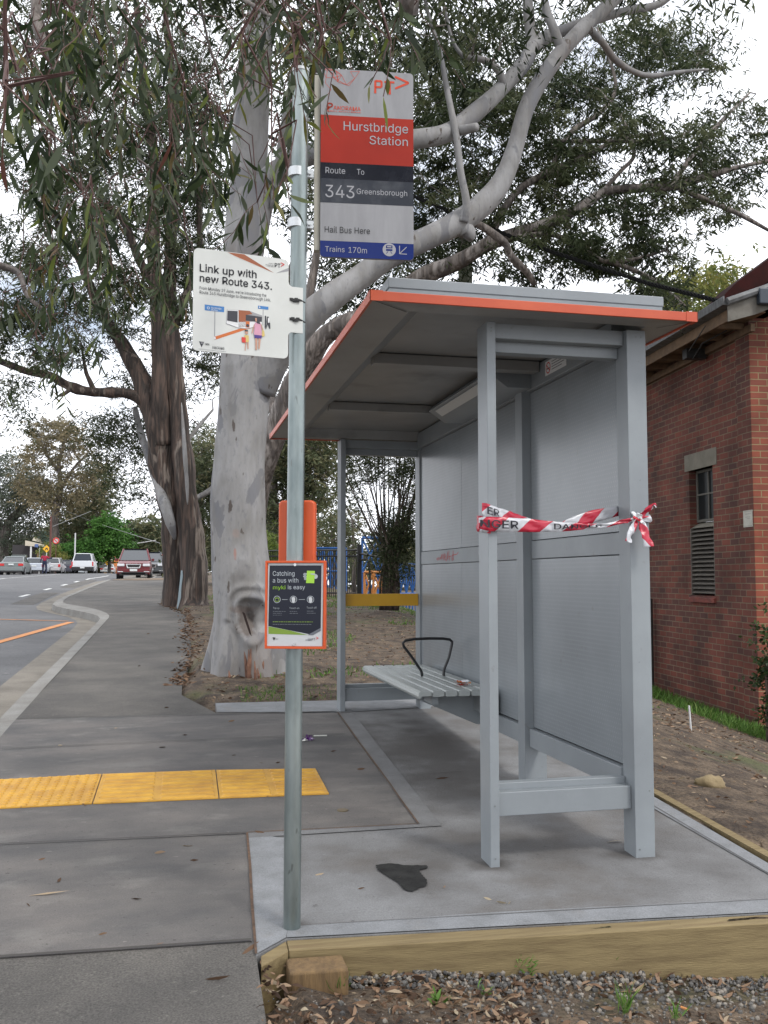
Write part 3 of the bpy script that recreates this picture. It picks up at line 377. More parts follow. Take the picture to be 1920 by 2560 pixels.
def jl(x0,y0,x1,y1,t=.006,off=.009,m=None):
    dx,dy=x1-x0,y1-y0; l=math.hypot(dx,dy); a,b=-dy/l*t/2,dx/l*t/2
    n=max(1,int(l/.35)); top=[];bot=[]
    for i in range(n+1):
        q=i/n; jx=random.uniform(-.0025,.0025) if 0<i<n else 0
        x,y=x0+dx*q+jx,y0+dy*q+jx; k=random.uniform(.7,1.3)
        top.append((x+a*k,y+b*k)); bot.append((x-a*k,y-b*k))
    return top+bot[::-1]
for n,(a,b,c,d,t,m) in enumerate([(-1.09,3.315,.285,3.256,.014,joint_m),(-1.07,4.475,.361,4.41,.012,joint_m),(.29,3.14,.361,4.405,.010,rust_m),(.362,4.41,1.165,4.39,.008,rust_m),(1.165,4.39,1.281,7.262,.010,rust_m),
      (-1.02,6.40,1.2,6.47,.008,joint_m),(-1.09,7.425,1.28,7.30,.014,joint_m),(.418,3.34,.52,4.29,.005,joint_s),(.418,3.342,2.44,3.21,.004,joint_s),(2.385,3.21,2.5,7.7,.005,joint_m),(1.20,5.28,2.39,5.40,.005,joint_s)]):
    sheet('paving_joint',jl(a,b,c,d,t),.0085,m,0)
# kerb and channel
def ribbon3(name,A,B,za,zb,m,lab,wall=None):
    mb=MB()
    def res(P):
        o=[]
        for (x0,y0),(x1,y1) in zip(P,P[1:]):
            n=max(1,int((y1-y0)/4)); 
            for i in range(n): o.append((x0+(x1-x0)*i/n,y0+(y1-y0)*i/n))
        o.append(P[-1]); return o
    # resample pairs together
    rA=[];rB=[]
    for i in range(len(A)-1):
        n=max(1,int(abs(A[i+1][1]-A[i][1])/3))
        for j in range(n):
            t=j/n; rA.append((A[i][0]+(A[i+1][0]-A[i][0])*t,A[i][1]+(A[i+1][1]-A[i][1])*t)); rB.append((B[i][0]+(B[i+1][0]-B[i][0])*t,B[i][1]+(B[i+1][1]-B[i][1])*t))
    rA.append(A[-1]);rB.append(B[-1])
    n=len(rA); V=[(x,y,zl(y)+za) for x,y in rA]+[(x,y,zl(y)+zb) for x,y in rB]
    F=[(i,i+1,n+i+1,n+i) for i in range(n-1)]
    if wall is not None:
        V+=[(x-.02,y,zl(y)+wall) for x,y in rB]; F+=[(n+i,n+i+1,2*n+i+1,2*n+i) for i in range(n-1)]
    mb.add(V,F); o=obj(name,mb,m); tag(o,lab,None,kind='structure'); return o
ribbon3('kerb',KB,KF,.004,.0,conc_k,'pale concrete kerb along the footpath',wall=-.135)
KF2=[(x-.02,y) for x,y in KF]
ribbon3('kerb_channel',KF2,CH,-.135,-.118,chan_m,'concrete gutter channel below the kerb')
# road
yr=sorted(set([p[1] for p in CH]+PY[1:-2]+[160]))
mb=MB(); cx=lambda y: float(np.interp(y,[p[1] for p in CH],[p[0] for p in CH]))
lx=[cx(y)+.012 for y in yr]; n=len(yr)
cols=[lambda y:cx(y)+.012,lambda y:-5.5,lambda y:-14.2,lambda y:-14.35,lambda y:-60]
V=[];
for y in yr:
    for k,f_ in enumerate(cols): V.append((f_(y),y,zl(y)-(.122 if k<3 else .0)+(.08*(k==1))))
F=[(j*5+i,j*5+i+1,(j+1)*5+i+1,(j+1)*5+i) for j in range(n-1) for i in range(2)]
mb.add(V,F); tag(obj('road',mb,road_m),'grey asphalt road with parked cars',None,kind='structure')
mb=MB(); mb.add(V,[(j*5+i,j*5+i+1,(j+1)*5+i+1,(j+1)*5+i) for j in range(n-1) for i in (2,3)]); tag(obj('far_footpath',mb,conc_k),'concrete kerb and verge on the far side of the road',None,kind='structure')
rz=lambda x,y: zl(y)-.122+.08*max(0,min(1,(cx(y)-x)/max(.1,cx(y)+5.5))) if x>-5.5 else zl(y)-.122+.08*(1-min(1,(-5.5-x)/8.7))
white=mat('road_paint_white',(.72,.72,.7),.7,c2=(.5,.5,.48),scale=9); orange_p=mat('road_paint_orange',(.62,.24,.06),.7,c2=(.4,.17,.06),scale=7)
def stripe(pts,wd,m,name,lab):
    mb=MB(); P=[]
    for (x0,y0),(x1,y1) in zip(pts,pts[1:]):
        k=max(1,int(math.hypot(x1-x0,y1-y0)/2)); P+=[(x0+(x1-x0)*i/k,y0+(y1-y0)*i/k) for i in range(k)]
    P.append(pts[-1]); V=[]
    for i,(x,y) in enumerate(P):
        a,b=P[min(i+1,len(P)-1)],P[max(i-1,0)]; dx,dy=a[0]-b[0],a[1]-b[1]; l=math.hypot(dx,dy); nx_,ny_=-dy/l*wd/2,dx/l*wd/2
        for s_ in (1,-1): X,Y=x+nx_*s_,y+ny_*s_; V.append((X,Y,rz(X,Y)+.008))
    mb.add(V,[(2*i,2*i+1,2*i+3,2*i+2) for i in range(len(P)-1)]); tag(obj(name,mb,m),lab,None,kind='structure')
for y0,y1 in ((29.2,30.8),(34.6,36.2),(40,41.7),(45.2,47)): stripe([(-4.25,y0),(-4.23,y1)],.13,white,'lane_marking','white dash of the broken lane line')
stripe([(-4.15,50),(-4.1,60),(-4.15,68)],.12,white,'lane_marking','white edge line beside the red wagon')
stripe([(-8.3,20),(-8.35,50),(-8.65,80)],.12,white,'lane_marking','long white line on the far side of the road')
stripe([(-1.9,19.1),(-3.2,19.4),(-6,19.6)],.09,orange_p,'bay_marking','thin orange cross line of the bus bay')
stripe([(-1.82,18.85),(-2.42,14.8),(-2.75,12.6),(-3.1,10)],.14,orange_p,'bay_marking','wide orange diagonal line of the bus bay')
sheet('verge',[(-2.6,45.2),(-1.2,44.6),(-.2,45.5),(-.2,49.2),(-.9,49.0),(-2.25,47.4),(-2.6,46.3)],.012,mat('verge_brown',(.17,.115,.07),.95,c2=(.1,.07,.045),scale=1.5),0,label='brown leaf covered verge at the far end of the footpath')
# dark repair patch of road surface beside the channel
mb=MB(); sp=[(-3.35,25.2),(-3.5,30),(-3.55,40),(-3.6,50)]
V=[]
for x,y in sp: V+=[(x,y,rz(x,y)+.004),(x-.55,y,rz(x-.55,y)+.004)]
mb.add(V,[(2*i,2*i+1,2*i+3,2*i+2) for i in range(3)]); tag(obj('road_patch',mb,asph),'dark asphalt seam along the channel',None,kind='structure')
# stains on the concrete
stain=mat('water_stain',(.016,.016,.016),.75,spec=.1,c2=(.032,.032,.031),scale=14,detail=8,grain=.3,gscale=190)
def blob(name,cx_,cy,r,asp,off,m,lab,seed=1,k=.3):
    pts=[(cx_+r*asp*(1+k*mn.noise((math.cos(2*math.pi*i/40)*1.6+seed,math.sin(2*math.pi*i/40)*1.6,seed)))*math.cos(2*math.pi*i/40),cy+r*(1+k*mn.noise((math.cos(2*math.pi*i/40)*1.6+seed,math.sin(2*math.pi*i/40)*1.6,seed+5)))*math.sin(2*math.pi*i/40)) for i in range(40)]
    return sheet(name,pts,off,m,0,label=lab)
pud=[(812,1872),(840,1868),(880,1871),(922,1873),(924,1878),(905,1884),(912,1893),(922,1902),(921,1917),(905,1920),(890,1929),(872,1925),(860,1910),(848,1902),(826,1889),(815,1882)]
pp0=[tuple(gpd(a,b,.003)[:2]) for a,b in pud]; pp=[]
for (a_,b_),(c_,d_) in zip(pp0,pp0[1:]+pp0[:1]):
    for k in range(6): t_=k/6; pp.append((a_+(c_-a_)*t_+.006*mn.noise((k*3.1,a_*40,b_*30))*(1 if k else 0),b_+(d_-b_)*t_+.009*mn.noise((k*2.3,b_*50,a_*20))*(1 if k else 0)))
sheet('water_stain',pp,.0075,stain,0,label='dark wet patch on the pale slab')
sdk=mat('grime',(.13,.125,.125),.8,c2=(.24,.24,.245),scale=3.5,lo=.45,hi=.62)
# timber edging
tim=mat('treated_timber',(.235,.178,.085),.8,c2=(.155,.112,.052),scale=3,stretch=(1,14,14),bump=.3,bscale=20,c3=(.16,.1,.05),s3=1.5,lo3=.6,hi3=.72)
tend=mat('timber_block',(.2,.125,.055),.85,c2=(.12,.075,.035),scale=6,stretch=(9,9,1),bump=.5,bscale=16)
t=thing('timber_edging','long pale treated timber board edging the front of the slab','timber edging',(.4,3.2,-.02))
mb=MB(); mb.prism([(.401,3.243,-.017),(.399,3.160,-.0195),(2.088,3.040,-.0245),(2.46,3.013,-.026),(2.46,3.087,-.023),(2.138,3.111,-.0215)],(0,0,-.26)); obj('board',mb,tim,t,bevel=.004)
mb=MB(); mb.prism([(.305,3.137,-.019),(.30,3.074,-.028),(.397,3.158,-.020),(.399,3.241,-.0175)],(0,0,-.16)); obj('mitred_end',mb,tim,t,bevel=.004)
t=thing('timber_peg','short stout timber block against the front of the edging board','timber block',(.47,3.07,-.1))
mb=MB(); mb.box(.386,.572,3.02,3.142,-.26,-.036); o=obj('block',mb,tend,t,bevel=.01)
for vv in o.data.vertices: vv.co.x+=.0; vv.co.y-=.062*(vv.co.x-.0)*.7
t=thing('timber_edging','narrow timber board edging the right side of the slab beside the dirt bank','timber edging',(2.53,4.5,0))
mb=MB(); mb.prism([(2.475,3.09,-.017),(2.52,3.09,-.017),(2.575,4.6,zl(4.6)),(2.685,7.8,zl(7.8)),(2.64,7.8,zl(7.8)),(2.53,4.6,zl(4.6))],(0,0,-.2)); 
mb.v=[(x,y,z+.012) for x,y,z in mb.v]; obj('board',mb,tim,t)
# tactile paving
yel=mat('tactile_yellow',(.62,.34,.04),.65,c2=(.45,.23,.035),scale=6,c3=(.25,.13,.05),s3=30,lo3=.64,hi3=.72,bump=.2)
def tz(x,y): return zl(y)+.002
def tile(corners,kind,lab):
    (a,b,c,d)=[np.array(q) for q in corners] # near-left, near-right, far-right, far-left
    ctr=(a+b+c+d)/4
    t=thing('tactile_tile',lab,'tactile paving',(ctr[0],ctr[1],tz(*ctr)),'yellow tactile tiles across the footpath')
    P=lambda u,v,z:(lambda q:(q[0],q[1],tz(q[0],q[1])+z))(a*(1-u)*(1-v)+b*u*(1-v)+c*u*v+d*(1-u)*v)
    mb=MB(); vs=[P(0,0,.006),P(1,0,.006),P(1,1,.006),P(0,1,.006),P(0,0,0),P(1,0,0),P(1,1,0),P(0,1,0)]
    mb.add(vs,[(0,1,2,3),(0,4,5,1),(1,5,6,2),(2,6,7,3),(3,7,4,0)]); obj('base_plate',mb,yel,t)
    mb=MB()
    if kind=='dome':
        for i in range(12):
            for j in range(12):
                u,v=(i+.5)/12,(j+.5)/12; c0=np.array(P(u,v,.006)); r=.0165; vs=[]
                for k in range(8): vs.append(c0+[r*math.cos(k*R(45)),r*math.sin(k*R(45)),0])
                for k in range(8): vs.append(c0+[.6*r*math.cos(k*R(45)),.6*r*math.sin(k*R(45)),.006])
                mb.add(vs,[(k,(k+1)%8,8+(k+1)%8,8+k) for k in range(8)]+[tuple(range(8,16))])
        obj('raised_domes',mb,yel,t)
    else:
        for j in range(8):
            v=(j+.5)/8
            for s0 in range(2):
                u0,u1=s0*.5+.03,s0*.5+.47; h=.028
                vs=[P(u0,v-h,.006),P(u1,v-h,.006),P(u1,v+h,.006),P(u0,v+h,.006),P(u0+.01,v-h*.5,.012),P(u1-.01,v-h*.5,.012),P(u1-.01,v+h*.5,.012),P(u0+.01,v+h*.5,.012)]
                mb.add(vs,[(4,5,6,7),(0,1,5,4),(1,2,6,5),(2,3,7,6),(3,0,4,7)])
        obj('raised_bars',mb,yel,t)
tile([(-.965,5.03),(-.366,5.03),(-.36,5.625),(-.96,5.6)],'dome','domed yellow tactile tile at the left edge of the photo')
tile([(-.36,5.03),(.262,5.01),(.272,5.603),(-.354,5.624)],'bar','ribbed yellow tactile tile between the domed tile and the pole')
tile([(.268,5.01),(.835,4.985),(.845,5.53),(.278,5.60)],'bar','ribbed yellow tactile tile passing behind the pole at the right end of the strip')
# small drain cap
c=gpd(740,1752); mb=MB(); mb.cyl((c[0],c[1],c[2]+.001),(0,0,1),.028,.006,16); tag(obj('drain_cap',mb,mat('cap',(.14,.11,.07),.8),loc=c),'small round brown cap set in the dark concrete','drain cap')
# ============================================================ SHELTER
galv=mat('galvanised',(.33,.37,.36),.36,c2=(.17,.205,.205),scale=9,metal=.75,stretch=(1,1,.25),bump=.1,bscale=60,speck=.45,sps=40,spt=.66)
paint=mat('grey_paint',(.265,.29,.305),.38,c2=(.215,.235,.25),scale=2.2,spec=.5,bump=.06,bscale=160,detail=10,c3=(.17,.165,.155),s3=14,lo3=.66,hi3=.78,speck=.3,sps=55,spt=.72)
soff=mat('soffit_grey',(.29,.288,.28),.4,c2=(.23,.228,.22),scale=3,detail=9,c3=(.11,.105,.095),s3=2,lo3=.55,hi3=.75)
orang=mat('orange_trim',(.55,.095,.035),.4,c2=(.48,.07,.025),scale=4)
yrail=mat('yellow_rail',(.62,.34,.02),.45,c2=(.55,.29,.02),scale=4)
def perfmat():
    m=mat('perforated_panel',(.25,.275,.292),.27,c2=(.19,.21,.225),scale=1.1,detail=8,spec=.6,c3=(.14,.14,.135),s3=11,lo3=.66,hi3=.8,bump=.03,bscale=3); n=m.node_tree; b=n.nodes['Principled BSDF']; src=b.inputs['Base Color'].links[0].from_socket
    tcn=n.nodes.new('ShaderNodeTexCoord'); sep=n.nodes.new('ShaderNodeSeparateXYZ'); n.links.new(tcn.outputs['Object'],sep.inputs[0])
    def M(op,*a):
        q=n.nodes.new('ShaderNodeMath'); q.operation=op
        for i,v in enumerate(a):
            if isinstance(v,(int,float)): q.inputs[i].default_value=v
            else: n.links.new(v,q.inputs[i])
        return q.outputs[0]
    y=M('MULTIPLY',sep.outputs['Y'],1/.021); z=M('MULTIPLY',sep.outputs['Z'],1/.021)
    row=M('FLOOR',z); y2=M('ADD',y,M('MULTIPLY',M('MODULO',row,2.0),.5))
    fy=M('SUBTRACT',M('FRACT',y2),.5); fz=M('SUBTRACT',M('FRACT',z),.5)
    d=M('SQRT',M('ADD',M('MULTIPLY',fy,fy),M('MULTIPLY',fz,fz)))
    k=M('LESS_THAN',d,.2)
    mx=n.nodes.new('ShaderNodeMix'); mx.data_type='RGBA'; n.links.new(M('MULTIPLY',k,.28),mx.inputs['Factor']); n.links.new(src,mx.inputs['A']); mx.inputs['B'].default_value=(.36,.38,.38,1)
    n.links.new(mx.outputs['Result'],b.inputs['Base Color']); return m
perf=perfmat()
sh=thing('bus_shelter','grey metal bus shelter with flat roof and bright orange roof edge','bus shelter',(1.6,5.4,0))
Z0=2.28
def bx(name,a,m=paint,bevel=.003,par=sh):
    mb=MB(); mb.box(*a); return obj(name,mb,m,par,bevel=bevel)
X0,X1=1.285,1.325; XR0,XR1=1.922,2.012; YN,YF=3.705,7.17
bx('front_post',(X0,X1,YN,YN+.125,-.01,Z0-.004))
bx('front_post',(X0,X1,YF,YF+.15,.12,Z0-.004))
bx('rear_post',(XR0,XR1,YN-.01,YN+.095,-.01,Z0-.004))
bx('rear_post',(XR0,XR1,YF+.02,YF+.15,.12,Z0-.004))
bx('rear_post',(1.885,XR1,4.86,4.96,.03,Z0-.004))
# base shims
# end rails
def endframe(y,s,yel_):
    bx('bottom_rail',(X1+.001,XR0-.001,y,y+.05,.222+s,.318+s)); bx('bottom_rail',(X1+.001,XR0-.001,y+.052,y+.1,.24+s,.345+s))
    bx('top_rail',(X1+.001,XR0-.001,y,y+.05,2.212,2.277)); bx('top_rail',(X1+.001,XR0-.001,y+.052,y+.11,2.165,2.25))
    if yel_: bx('visibility_rail',(X1+.001,XR0-.001,y+.03,y+.06,.975,1.07),yrail)
endframe(YN+.02,0,False); endframe(YF+.03,.025,True)
# back wall
XB=1.935
def panel(y0,y1,z0,z1): return bx('back_panel',(XB,XB+.02,y0,y1,z0,z1),perf,.002)
for (y0,y1) in ((3.80,4.855),(4.965,6.13),(6.134,7.185)):
    panel(y0,y1,.39,1.297); panel(y0,y1,1.401,2.218)
for (y0,y1) in ((3.80,4.855),(4.965,7.185)):
    bx('mid_rail_panel',(XB-.003,XB+.017,y0,y1,1.3,1.398))
    bx('back_bottom_rail',(XB-.025,XB+.04,y0,y1,.285,.382))
bx('back_header',(XB-.03,XB+.05,YN+.098,4.855,2.222,2.34)); bx('back_header',(XB-.03,XB+.05,4.965,YF+.015,2.222,2.34))
mb=MB()
for (y0,y1) in ((3.80,4.855),(4.965,7.185)): mb.box(XB+.021,XB+.03,y0,y1,1.28,1.42); mb.box(XB+.021,XB+.03,y0,y1,.37,.41)
mb.box(XB+.0305,XB+.036,6.1,6.16,.4,2.22); obj('backing_strip',mb,mat('backing_dark',(.03,.03,.03),.8),sh)
# roof
RX0,RX1,RY0,RY1=.745,2.158,3.52,7.32
mb=MB()
for a in ((RX0,RX1,RY0,RY0+.012),(RX0,RX1,RY1-.012,RY1),(RX0,RX0+.012,RY0+.0125,RY1-.0125),(RX1-.012,RX1,RY0+.0125,RY1-.0125)): mb.box(*a,Z0-.001,Z0+.037)
obj('orange_edge',mb,orang,sh,bevel=.002)
for cx_,cy_ in ((RX0,RY0),(RX1,RY0),(RX0,RY1),(RX1,RY1)):
    sx=1 if cx_==RX0 else -1; sy=1 if cy_==RY0 else -1
    mb=MB(); mb.box(min(cx_-.002*sx,cx_+.05*sx),max(cx_-.002*sx,cx_+.05*sx),min(cy_-.002*sy,cy_+.0*sy),max(cy_-.002*sy,cy_+.0*sy)+.0005,Z0-.003,Z0+.039)
    mb.box(min(cx_-.002*sx,cx_),max(cx_-.002*sx,cx_)+.0005,min(cy_-.002*sy,cy_+.05*sy),max(cy_-.002*sy,cy_+.05*sy),Z0-.003,Z0+.039); obj('orange_corner_cap',mb,orang,sh)
# soffit ring: flat band then slanted band up to the ceiling
def ring(z0,a,z1,b,name,m,gap=0):
    (ax0,ax1,ay0,ay1),(bx0,bx1,by0,by1)=a,b
    A=[(ax0,ay0,z0),(ax1,ay0,z0),(ax1,ay1,z0),(ax0,ay1,z0)]; B=[(bx0,by0,z1),(bx1,by0,z1),(bx1,by1,z1),(bx0,by1,z1)]
    mb=MB()
    for i in range(4):
        j=(i+1)%4; mb.add([A[i],A[j],B[j],B[i]],[(0,1,2,3)])
    return obj(name,mb,m,sh)
i0=(RX0+.012,RX1-.012,RY0+.012,RY1-.012); i1=(.935,XB+.06,3.66,7.2); i2=(1.03,XB-.002,3.79,7.15); 
ring(Z0+.006,i0,Z0+.004,i1,'soffit',soff); ring(Z0+.004,i1,Z0+.07,i2,'soffit_slope',soff)
mb=MB(); mb.box(i2[0]-.002,i2[1]+.002,i2[2]-.002,i2[3]+.002,Z0+.071,Z0+.078); obj('ceiling',mb,soff,sh)
mb=MB()
for (cx_,cy_,dx,dy) in ((i0[0],i0[2],.17,.13),(i0[1],i0[2],-.1,.13),(i0[0],i0[3],.17,-.1)):
    l=math.hypot(dx,dy); a,b=-dy/l*.0025,dx/l*.0025
    mb.add([(cx_+a,cy_+b,Z0+.002),(cx_-a,cy_-b,Z0+.002),(cx_+dx-a,cy_+dy-b,Z0+.001),(cx_+dx+a,cy_+dy+b,Z0+.001)],[(0,1,2,3)])
obj('mitre_seam',mb,mat('seam_dark',(.04,.04,.04),.8),sh)
bx('cross_beam',(1.0,XB-.035,4.63,4.71,Z0+.012,Z0+.066),soff); bx('cross_beam',(1.0,XB-.035,6.0,6.08,Z0+.012,Z0+.066),soff)
ring(Z0+.033,(RX0+.002,RX1-.002,RY0+.002,RY1-.002),Z0+.034,(.84,2.04,3.61,7.24),'roof_deck',paint)
mb=MB(); mb.box(RX0+.013,RX1-.013,RY0+.013,RY1-.013,Z0+.030,Z0+.034); obj('roof_underlay',mb,paint,sh) if False else None
bx('roof_cap',(.835,2.05,3.60,7.25,Z0+.079,Z0+.122),paint,.004)
mb=MB()
for a in ((.84,2.045,3.604,3.61),(.84,2.045,7.24,7.246),(.84,.846,3.61,7.24),(2.039,2.045,3.61,7.24)): mb.box(*a,Z0+.0335,Z0+.0785)
obj('roof_cap_skirt',mb,paint,sh)
rv=mat('rivet',(.2,.21,.21),.35,metal=.5)
for (x,y,z) in [(1.305,YN-.001,2.235),(1.305,YN-.001,2.25-.0),(1.965,YN-.011,2.245),(1.305,YN-.001,.27),(1.99,YN-.011,.30),(X1-.02,YN-.001,.06),(1.94,YN-.011,.06),(1.99,YN-.011,2.245)]:
    mb=MB(); mb.cyl((x,y,z),(0,-1,0),.003,.0015,8); obj('rivet',mb,rv,sh)
# light fitting
lf=MB(); y0,y1=4.76,5.97
pr=[(1.905,2.335),(1.69,2.335),(1.66,2.30),(1.77,2.225),(1.905,2.225)]
lf.prism([(x,y0,z) for x,z in pr],(0,y1-y0,0)); lo_=obj('light_fitting',lf,paint,sh,bevel=.003)
mb=MB(); n_=np.array([-.5637,0,-.826]); 
mb.prism([(1.677-.004,4.86,2.2865-.0015),(1.677-.004,5.85,2.2865-.0015),(1.725-.004,5.85,2.2535-.0015),(1.725-.004,4.86,2.2535-.0015)],tuple(n_*.004)); obj('lens',mb,mat('lens',(.55,.56,.55),.3),lo_)
# no smoking sticker on header
st=Plane((XB-.0312,4.56,2.25),(0,-1,0),(0,0,1),.27,.075); stn=MB()
st.rect(stn,0,0,1,1,0,1); st.ring(stn,.15,.5,.03,.006,1,2); st.line(stn,.07,.75,.23,.25,.006,1,3); st.line(stn,.08,.45,.22,.45,.006,2,2)
for i in range(4): st.line(stn,.32,.8-.18*i,.9-.1*(i%2),.8-.18*i,.003,2,2)
white_v=mat('vinyl_white',(.72,.73,.73),.45); red_v=mat('vinyl_red',(.62,.03,.03),.45); blk=mat('ink_black',(.015,.015,.017),.5)
obj('no_smoking_sticker',stn,[white_v,red_v,blk],sh)
# red scrawl on rail panel
mb=MB(); sc=[(0,.3),(.04,.45),(.06,.2),(.1,.5),(.12,.2),(.17,.45),(.2,.35),(.24,.7),(.22,.2),(.28,.75),(.3,.3),(.36,.8),(.34,.15),(.4,.75),(.44,.5),(.38,.4),(.46,.1),(.52,.9),(.5,.2),(.58,.95),(.6,.15),(.56,.45),(.66,.5),(.72,.1),(.76,.95),(.78,.15),(.7,.55),(.9,.6),(.98,.75)]
gp_=Plane((XB-.0035,6.74,1.305),(0,-1,0),(0,0,1),.56,.088)
for (a,b),(c,d) in zip(sc,sc[1:]): gp_.line(mb,a,b,c,d,.005,0,1)
obj('red_scrawl',mb,mat('marker_red',(.5,.06,.06),.6),sh)
# ============================================================ BENCH
be=thing('bench','slatted pale metal bench under the shelter with one black armrest','bench',(1.7,6.2,.52))
slat=mat('bench_alu',(.45,.48,.47),.35,c2=(.38,.41,.4),scale=8,metal=.35,stretch=(1,.2,1))
bz=.535; xa=1.43; wslat=.085
for i in range(6):
    mb=MB(); x0=xa+i*.0795; pr=[]
    if i==0: prof=[(0,-.045),(-.008,-.03),(-.004,-.01),(.012,0),(.075,0),(.085,-.008),(.085,-.028),(.02,-.03)]
    else: prof=[(0,-.008),(.007,0),(.076,0),(.083,-.008),(.083,-.028),(.074,-.034),(.009,-.034),(0,-.028)]
    mb.prism([(x0+a*.86,5.36,bz+b) for a,b in prof][::-1],(0,1.64,0)); obj('slat',mb,slat,be,smooth=True,ang=30)
for y in (5.6,6.75):
    mb=MB(); mb.prism([(1.47,y,bz-.036),(1.93,y,bz-.036),(1.93,y,bz-.24),(1.86,y,bz-.24),(1.5,y,bz-.085)],(0,.05,0)); obj('bracket',mb,paint,be,bevel=.003)
mb=MB(); mb.box(1.52,1.56,5.42,6.9,bz-.085,bz-.037); obj('support_beam',mb,paint,be)
mb=MB(); mb.box(1.84,1.9,5.36,6.95,bz-.15,bz-.037); obj('support_beam',mb,paint,be)
ab=[(1.675,bz-.01),(1.668,bz+.03),(1.60,bz+.13),(1.545,bz+.20),(1.54,bz+.222),(1.556,bz+.238),(1.62,bz+.247),(1.72,bz+.25),(1.82,bz+.248),(1.87,bz+.24),(1.885,bz+.225),(1.883,bz+.205),(1.862,bz+.12),(1.828,bz+.04),(1.822,bz-.01)]
mb=MB(); mb.tube([(x,6.2,z) for x,z in ab],.0095,8); obj('armrest',mb,mat('black_steel',(.012,.012,.014),.4),be,smooth=True)
# snack wrapper on the bench
wr=thing('wrapper','crumpled orange and silver snack wrapper lying on the bench','wrapper',(1.79,5.6,bz))
mb=MB()
for i in range(26):
    c=np.array([1.765+random.uniform(-.045,.045),5.62+random.uniform(-.03,.03),bz+random.uniform(.003,.02)]); a=rng.normal(size=3)*.02; b=rng.normal(size=3)*.02; a[2]*=.4;b[2]*=.4
    q=[c,c+a,c+a+b,c+b]; q=[np.array([x,y,max(z,bz+.001)]) for x,y,z in q]; mb.poly(q,random.choice((0,1,2)))
obj('foil',mb,[mat('foil_o',(.6,.2,.03),.3),mat('foil_s',(.5,.52,.55),.25),mat('foil_r',(.5,.04,.03),.3)],wr)
# ============================================================ POLE AND SIGNS
px,py=.430,3.33
pole=thing('sign_pole','galvanised steel pole carrying the bus stop signs','pole',(px,py,0))
PT=at(753,166,3.37); PB=np.array([px,py,-.03])
# keep the pole in the vertical plane through its base
def pole_at(z): t=(z+.03)/(3.0); return np.array([px+.001*t,py-.0*t,z])
PTz=3.055
mb=MB(); mb.tube([(px,py,-.03),(px+.002,py,1.3),(px+.012,py,PTz)],.0302,28); obj('tube',mb,galv,pole,smooth=True)
mb=MB(); mb.tube([(px+.012,py,PTz),(px+.012,py,PTz+.012)],[.0325,.031],28); obj('cap',mb,mat('cap_grey',(.45,.47,.47),.4),pole,smooth=True)
lg=mat('sign_grey',(.30,.30,.31),.5,c2=(.25,.25,.26),scale=7,spec=.2,stretch=(3,3,.6)); s_red=mat('sign_red',(.34,.03,.018),.4,c2=(.27,.024,.015),scale=3,spec=.15,c3=(.38,.05,.035),s3=9); s_blk=mat('sign_black',(.004,.005,.011),.16,spec=.35,c2=(.02,.022,.03),scale=9,lo=.55,hi=.8); s_dg=mat('sign_charcoal',(.03,.034,.044),.2,spec=.35,c2=(.075,.08,.09),scale=10,lo=.5,hi=.75); s_bl=mat('sign_blue',(.005,.018,.13),.2,spec=.3)
orl=mat('logo_orange',(.55,.07,.035),.5,spec=.2); lgt=mat('letters_silver',(.33,.33,.35),.5,spec=.2)
f_=lambda x,y:(660+x/4.1475,150+y/4.1475)
hd=R(96.3); uu=np.array([math.sin(hd),math.cos(hd),0]); nn=np.cross(uu,[0,0,1])
Yl=3.36
def onpl(P0,n,x,y):
    d=ray(x,y); t=((P0-OC)@n)/(d@n); return OC+d*t
P0=np.array([.5,3.33,2.5])
TL=onpl(P0,nn,*f_(592,85)); TR=onpl(P0,nn,*f_(1556,140)); BL=onpl(P0,nn,*f_(580,2040)); BR=onpl(P0,nn,*f_(1542,2075))
x0=float(np.mean([(TL-P0)@uu,(BL-P0)@uu])); x1=float(np.mean([(TR-P0)@uu,(BR-P0)@uu])); zt=(TL[2]+TR[2])/2; zb=(BL[2]+BR[2])/2
W=x1-x0; H=zt-zb; O=P0+uu*x0; O[2]=zb
SG=Plane(O,uu,(0,0,1),W,H)
fs=thing('bus_stop_sign','tall flag sign with red, black, grey and blue bands right of the pole','bus stop sign',O)
mb=MB(); pts=rrect(W,H,.014); mb.prism([O+uu*a+np.array([0,0,b]) for a,b in pts],-SG.n*.012); obj('panel',mb,lg,fs)
def vb(y): return 1-(y-85-(0))/1965.0   # zoom y measured along left edge
def bandq(name,ya,yb,m,x0=0,x1=1):
    mb=MB(); SG.rect(mb,x0,vb(yb),x1,vb(ya),0,1); return obj(name,mb,m,fs)
bandq('red_band',575,1072,s_red); bandq('black_band',1072,1238,s_blk); bandq('charcoal_band',1238,1488,s_dg)
mb=MB(); zz=vb(1883); r_=.014; pts=[(a/W,b/H) for a,b in rrect(W,H,r_) if b<=r_+1e-6]; pts=[p for p in pts]; lft=[p for p in pts if p[0]<.5]; rgt=[p for p in pts if p[0]>=.5]
SG.poly(mb,rgt+[(1,zz),(0,zz)]+lft,0,1); obj('blue_band',mb,s_bl,fs)
mb=MB()
def fx(x): return (x-586)/962.0
def ft(s,xa,xb,yb,cap,mi,bold=False):
    # zoom coords; slope of the sign top is undone: y given near that x
    k=(xa+xb)/2; yy=yb-55*((k-586)/962)*(1-(yb-85)/3300)
    SG.text(mb,s,fx(xa),vb(yy),fx(xb),cap/1965,mi,3,bold)
ft('Hurstbridge',822,1492,752,92,0); ft('Station',1090,1490,890,88,0)
ft('Route',637,840,1190,62,0); ft('To',960,1036,1200,58,0)
ft('343',636,935,1440,128,0); ft('Greensborough',958,1482,1408,56,0)
ft('Hail Bus Here',632,1096,1805,62,1); ft('Trains',637,836,2000,55,0); ft('170m',876,1065,2008,58,0)
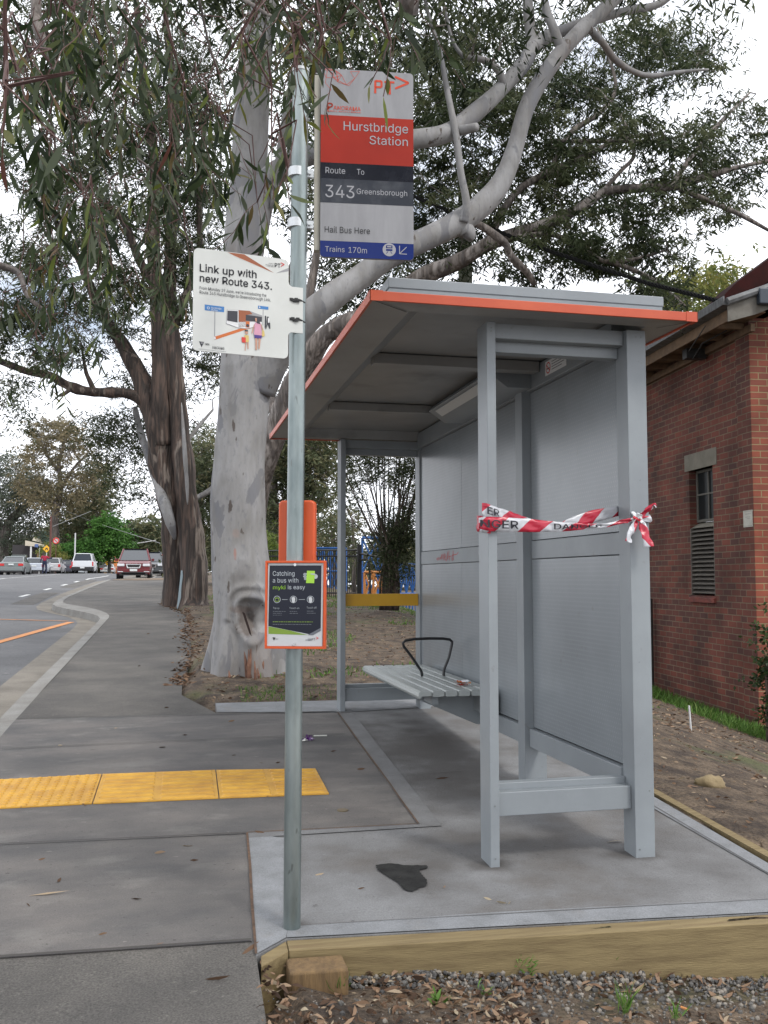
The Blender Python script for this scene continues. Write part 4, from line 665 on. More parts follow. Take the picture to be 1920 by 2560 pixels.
ft('P',650,712,525,72,2,True); ft('ANORAMA',716,998,530,42,2); ft('MELBOURNE',655,1003,552,13,2)
obj('lettering',mb,[lgt,blk,orl],fs)
mb=MB(); L=lambda xa,ya,xb,yb,t,mi=0: SG.line(mb,fx(xa),vb(ya-52*(xa-586)/962),fx(xb),vb(yb-52*(xb-586)/962),t,mi,2)
L(1150,215,1150,350,.0078); L(1150,218,1215,222,.0078); L(1215,222,1215,285,.0078); L(1150,283,1215,285,.0078)
L(1245,228,1350,234,.0078); L(1300,232,1302,362,.0078); L(1355,172,1500,238,.0078); L(1500,238,1358,298,.0078)
net=[(605,105),(655,90),(720,110),(745,115),(890,122),(985,118),(935,195),(875,272),(800,160),(715,185),(640,187),(630,240),(690,312),(655,372),(765,215),(850,262),(760,232)]
for i in range(len(net)):
    for j in range(i+1,len(net)):
        d=math.dist(net[i],net[j])
        if d<118 and (i*7+j*3)%4!=0: L(*net[i],*net[j],.0012)
obj('logo',mb,orl,fs)
mb=MB(); SG.disc(mb,fx(1295),vb(1990-38),.0235*W/.33,0,2,24)
SG.rect(mb,fx(1262),vb(1975-38),fx(1328),vb(1945-38),1,3); SG.rect(mb,fx(1272),vb(1966-38),fx(1318),vb(1954-38),0,4); SG.rect(mb,fx(1262),vb(2002-38),fx(1328),vb(1984-38),1,3); SG.line(mb,fx(1265),vb(2032-38),fx(1282),vb(2008-38),.002,1,3); SG.line(mb,fx(1325),vb(2032-38),fx(1308),vb(2008-38),.002,1,3)
L2=lambda xa,ya,xb,yb: SG.line(mb,fx(xa),vb(ya-45),fx(xb),vb(yb-45),.0028,0,2)
L2(1402,1950,1402,2034); L2(1402,2034,1478,2036); L2(1404,2032,1475,1962)
obj('train_symbol',mb,[lgt,s_bl],fs)
# backing channel and clamps
mb=MB(); q=O-uu*.0+np.array([0,0,.01]); mb.obox(O-uu*.004-SG.n*.045+np.array([0,0,.035]),uu,(0,0,1),-SG.n,-.0+.05,H-.05,-.004); mb.obox(O-uu*.022-SG.n*.05+np.array([0,0,.03]),uu,(0,0,1),SG.n,.02,H-.05,.036)
obj('mounting_channel',mb,mat('channel_beige',(.42,.4,.34),.6,c2=(.36,.34,.28),scale=6),fs)
for zc in (at(753,398,3.32)[2],at(753,533,3.32)[2]):
    mb=MB(); mb.tube([(px,py,zc-.016),(px,py,zc+.016)],.0325,28); 
    mb.obox(np.array([px,py,zc-.014])+uu*.031,uu,(0,0,1),SG.n,.03,.028,.004); mb.obox(np.array([px,py,zc-.014])+uu*.031-SG.n*.012,uu,(0,0,1),SG.n,.03,.028,.004)
    mb.cyl(np.array([px,py,zc])+uu*.046-SG.n*.02,SG.n,.006,.034,8)
    obj('clamp',mb,mat('clamp_alu',(.6,.62,.63),.35,metal=.6),fs,smooth=True)
# --- info sign on the left
hd=R(80.8); ui=np.array([math.sin(hd),math.cos(hd),0]); ni=np.cross(ui,[0,0,1]); P1=np.array([px+.012,py-.031,2.1])
f2=lambda x,y:(460+x/4.879,600+y/4.879)
def ip(x,y):
    q=onpl(P1,ni,*f2(x,y)); return np.array([(q-P1)@ui,q[2]])
pA=ip(118,90); pB=ip(1278,240); pC=ip(105,1350); pD=ip(1268,1445); pT=ip(1452,585); pU=ip(1450,1140)
xl=(pA[0]+pC[0])/2; xr=(pB[0]+pD[0])/2; xt=(pT[0]+pU[0])/2; zt=(pA[1]+pB[1])/2; zb=(pC[1]+pD[1])/2
W=xr-xl; H=zt-zb; O=P1+ui*xl; O[2]=zb; IS=Plane(O,ui,(0,0,1),W,H)
isg=thing('notice_sign','white square sign about a new bus route cable-tied to the left of the pole','notice sign',O)
out=rrect(W,H,.018); t1=pT[1]-zb; t0=pU[1]-zb; tw=xt-xl
tab=[(W,t0-.012),(W+.004,t0-.003),(W+.012,t0),(tw,t0),(tw,t1),(W+.012,t1),(W+.003,t1+.006),(W,t1+.018)]
k0=[i for i,(a,b) in enumerate(out) if a>W-.001 and b<H*.4][-1]
poly=out[:k0+1]+tab+out[k0+1:]
mb=MB(); mb.prism([O+ui*a+np.array([0,0,b]) for a,b in poly],-IS.n*.004); obj('panel',mb,mat('board_white',(.62,.63,.6),.5,c2=(.56,.57,.54),scale=6),isg)
def inorm(x,y):
    q=onpl(O,ni,*f2(x,y)); return ((q-O)@ui/W,(q[2]-zb)/H)
ink=mat('ink_charcoal',(.03,.032,.04),.5); c_or=mat('print_orange',(.55,.14,.03),.5); c_do=mat('print_brown',(.3,.09,.035),.5); c_gr=mat('print_grey',(.3,.3,.31),.5); c_bl=mat('print_blue',(.05,.19,.45),.5); c_wh=mat('print_white',(.7,.7,.7),.5); c_rd=mat('print_red',(.6,.04,.03),.5); c_dk=mat('print_dark',(.035,.035,.045),.5); c_sk=mat('print_skin',(.5,.27,.19),.5); c_pk=mat('print_pink',(.6,.3,.4),.5); c_pu=mat('print_purple',(.06,.03,.2),.5); c_ye=mat('print_yellow',(.6,.45,.15),.5)
IM=[ink,c_or,c_do,c_gr,c_bl,c_wh,c_rd,c_dk,c_sk,c_pk,c_pu,c_ye]
mb=MB()
def it(s,xa,ya,xb,yb,cap,mi=0,bold=False):
    a=inorm(xa,ya); b=inorm(xb,yb); IS.text(mb,s,a[0],(a[1]+b[1])/2,b[0],cap/1230,mi,3,bold)
it('Link up with',190,385,885,465,90,0,True); it('new Route 343.',190,500,1072,615,88,0,True)
it("From Monday 19 June, we're introducing the",190,595,1003,700,36); it('Route 343 Hurstbridge to Greensborough Link.',190,645,1057,760,38)
it('PT',1105,332,1175,340,50,0,True); it('PUBLIC',1035,292,1092,296,12); it('TRANSPORT',992,310,1092,318,12); it('VICTORIA',1020,325,1092,334,12)
it('ORIA',255,1280,310,1287,22,0,True); it('PANORAMA',345,1330,492,1338,32); it('ICT',205,1262,250,1270,16,5)
it('Hurstbridge',330,838,455,850,22,5); it('Station',330,862,410,870,20,5)
obj('lettering',mb,IM,isg)
mb=MB()
def ig(pts,mi,k=1): IS.poly(mb,[inorm(x,y) for x,y in pts],mi,k)
def il(xa,ya,xb,yb,t,mi,k=2): a=inorm(xa,ya);b=inorm(xb,yb); IS.line(mb,*a,*b,t,mi,k)
ig([(530,150),(735,175),(1095,402)],2,1); ig([(530,150),(1095,402),(1085,398),(620,195)],1,2); ig([(1275,340),(1278,380),(1118,406)],3,1)
il(1180,278,1222,300,.0028,6,3); il(1222,300,1180,322,.0028,6,3)
ig([(182,1236),(248,1243),(214,1310)],7,1); il(178,1328,512,1363,.0012,3)
ig([(252,786),(490,815),(488,882),(252,857)],4,1); il(376,870,373,1175,.003,3,1)
ig([(902,800),(1030,815),(1029,852),(902,838)],4,1); il(965,850,962,1040,.0025,3,1)
# bus
ig([(360,1195),(372,1180),(700,1075),(860,1045),(840,1070),(720,1105),(395,1212),(372,1215)],1,1)
ig([(525,848),(668,856),(668,1078),(512,1022)],3,2); ig([(529,852),(664,860),(662,1072),(517,1018)],5,3); ig([(531,862),(654,869),(652,1008),(524,984)],7,4)
ig([(662,856),(800,866),(952,922),(950,1048),(770,1083),(662,1078)],3,2); ig([(664,1000),(948,1000),(948,1044),(770,1079),(664,1074)],5,3); ig([(665,856),(800,866),(835,905),(752,915),(752,1060),(668,1072)],2,3); ig([(752,912),(950,940),(948,1000),(752,985)],7,3); ig([(752,990),(800,995),(795,1070),(752,1068)],1,4)
IS.disc(mb,*inorm(775,1045),.0055,7,5,14); IS.disc(mb,*inorm(296,830),.0048,5,3,16); IS.disc(mb,*inorm(296,830),.0032,4,4,16); IS.disc(mb,*inorm(921,822),.0026,5,3,12); IS.disc(mb,*inorm(374,1197),.004,5,3,12)
# figures drawn on the sign
ig([(862,1010),(930,1010),(945,1140),(850,1135)],9,6); ig([(850,1133),(948,1143),(946,1170),(852,1158)],9,7); ig([(852,1157),(946,1168),(942,1205),(860,1198)],10,7)
ig([(866,1198),(892,1200),(888,1345),(868,1340)],8,6); ig([(906,1203),(934,1205),(920,1330),(902,1325)],8,6); ig([(862,935),(905,940),(928,1030),(890,1020),(866,990)],7,7); ig([(862,955),(885,955),(885,1000),(868,995)],8,8)
ig([(862,1030),(852,1030),(820,1140),(832,1142)],8,5); ig([(930,1020),(942,1030),(968,1100),(955,1110)],8,5); ig([(955,1095),(975,1110),(985,1170),(962,1182),(945,1170)],11,5)
ig([(740,1100),(778,1102),(778,1150),(745,1148)],8,5); ig([(738,1098),(778,1100),(780,1118),(738,1115)],7,6); ig([(735,1160),(788,1165),(790,1245),(740,1250)],11,4); ig([(700,1185),(750,1190),(752,1255),(705,1250)],6,5); ig([(745,1250),(758,1250),(750,1350),(740,1350)],8,4); ig([(768,1250),(785,1250),(786,1330),(775,1330)],8,4)
ig([(1010,935),(1030,935),(1050,1020),(1052,1085),(1040,1085),(1020,1030),(1000,1090),(990,1085),(1008,1020)],7,3); ig([(985,925),(1000,925),(1004,1000),(996,1070),(984,1070)],7,3); ig([(1022,950),(1040,960),(1042,1010),(1022,1010)],5,4)
obj('printed_picture',mb,IM,isg)
for (ya,yb) in ((715,770),(975,990)):
    z_=(ip(1440,(ya+yb)/2))[1]; mb=MB()
    mb.tube([(px+.034*math.cos(a),py+.034*math.sin(a),z_+.003*math.sin(3*a)) for a in np.linspace(0,2*math.pi,20)],.0032,6,caps=False)
    for i in range(5): mb.obox(np.array([px-.028+i*.006,py-.039-.002*(i%2),z_-.006+random.uniform(-.004,.004)]),(1,0,0),(0,0,1),(0,1,0),.012,.010,.006)
    obj('cable_tie',mb,mat('cable_tie_black',(.012,.012,.012),.5),isg)
# --- framed poster and orange case
od=mat('orange_case',(.62,.085,.012),.4,c2=(.55,.075,.012),scale=5)
f3=lambda x,y:(640+x/5.395,1230+y/5.395)
hd=R(108); um=np.array([math.sin(hd),math.cos(hd),0]); nm=np.cross(um,[0,0,1]); P2=np.array([px,py,1.1])-nm*0+nm*.048
def mp_(x,y):
    q=onpl(P2,nm,*f3(x,y)); return ((q-P2)@um,q[2])
a,b,c,d=mp_(135,925),mp_(945,930),mp_(115,2108),mp_(935,2120)
xl=(a[0]+c[0])/2; xr=(b[0]+d[0])/2; zt=(a[1]+b[1])/2; zb=(c[1]+d[1])/2; W=xr-xl; H=zt-zb; O=P2+um*xl; O[2]=zb
ps=thing('poster_case','orange framed dark poster fixed to the pole at waist height','poster case',O)
MP=Plane(O,um,(0,0,1),W,H); MP.O=MP.O
mb=MB(); fwid=.0075
mb.obox(O-MP.n*.02,um,(0,0,1),MP.n,W,H,.018)
for (x0_,z0_,w_,h_) in ((0,0,W,fwid),(0,H-fwid,W,fwid),(0,fwid,fwid,H-2*fwid),(W-fwid,fwid,fwid,H-2*fwid)): mb.obox(O+um*x0_+np.array([0,0,z0_])-MP.n*.002,um,(0,0,1),MP.n,w_,h_,.008)
obj('frame',mb,od,ps,bevel=.001)
pw=mat('poster_white',(.5,.51,.52),.35,spec=.3); pn=mat('poster_navy',(.007,.009,.02),.3,spec=.35); pg=mat('poster_green',(.32,.58,.04),.3); pg2=mat('poster_olive',(.17,.27,.03),.3); pgr=mat('poster_steel',(.12,.13,.15),.3)
PMs=[pw,pn,pg,pg2,pgr,blk,c_rd,mat('poster_text',(.4,.43,.46),.3)]
mb=MB(); Q=lambda x,y:((x-125)/815.0,1-(y-927)/1186.0)
def mg(pts,mi,k): MP.poly(mb,[Q(x,y) for x,y in pts],mi,k)
mg([(160,960),(908,960),(897,2078),(152,2078)],0,1); mg([(180,990),(882,990),(876,1830),(765,1925),(170,1810)],1,2); mg([(172,1815),(460,1868),(700,1928),(172,1915)],3,2); mg([(700,1928),(876,1830),(876,1870),(770,1930)],4,3)
obj('poster',mb,PMs,ps); mb=MB()
def mt(s,xa,xb,y,cap,mi,bold=False): MP.text(mb,s,Q(xa,y)[0],Q(xa,y)[1],Q(xb,y)[0],cap/1186,mi,4,bold)
mt('Catching',225,520,1130,62,7); mt('a bus with',225,572,1222,60,7); mt('myki',228,398,1312,48,2,True); mt('is easy',430,662,1312,56,7)
mt('Top up',232,318,1578,24,7,True); mt('Touch on',452,586,1578,24,7,True); mt('Touch off',686,820,1572,24,7,True)
def words(xa,xb,y,h,mi,seed):
    rr=random.Random(seed); x=xa
    while x<xb-8:
        w_=min(rr.uniform(14,46),xb-x); mg([(x,y-h/2),(x+w_,y-h/2),(x+w_,y+h/2),(x,y+h/2)],mi,4); x+=w_+7
words(232,402,1612,7,4,1); words(232,365,1637,6,4,2); words(232,350,1662,5,4,3); words(458,556,1612,7,4,4); words(458,568,1638,7,4,5); words(690,790,1607,7,4,6); words(690,806,1635,7,4,7)
words(230,770,1752,8,3,8); words(230,750,1786,7,4,9)
mt('PT',755,802,2002,34,5); mt('ORIA',260,308,1988,12,5); mt('myki',694,776,1160,26,3)
obj('lettering',mb,PMs,ps); mb=MB()
for x in (285,507,737): MP.ring(mb,*Q(x,1450),.0125,.0016,7,4,28)
MP.line(mb,*Q(352,1452),*Q(428,1452),.0012,7,4); MP.line(mb,*Q(578,1452),*Q(662,1450),.0012,7,4)
for x in (507,737): mg([(x-26,1425),(x+10,1412),(x+26,1440),(x+22,1480),(x,1500),(x-20,1480)],0,5)
mg([(258,1425),(315,1425),(315,1480),(258,1480)],3,4); mg([(266,1440),(305,1435),(305,1470),(266,1470)],1,5)
for i in range(3): MP.disc(mb,*Q(660+i*3,1110+i*30),.005,7,4,12)
mg([(640,1100),(690,1095),(690,1115),(636,1120)],7,4); mg([(636,1130),(690,1130),(690,1148),(640,1150)],7,4); mg([(648,1165),(690,1160),(690,1180),(655,1185)],7,4)
MP.disc(mb,*Q(800,1140),.0085,7,4,20); mg([(688,1062),(795,1065),(785,1230),(676,1228)],2,5); mg([(735,1100),(800,1100),(800,1120),(738,1112)],7,6)
MP.line(mb,*Q(812,1952),*Q(846,1968),.0018,6,4); MP.line(mb,*Q(846,1968),*Q(812,1984),.0018,6,4); mg([(228,1960),(268,1963),(248,2005)],5,4); MP.line(mb,*Q(672,1995),*Q(750,1990),.002,4,4)
for i in range(3): MP.line(mb,*Q(705,1972+i*14),*Q(748,1971+i*14),.0009,4,4)
obj('poster_pictures',mb,PMs,ps)
for (x,y) in ((528,980),(516,2052)):
    mb=MB(); q=Q(x,y); mb.cyl(MP.p(*q,3),MP.n,.0052,.0045,12); obj('screw',mb,mat('screw',(.6,.6,.6),.25,metal=.8),ps,smooth=True)
# orange rounded case behind pole
P3=np.array([px,py,1.35])-nm*.034
def oc(x,y):
    q=onpl(P3,nm,*f3(x,y)); return ((q-P3)@um,q[2])
a=oc(303,112); b=oc(792,918); W2=b[0]-a[0]; H2=a[1]-b[1]+.02; O2=P3+um*a[0]; O2[2]=b[1]-.02
cs=thing('orange_box','rounded bright orange plastic box mounted behind the pole above the poster','box',O2)
mb=MB(); mb.prism([O2+um*x+np.array([0,0,z]) for x,z in rrect(W2,H2,.017,6)],-nm*.045); obj('shell',mb,od,cs,bevel=.009,smooth=True)
# ============================================================ DANGER TAPE
def tapemat():
    m=mat('danger_tape_film',(.7,.71,.72),.3); n=m.node_tree; b=n.nodes['Principled BSDF']; uv=n.nodes.new('ShaderNodeUVMap'); uv.uv_map='UVMap'; sp=n.nodes.new('ShaderNodeSeparateXYZ'); n.links.new(uv.outputs[0],sp.inputs[0])
    def M(op,*a):
        q=n.nodes.new('ShaderNodeMath'); q.operation=op
        for i,v in enumerate(a):
            if isinstance(v,(int,float)): q.inputs[i].default_value=v
            else: n.links.new(v,q.inputs[i])
        return q.outputs[0]
    k=M('LESS_THAN',M('FRACT',M('ADD',M('DIVIDE',sp.outputs['X'],.2),M('MULTIPLY',sp.outputs['Y'],-.3))),.5)
    mx=n.nodes.new('ShaderNodeMix'); mx.data_type='RGBA'; n.links.new(k,mx.inputs['Factor']); mx.inputs['A'].default_value=(.52,.53,.56,1); mx.inputs['B'].default_value=(.46,.018,.045,1); n.links.new(mx.outputs['Result'],b.inputs['Base Color'])
    return m
tapem=tapemat(); film=tapem
tp=thing('danger_tape','red and white danger tape strung between the near shelter posts and knotted at the right','barrier tape',(1.6,3.62,1.4))
def ribbon(name,C,Wv,s0=0,text=None,flip=False):
    """C: list of centre points, Wv: list of half-width vectors"""
    C=[np.array(c,float) for c in C]; Wv=[np.array(c,float) for c in Wv]
    # smooth resample
    t=np.arange(len(C)); tt=np.linspace(0,len(C)-1,(len(C)-1)*8+1)
    def sm(A):
        A=np.array(A); o=[]
        for q in tt:
            i=min(int(q),len(A)-2); f=q-i; p0=A[max(i-1,0)];p1=A[i];p2=A[i+1];p3=A[min(i+2,len(A)-1)]
            o.append(.5*((2*p1)+(-p0+p2)*f+(2*p0-5*p1+4*p2-p3)*f*f+(-p0+3*p1-3*p2+p3)*f**3))
        return np.array(o)
    Cs=sm(C); Ws=sm(Wv); L=np.concatenate([[0],np.cumsum(np.linalg.norm(np.diff(Cs,axis=0),axis=1))])
    mb=MB(); K=5; V=[]; UV=[]
    for i in range(len(Cs)):
        tan=Cs[min(i+1,len(Cs)-1)]-Cs[max(i-1,0)]; nrm=np.cross(tan,Ws[i]); nrm/=np.linalg.norm(nrm)+1e-9
        for j in range(K):
            f=j/(K-1)*2-1; V.append(Cs[i]+Ws[i]*f+nrm*(.0045*math.sin(L[i]*60+j*1.7)*(1-abs(f)*.5)+.003*math.sin(L[i]*143+j*2.9))); UV.append((L[i]+s0,j/(K-1)))
    n=len(Cs); F=[(i*K+j,(i+1)*K+j,(i+1)*K+j+1,i*K+j+1) for i in range(n-1) for j in range(K-1)]
    mb.add(V,F); o=obj(name,mb,tapem,tp,smooth=True,ang=180)
    uvl=o.data.uv_layers.new(name='UVMap')
    for lp in o.data.loops: uvl.data[lp.index].uv=UV[lp.vertex_index]
    o.modifiers.new('s','SOLIDIFY').thickness=.0006
    if text:
        mb=MB()
        for (s,xa,xb) in text:
            G,GF=glyphs(s,True); xs_=[g[0] for g in G]; a0,a1=min(xs_),max(xs_); vs=[]
            for gx,gy in G:
                l=xa+(gx-a0)/(a1-a0)*(xb-xa); f=-.55+gy/.51*1.1
                i=int(np.clip(np.searchsorted(L,l)-1,0,len(L)-2)); k=(l-L[i])/(L[i+1]-L[i]+1e-9); c=Cs[i]*(1-k)+Cs[i+1]*k; w_=Ws[i]*(1-k)+Ws[i+1]*k
                tan=Cs[i+1]-Cs[i]; nr=np.cross(tan,w_); nr/=np.linalg.norm(nr)+1e-9
                if nr[1]>0: nr=-nr
                vs.append(c+w_*f+nr*.0095)
            mb.add(vs,GF)
        obj('lettering',mb,mat('tape_ink',(.02,.02,.03),.5),o)
    return o
Z=lambda x,y,Y: (lambda P:np.array(P))((OC+ray(1100+x/2.765,1200+y/2.765)*(Y/ray(1100+x/2.765,1200+y/2.765)[1])))
def row(pts,Y):
    C=[];Wv=[]
    for x,ya,yb,dy in pts:
        a=Z(x,ya,Y+dy); b=Z(x,yb,Y+dy); C.append((a+b)/2); Wv.append((a-b)/2)
    return C,Wv
C,Wv=row([(268,262,335,-.005),(330,254,350,-.014),(395,256,356,-.012),(600,268,360,-.008),(760,284,358,-.006),(900,294,352,-.006),(1050,302,334,-.006),(1150,298,326,-.01),(1240,278,306,-.014),(1335,258,290,-.022)],YN-.002)
ribbon('strand',C,Wv,.03,[('NGER',.005,.17),('DANGER',.33,.55)])
C,Wv=row([(290,158,250,-.008),(330,165,256,-.013),(395,188,272,-.004),(500,222,290,.03),(610,262,300,.06),(800,300,335,.09),(900,262,330,.10),(1050,210,300,.11),(1235,180,248,.12)],YN+.0)
ribbon('strand',C,Wv,.12,[('ER',.02,.075)])
# wrap round left side of the front post
xz=lambda a: X0+a
c0=Z(268,255,YN); c1=Z(268,335,YN)
ribbon('strand',[(X0-.006,YN+.13,1.43),(X0-.006,YN+.08,1.425),(X0-.007,YN+.01,1.42),(X0+.008,YN-.010,1.415)],[(0,.004,.033),(0,-.003,.035),(0,0,.036),(0,0,.035)],.07)
# knot and tails on the rear post
kx=Z(1365,262,YN-.035)
mb=MB()
for i in range(7):
    a=rng.normal(size=3)*.012; b=rng.normal(size=3)*.012; mb.tube([kx+a-[.02,0,0],kx+b*.6+[0,-.012,0],kx-a+[.02,0,.004]],[.009,.014,.008],7,random.choice((0,1)),flat=.5)
obj('knot',mb,[mat('film_white',(.66,.68,.69),.3),mat('film_red',(.58,.02,.035),.3)],tp,smooth=True)
def tail(pts,hw,s0,Y):
    C=[Z(x,y,Y-.02-.01*i) for i,(x,y) in enumerate(pts)]; 
    Wv=[]
    for i in range(len(C)):
        t=C[min(i+1,len(C)-1)]-C[max(i-1,0)]; q=np.cross(t,[0,1,0]); q/=np.linalg.norm(q); Wv.append(q*hw[i]+np.array([0,.006*(-1)**i,0]))
    ribbon('tail',C,Wv,s0)
tail([(1360,275),(1335,330),(1312,380),(1302,428)],[.008,.013,.014,.013],.1,YN-.03)
tail([(1385,275),(1405,330),(1425,385),(1445,462)],[.01,.017,.02,.021],.22,YN-.03)
tail([(1385,255),(1420,218),(1455,188),(1480,170),(1494,190)],[.01,.011,.009,.005,.004],.05,YN-.03)
ribbon('strand',[kx+[0,0,0],(XR1+.006,YN-.02,kx[2]-.004),(XR1+.006,YN+.06,kx[2]+.01),(XR1+.005,YN+.13,kx[2]+.02)],[(0,0,.012),(0,0,.014),(0,0,.02),(0,0,.025)],.3)
# the shelter, its bench and what lies on them: scaled up slightly about the camera so the footings meet the slab
SHK=1.0175
for o_ in (sh,be,wr,tp):
    L0=ORGS[o_.name]; o_.scale=(SHK,SHK,SHK); o_.location=(L0[0]*SHK,L0[1]*SHK,L0[2]*SHK-.021)
# ============================================================ BRICK BUILDING
BA=R(5.67); BC=np.array([7.407,10.858,0])
ang_=-BA
def brickmat(name,axis):
    m=bpy.data.materials.new(name); m.use_nodes=True; n=m.node_tree; b=n.nodes['Principled BSDF']; L_=n.links.new
    tcn=n.nodes.new('ShaderNodeTexCoord'); sp=n.nodes.new('ShaderNodeSeparateXYZ'); L_(tcn.outputs['Object'],sp.inputs[0]); cb=n.nodes.new('ShaderNodeCombineXYZ'); L_(sp.outputs[axis],cb.inputs[0]); L_(sp.outputs['Z'],cb.inputs[1])
    br=n.nodes.new('ShaderNodeTexBrick'); br.inputs['Scale'].default_value=1; br.inputs['Brick Width'].default_value=.24; br.inputs['Row Height'].default_value=.0865; br.inputs['Mortar Size'].default_value=.0075; br.inputs['Mortar Smooth'].default_value=.3; br.inputs['Bias'].default_value=-.1
    br.inputs['Color1'].default_value=(.17,.048,.031,1); br.inputs['Color2'].default_value=(.075,.033,.028,1); br.inputs['Mortar'].default_value=(.17,.13,.085,1)
    wob=n.nodes.new('ShaderNodeTexNoise'); wob.inputs['Scale'].default_value=3; L_(cb.outputs[0],wob.inputs['Vector'])
    mxv=n.nodes.new('ShaderNodeVectorMath'); mxv.operation='MULTIPLY_ADD'; L_(wob.outputs['Color'],mxv.inputs[0]); mxv.inputs[1].default_value=(.014,.010,0); L_(cb.outputs[0],mxv.inputs[2]); L_(mxv.outputs[0],br.inputs['Vector'])
    nz_=n.nodes.new('ShaderNodeTexNoise'); nz_.inputs['Scale'].default_value=1.3; nz_.inputs['Detail'].default_value=8; L_(cb.outputs[0],nz_.inputs['Vector'])
    mr=n.nodes.new('ShaderNodeMapRange'); mr.inputs['From Min'].default_value=.35; mr.inputs['From Max'].default_value=.7; mr.inputs['To Min'].default_value=.55; mr.inputs['To Max'].default_value=1.3; L_(nz_.outputs['Fac'],mr.inputs['Value'])
    mm=n.nodes.new('ShaderNodeVectorMath'); mm.operation='SCALE'; L_(br.outputs['Color'],mm.inputs[0]); L_(mr.outputs[0],mm.inputs['Scale']); L_(mm.outputs[0],b.inputs['Base Color'])
    bp=n.nodes.new('ShaderNodeBump'); bp.inputs['Strength'].default_value=.8; bp.inputs['Distance'].default_value=.008; bp.invert=True; L_(br.outputs['Fac'],bp.inputs['Height']); L_(bp.outputs[0],b.inputs['Normal'])
    b.inputs['Roughness'].default_value=.88; return m
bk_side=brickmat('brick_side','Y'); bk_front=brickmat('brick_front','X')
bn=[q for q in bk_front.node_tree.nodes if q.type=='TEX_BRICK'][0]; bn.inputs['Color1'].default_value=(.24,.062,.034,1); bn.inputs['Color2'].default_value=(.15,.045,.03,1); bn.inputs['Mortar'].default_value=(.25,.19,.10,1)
bl=thing('brick_building','red brick building with tall narrow louvred window and pitched dark roof behind the shelter','building',BC,rotz=ang_,local=True)
ZB=-1.6; ZE=4.62
# side wall with opening  (local: x right, y away)
def wallpiece(y0,y1,z0,z1,x0=0.04,x1=.3): 
    return (x0,x1,y0,y1,z0,z1)
mb=MB()
for a in (wallpiece(.36,1.18,ZB,ZE),wallpiece(1.94,9.5,ZB,ZE),wallpiece(1.18,1.94,ZB,.93),wallpiece(1.18,1.94,2.80,ZE)): mb.box(*a)
obj('wall',mb,bk_side,bl); mb=MB(); mb.box(-.0,.32,.0,.36,ZB,ZE); obj('corner_pier',mb,[bk_side],bl)
# front wall (brick mapped on X) sits 3 mm proud
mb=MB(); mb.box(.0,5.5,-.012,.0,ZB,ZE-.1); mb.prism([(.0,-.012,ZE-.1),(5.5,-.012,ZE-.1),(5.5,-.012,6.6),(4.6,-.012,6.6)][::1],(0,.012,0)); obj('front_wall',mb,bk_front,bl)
mb=MB(); mb.box(5.3,5.5,.0,9.5,ZB,ZE); obj('wall',mb,bk_side,bl)
lint=mat('lintel_concrete',(.2,.185,.15),.9,c2=(.15,.14,.11),scale=5,bump=.3); darkg=mat('window_glass',(.012,.015,.016),.3,spec=.25); frm=mat('window_frame',(.11,.105,.09),.7)
mb=MB(); mb.box(.03,.25,1.045,2.07,2.80,3.05); obj('lintel',mb,lint,bl,bevel=.004)
wn_=MB(); wn_.box(.17,.19,1.18,1.94,2.02,2.80); wo=obj('window',wn_,darkg,bl)
mb=MB()
for y0,y1,z0,z1 in ((1.18,1.22,2.02,2.8),(1.90,1.94,2.02,2.8),(1.22,1.90,2.76,2.8),(1.22,1.90,2.02,2.06),(1.54,1.565,2.06,2.76),(1.22,1.54,2.42,2.445),(1.565,1.9,2.42,2.445)): mb.box(.15,.168,y0,y1,z0,z1)
obj('frame',mb,frm,wo)
mb=MB(); mb.prism([(.05,1.18,1.93),(.2,1.18,2.02),(.2,1.18,1.93)],(0,.76,0)); obj('mid_sill',mb,lint,bl)
lv=mat('louvre_slats',(.135,.12,.1),.8,c2=(.09,.08,.07),scale=8); lo=MB()
for i in range(15):
    z=.965+i*.0645; lo.prism([(.045,1.2,z),(.045,1.2,z+.012),(.15,1.2,z+.062),(.15,1.2,z+.05)],(0,.72,0))
lo.box(.04,.15,1.18,1.198,.94,1.93); lo.box(.04,.15,1.922,1.94,.94,1.93); l_=obj('louvre',lo,lv,bl)
mb=MB(); mb.box(.2,.22,1.18,1.94,.93,2.02); obj('backing',mb,mat('dark_void',(.01,.01,.01),.9),l_)
mb=MB(); mb.prism([(.0,1.16,.83),(.0,1.16,.9),(.2,1.16,.95),(.2,1.16,.83)],(0,.8,0)); obj('window_sill',mb,mat('brick_sill',(.2,.05,.035),.85,c2=(.1,.035,.03),scale=8),bl,bevel=.005)
ntc=MB(); ntc.box(-.006,-.001,.02,.255,1.86,2.08); no=obj('notice_plate',ntc,mat('plate_cream',(.48,.47,.42),.5,c2=(.4,.39,.34),scale=9),bl)
# notice border lines
mb=MB()
for (y0,y1,z0,z1) in ((.035,.24,1.872,1.875),(.035,.24,2.065,2.068),(.06,.2,2.03,2.034),(.07,.2,1.99,1.993),(.07,.16,1.97,1.973)): mb.box(-.0072,-.0062,y0,y1,z0,z1)
obj('faint_print',mb,frm,no)
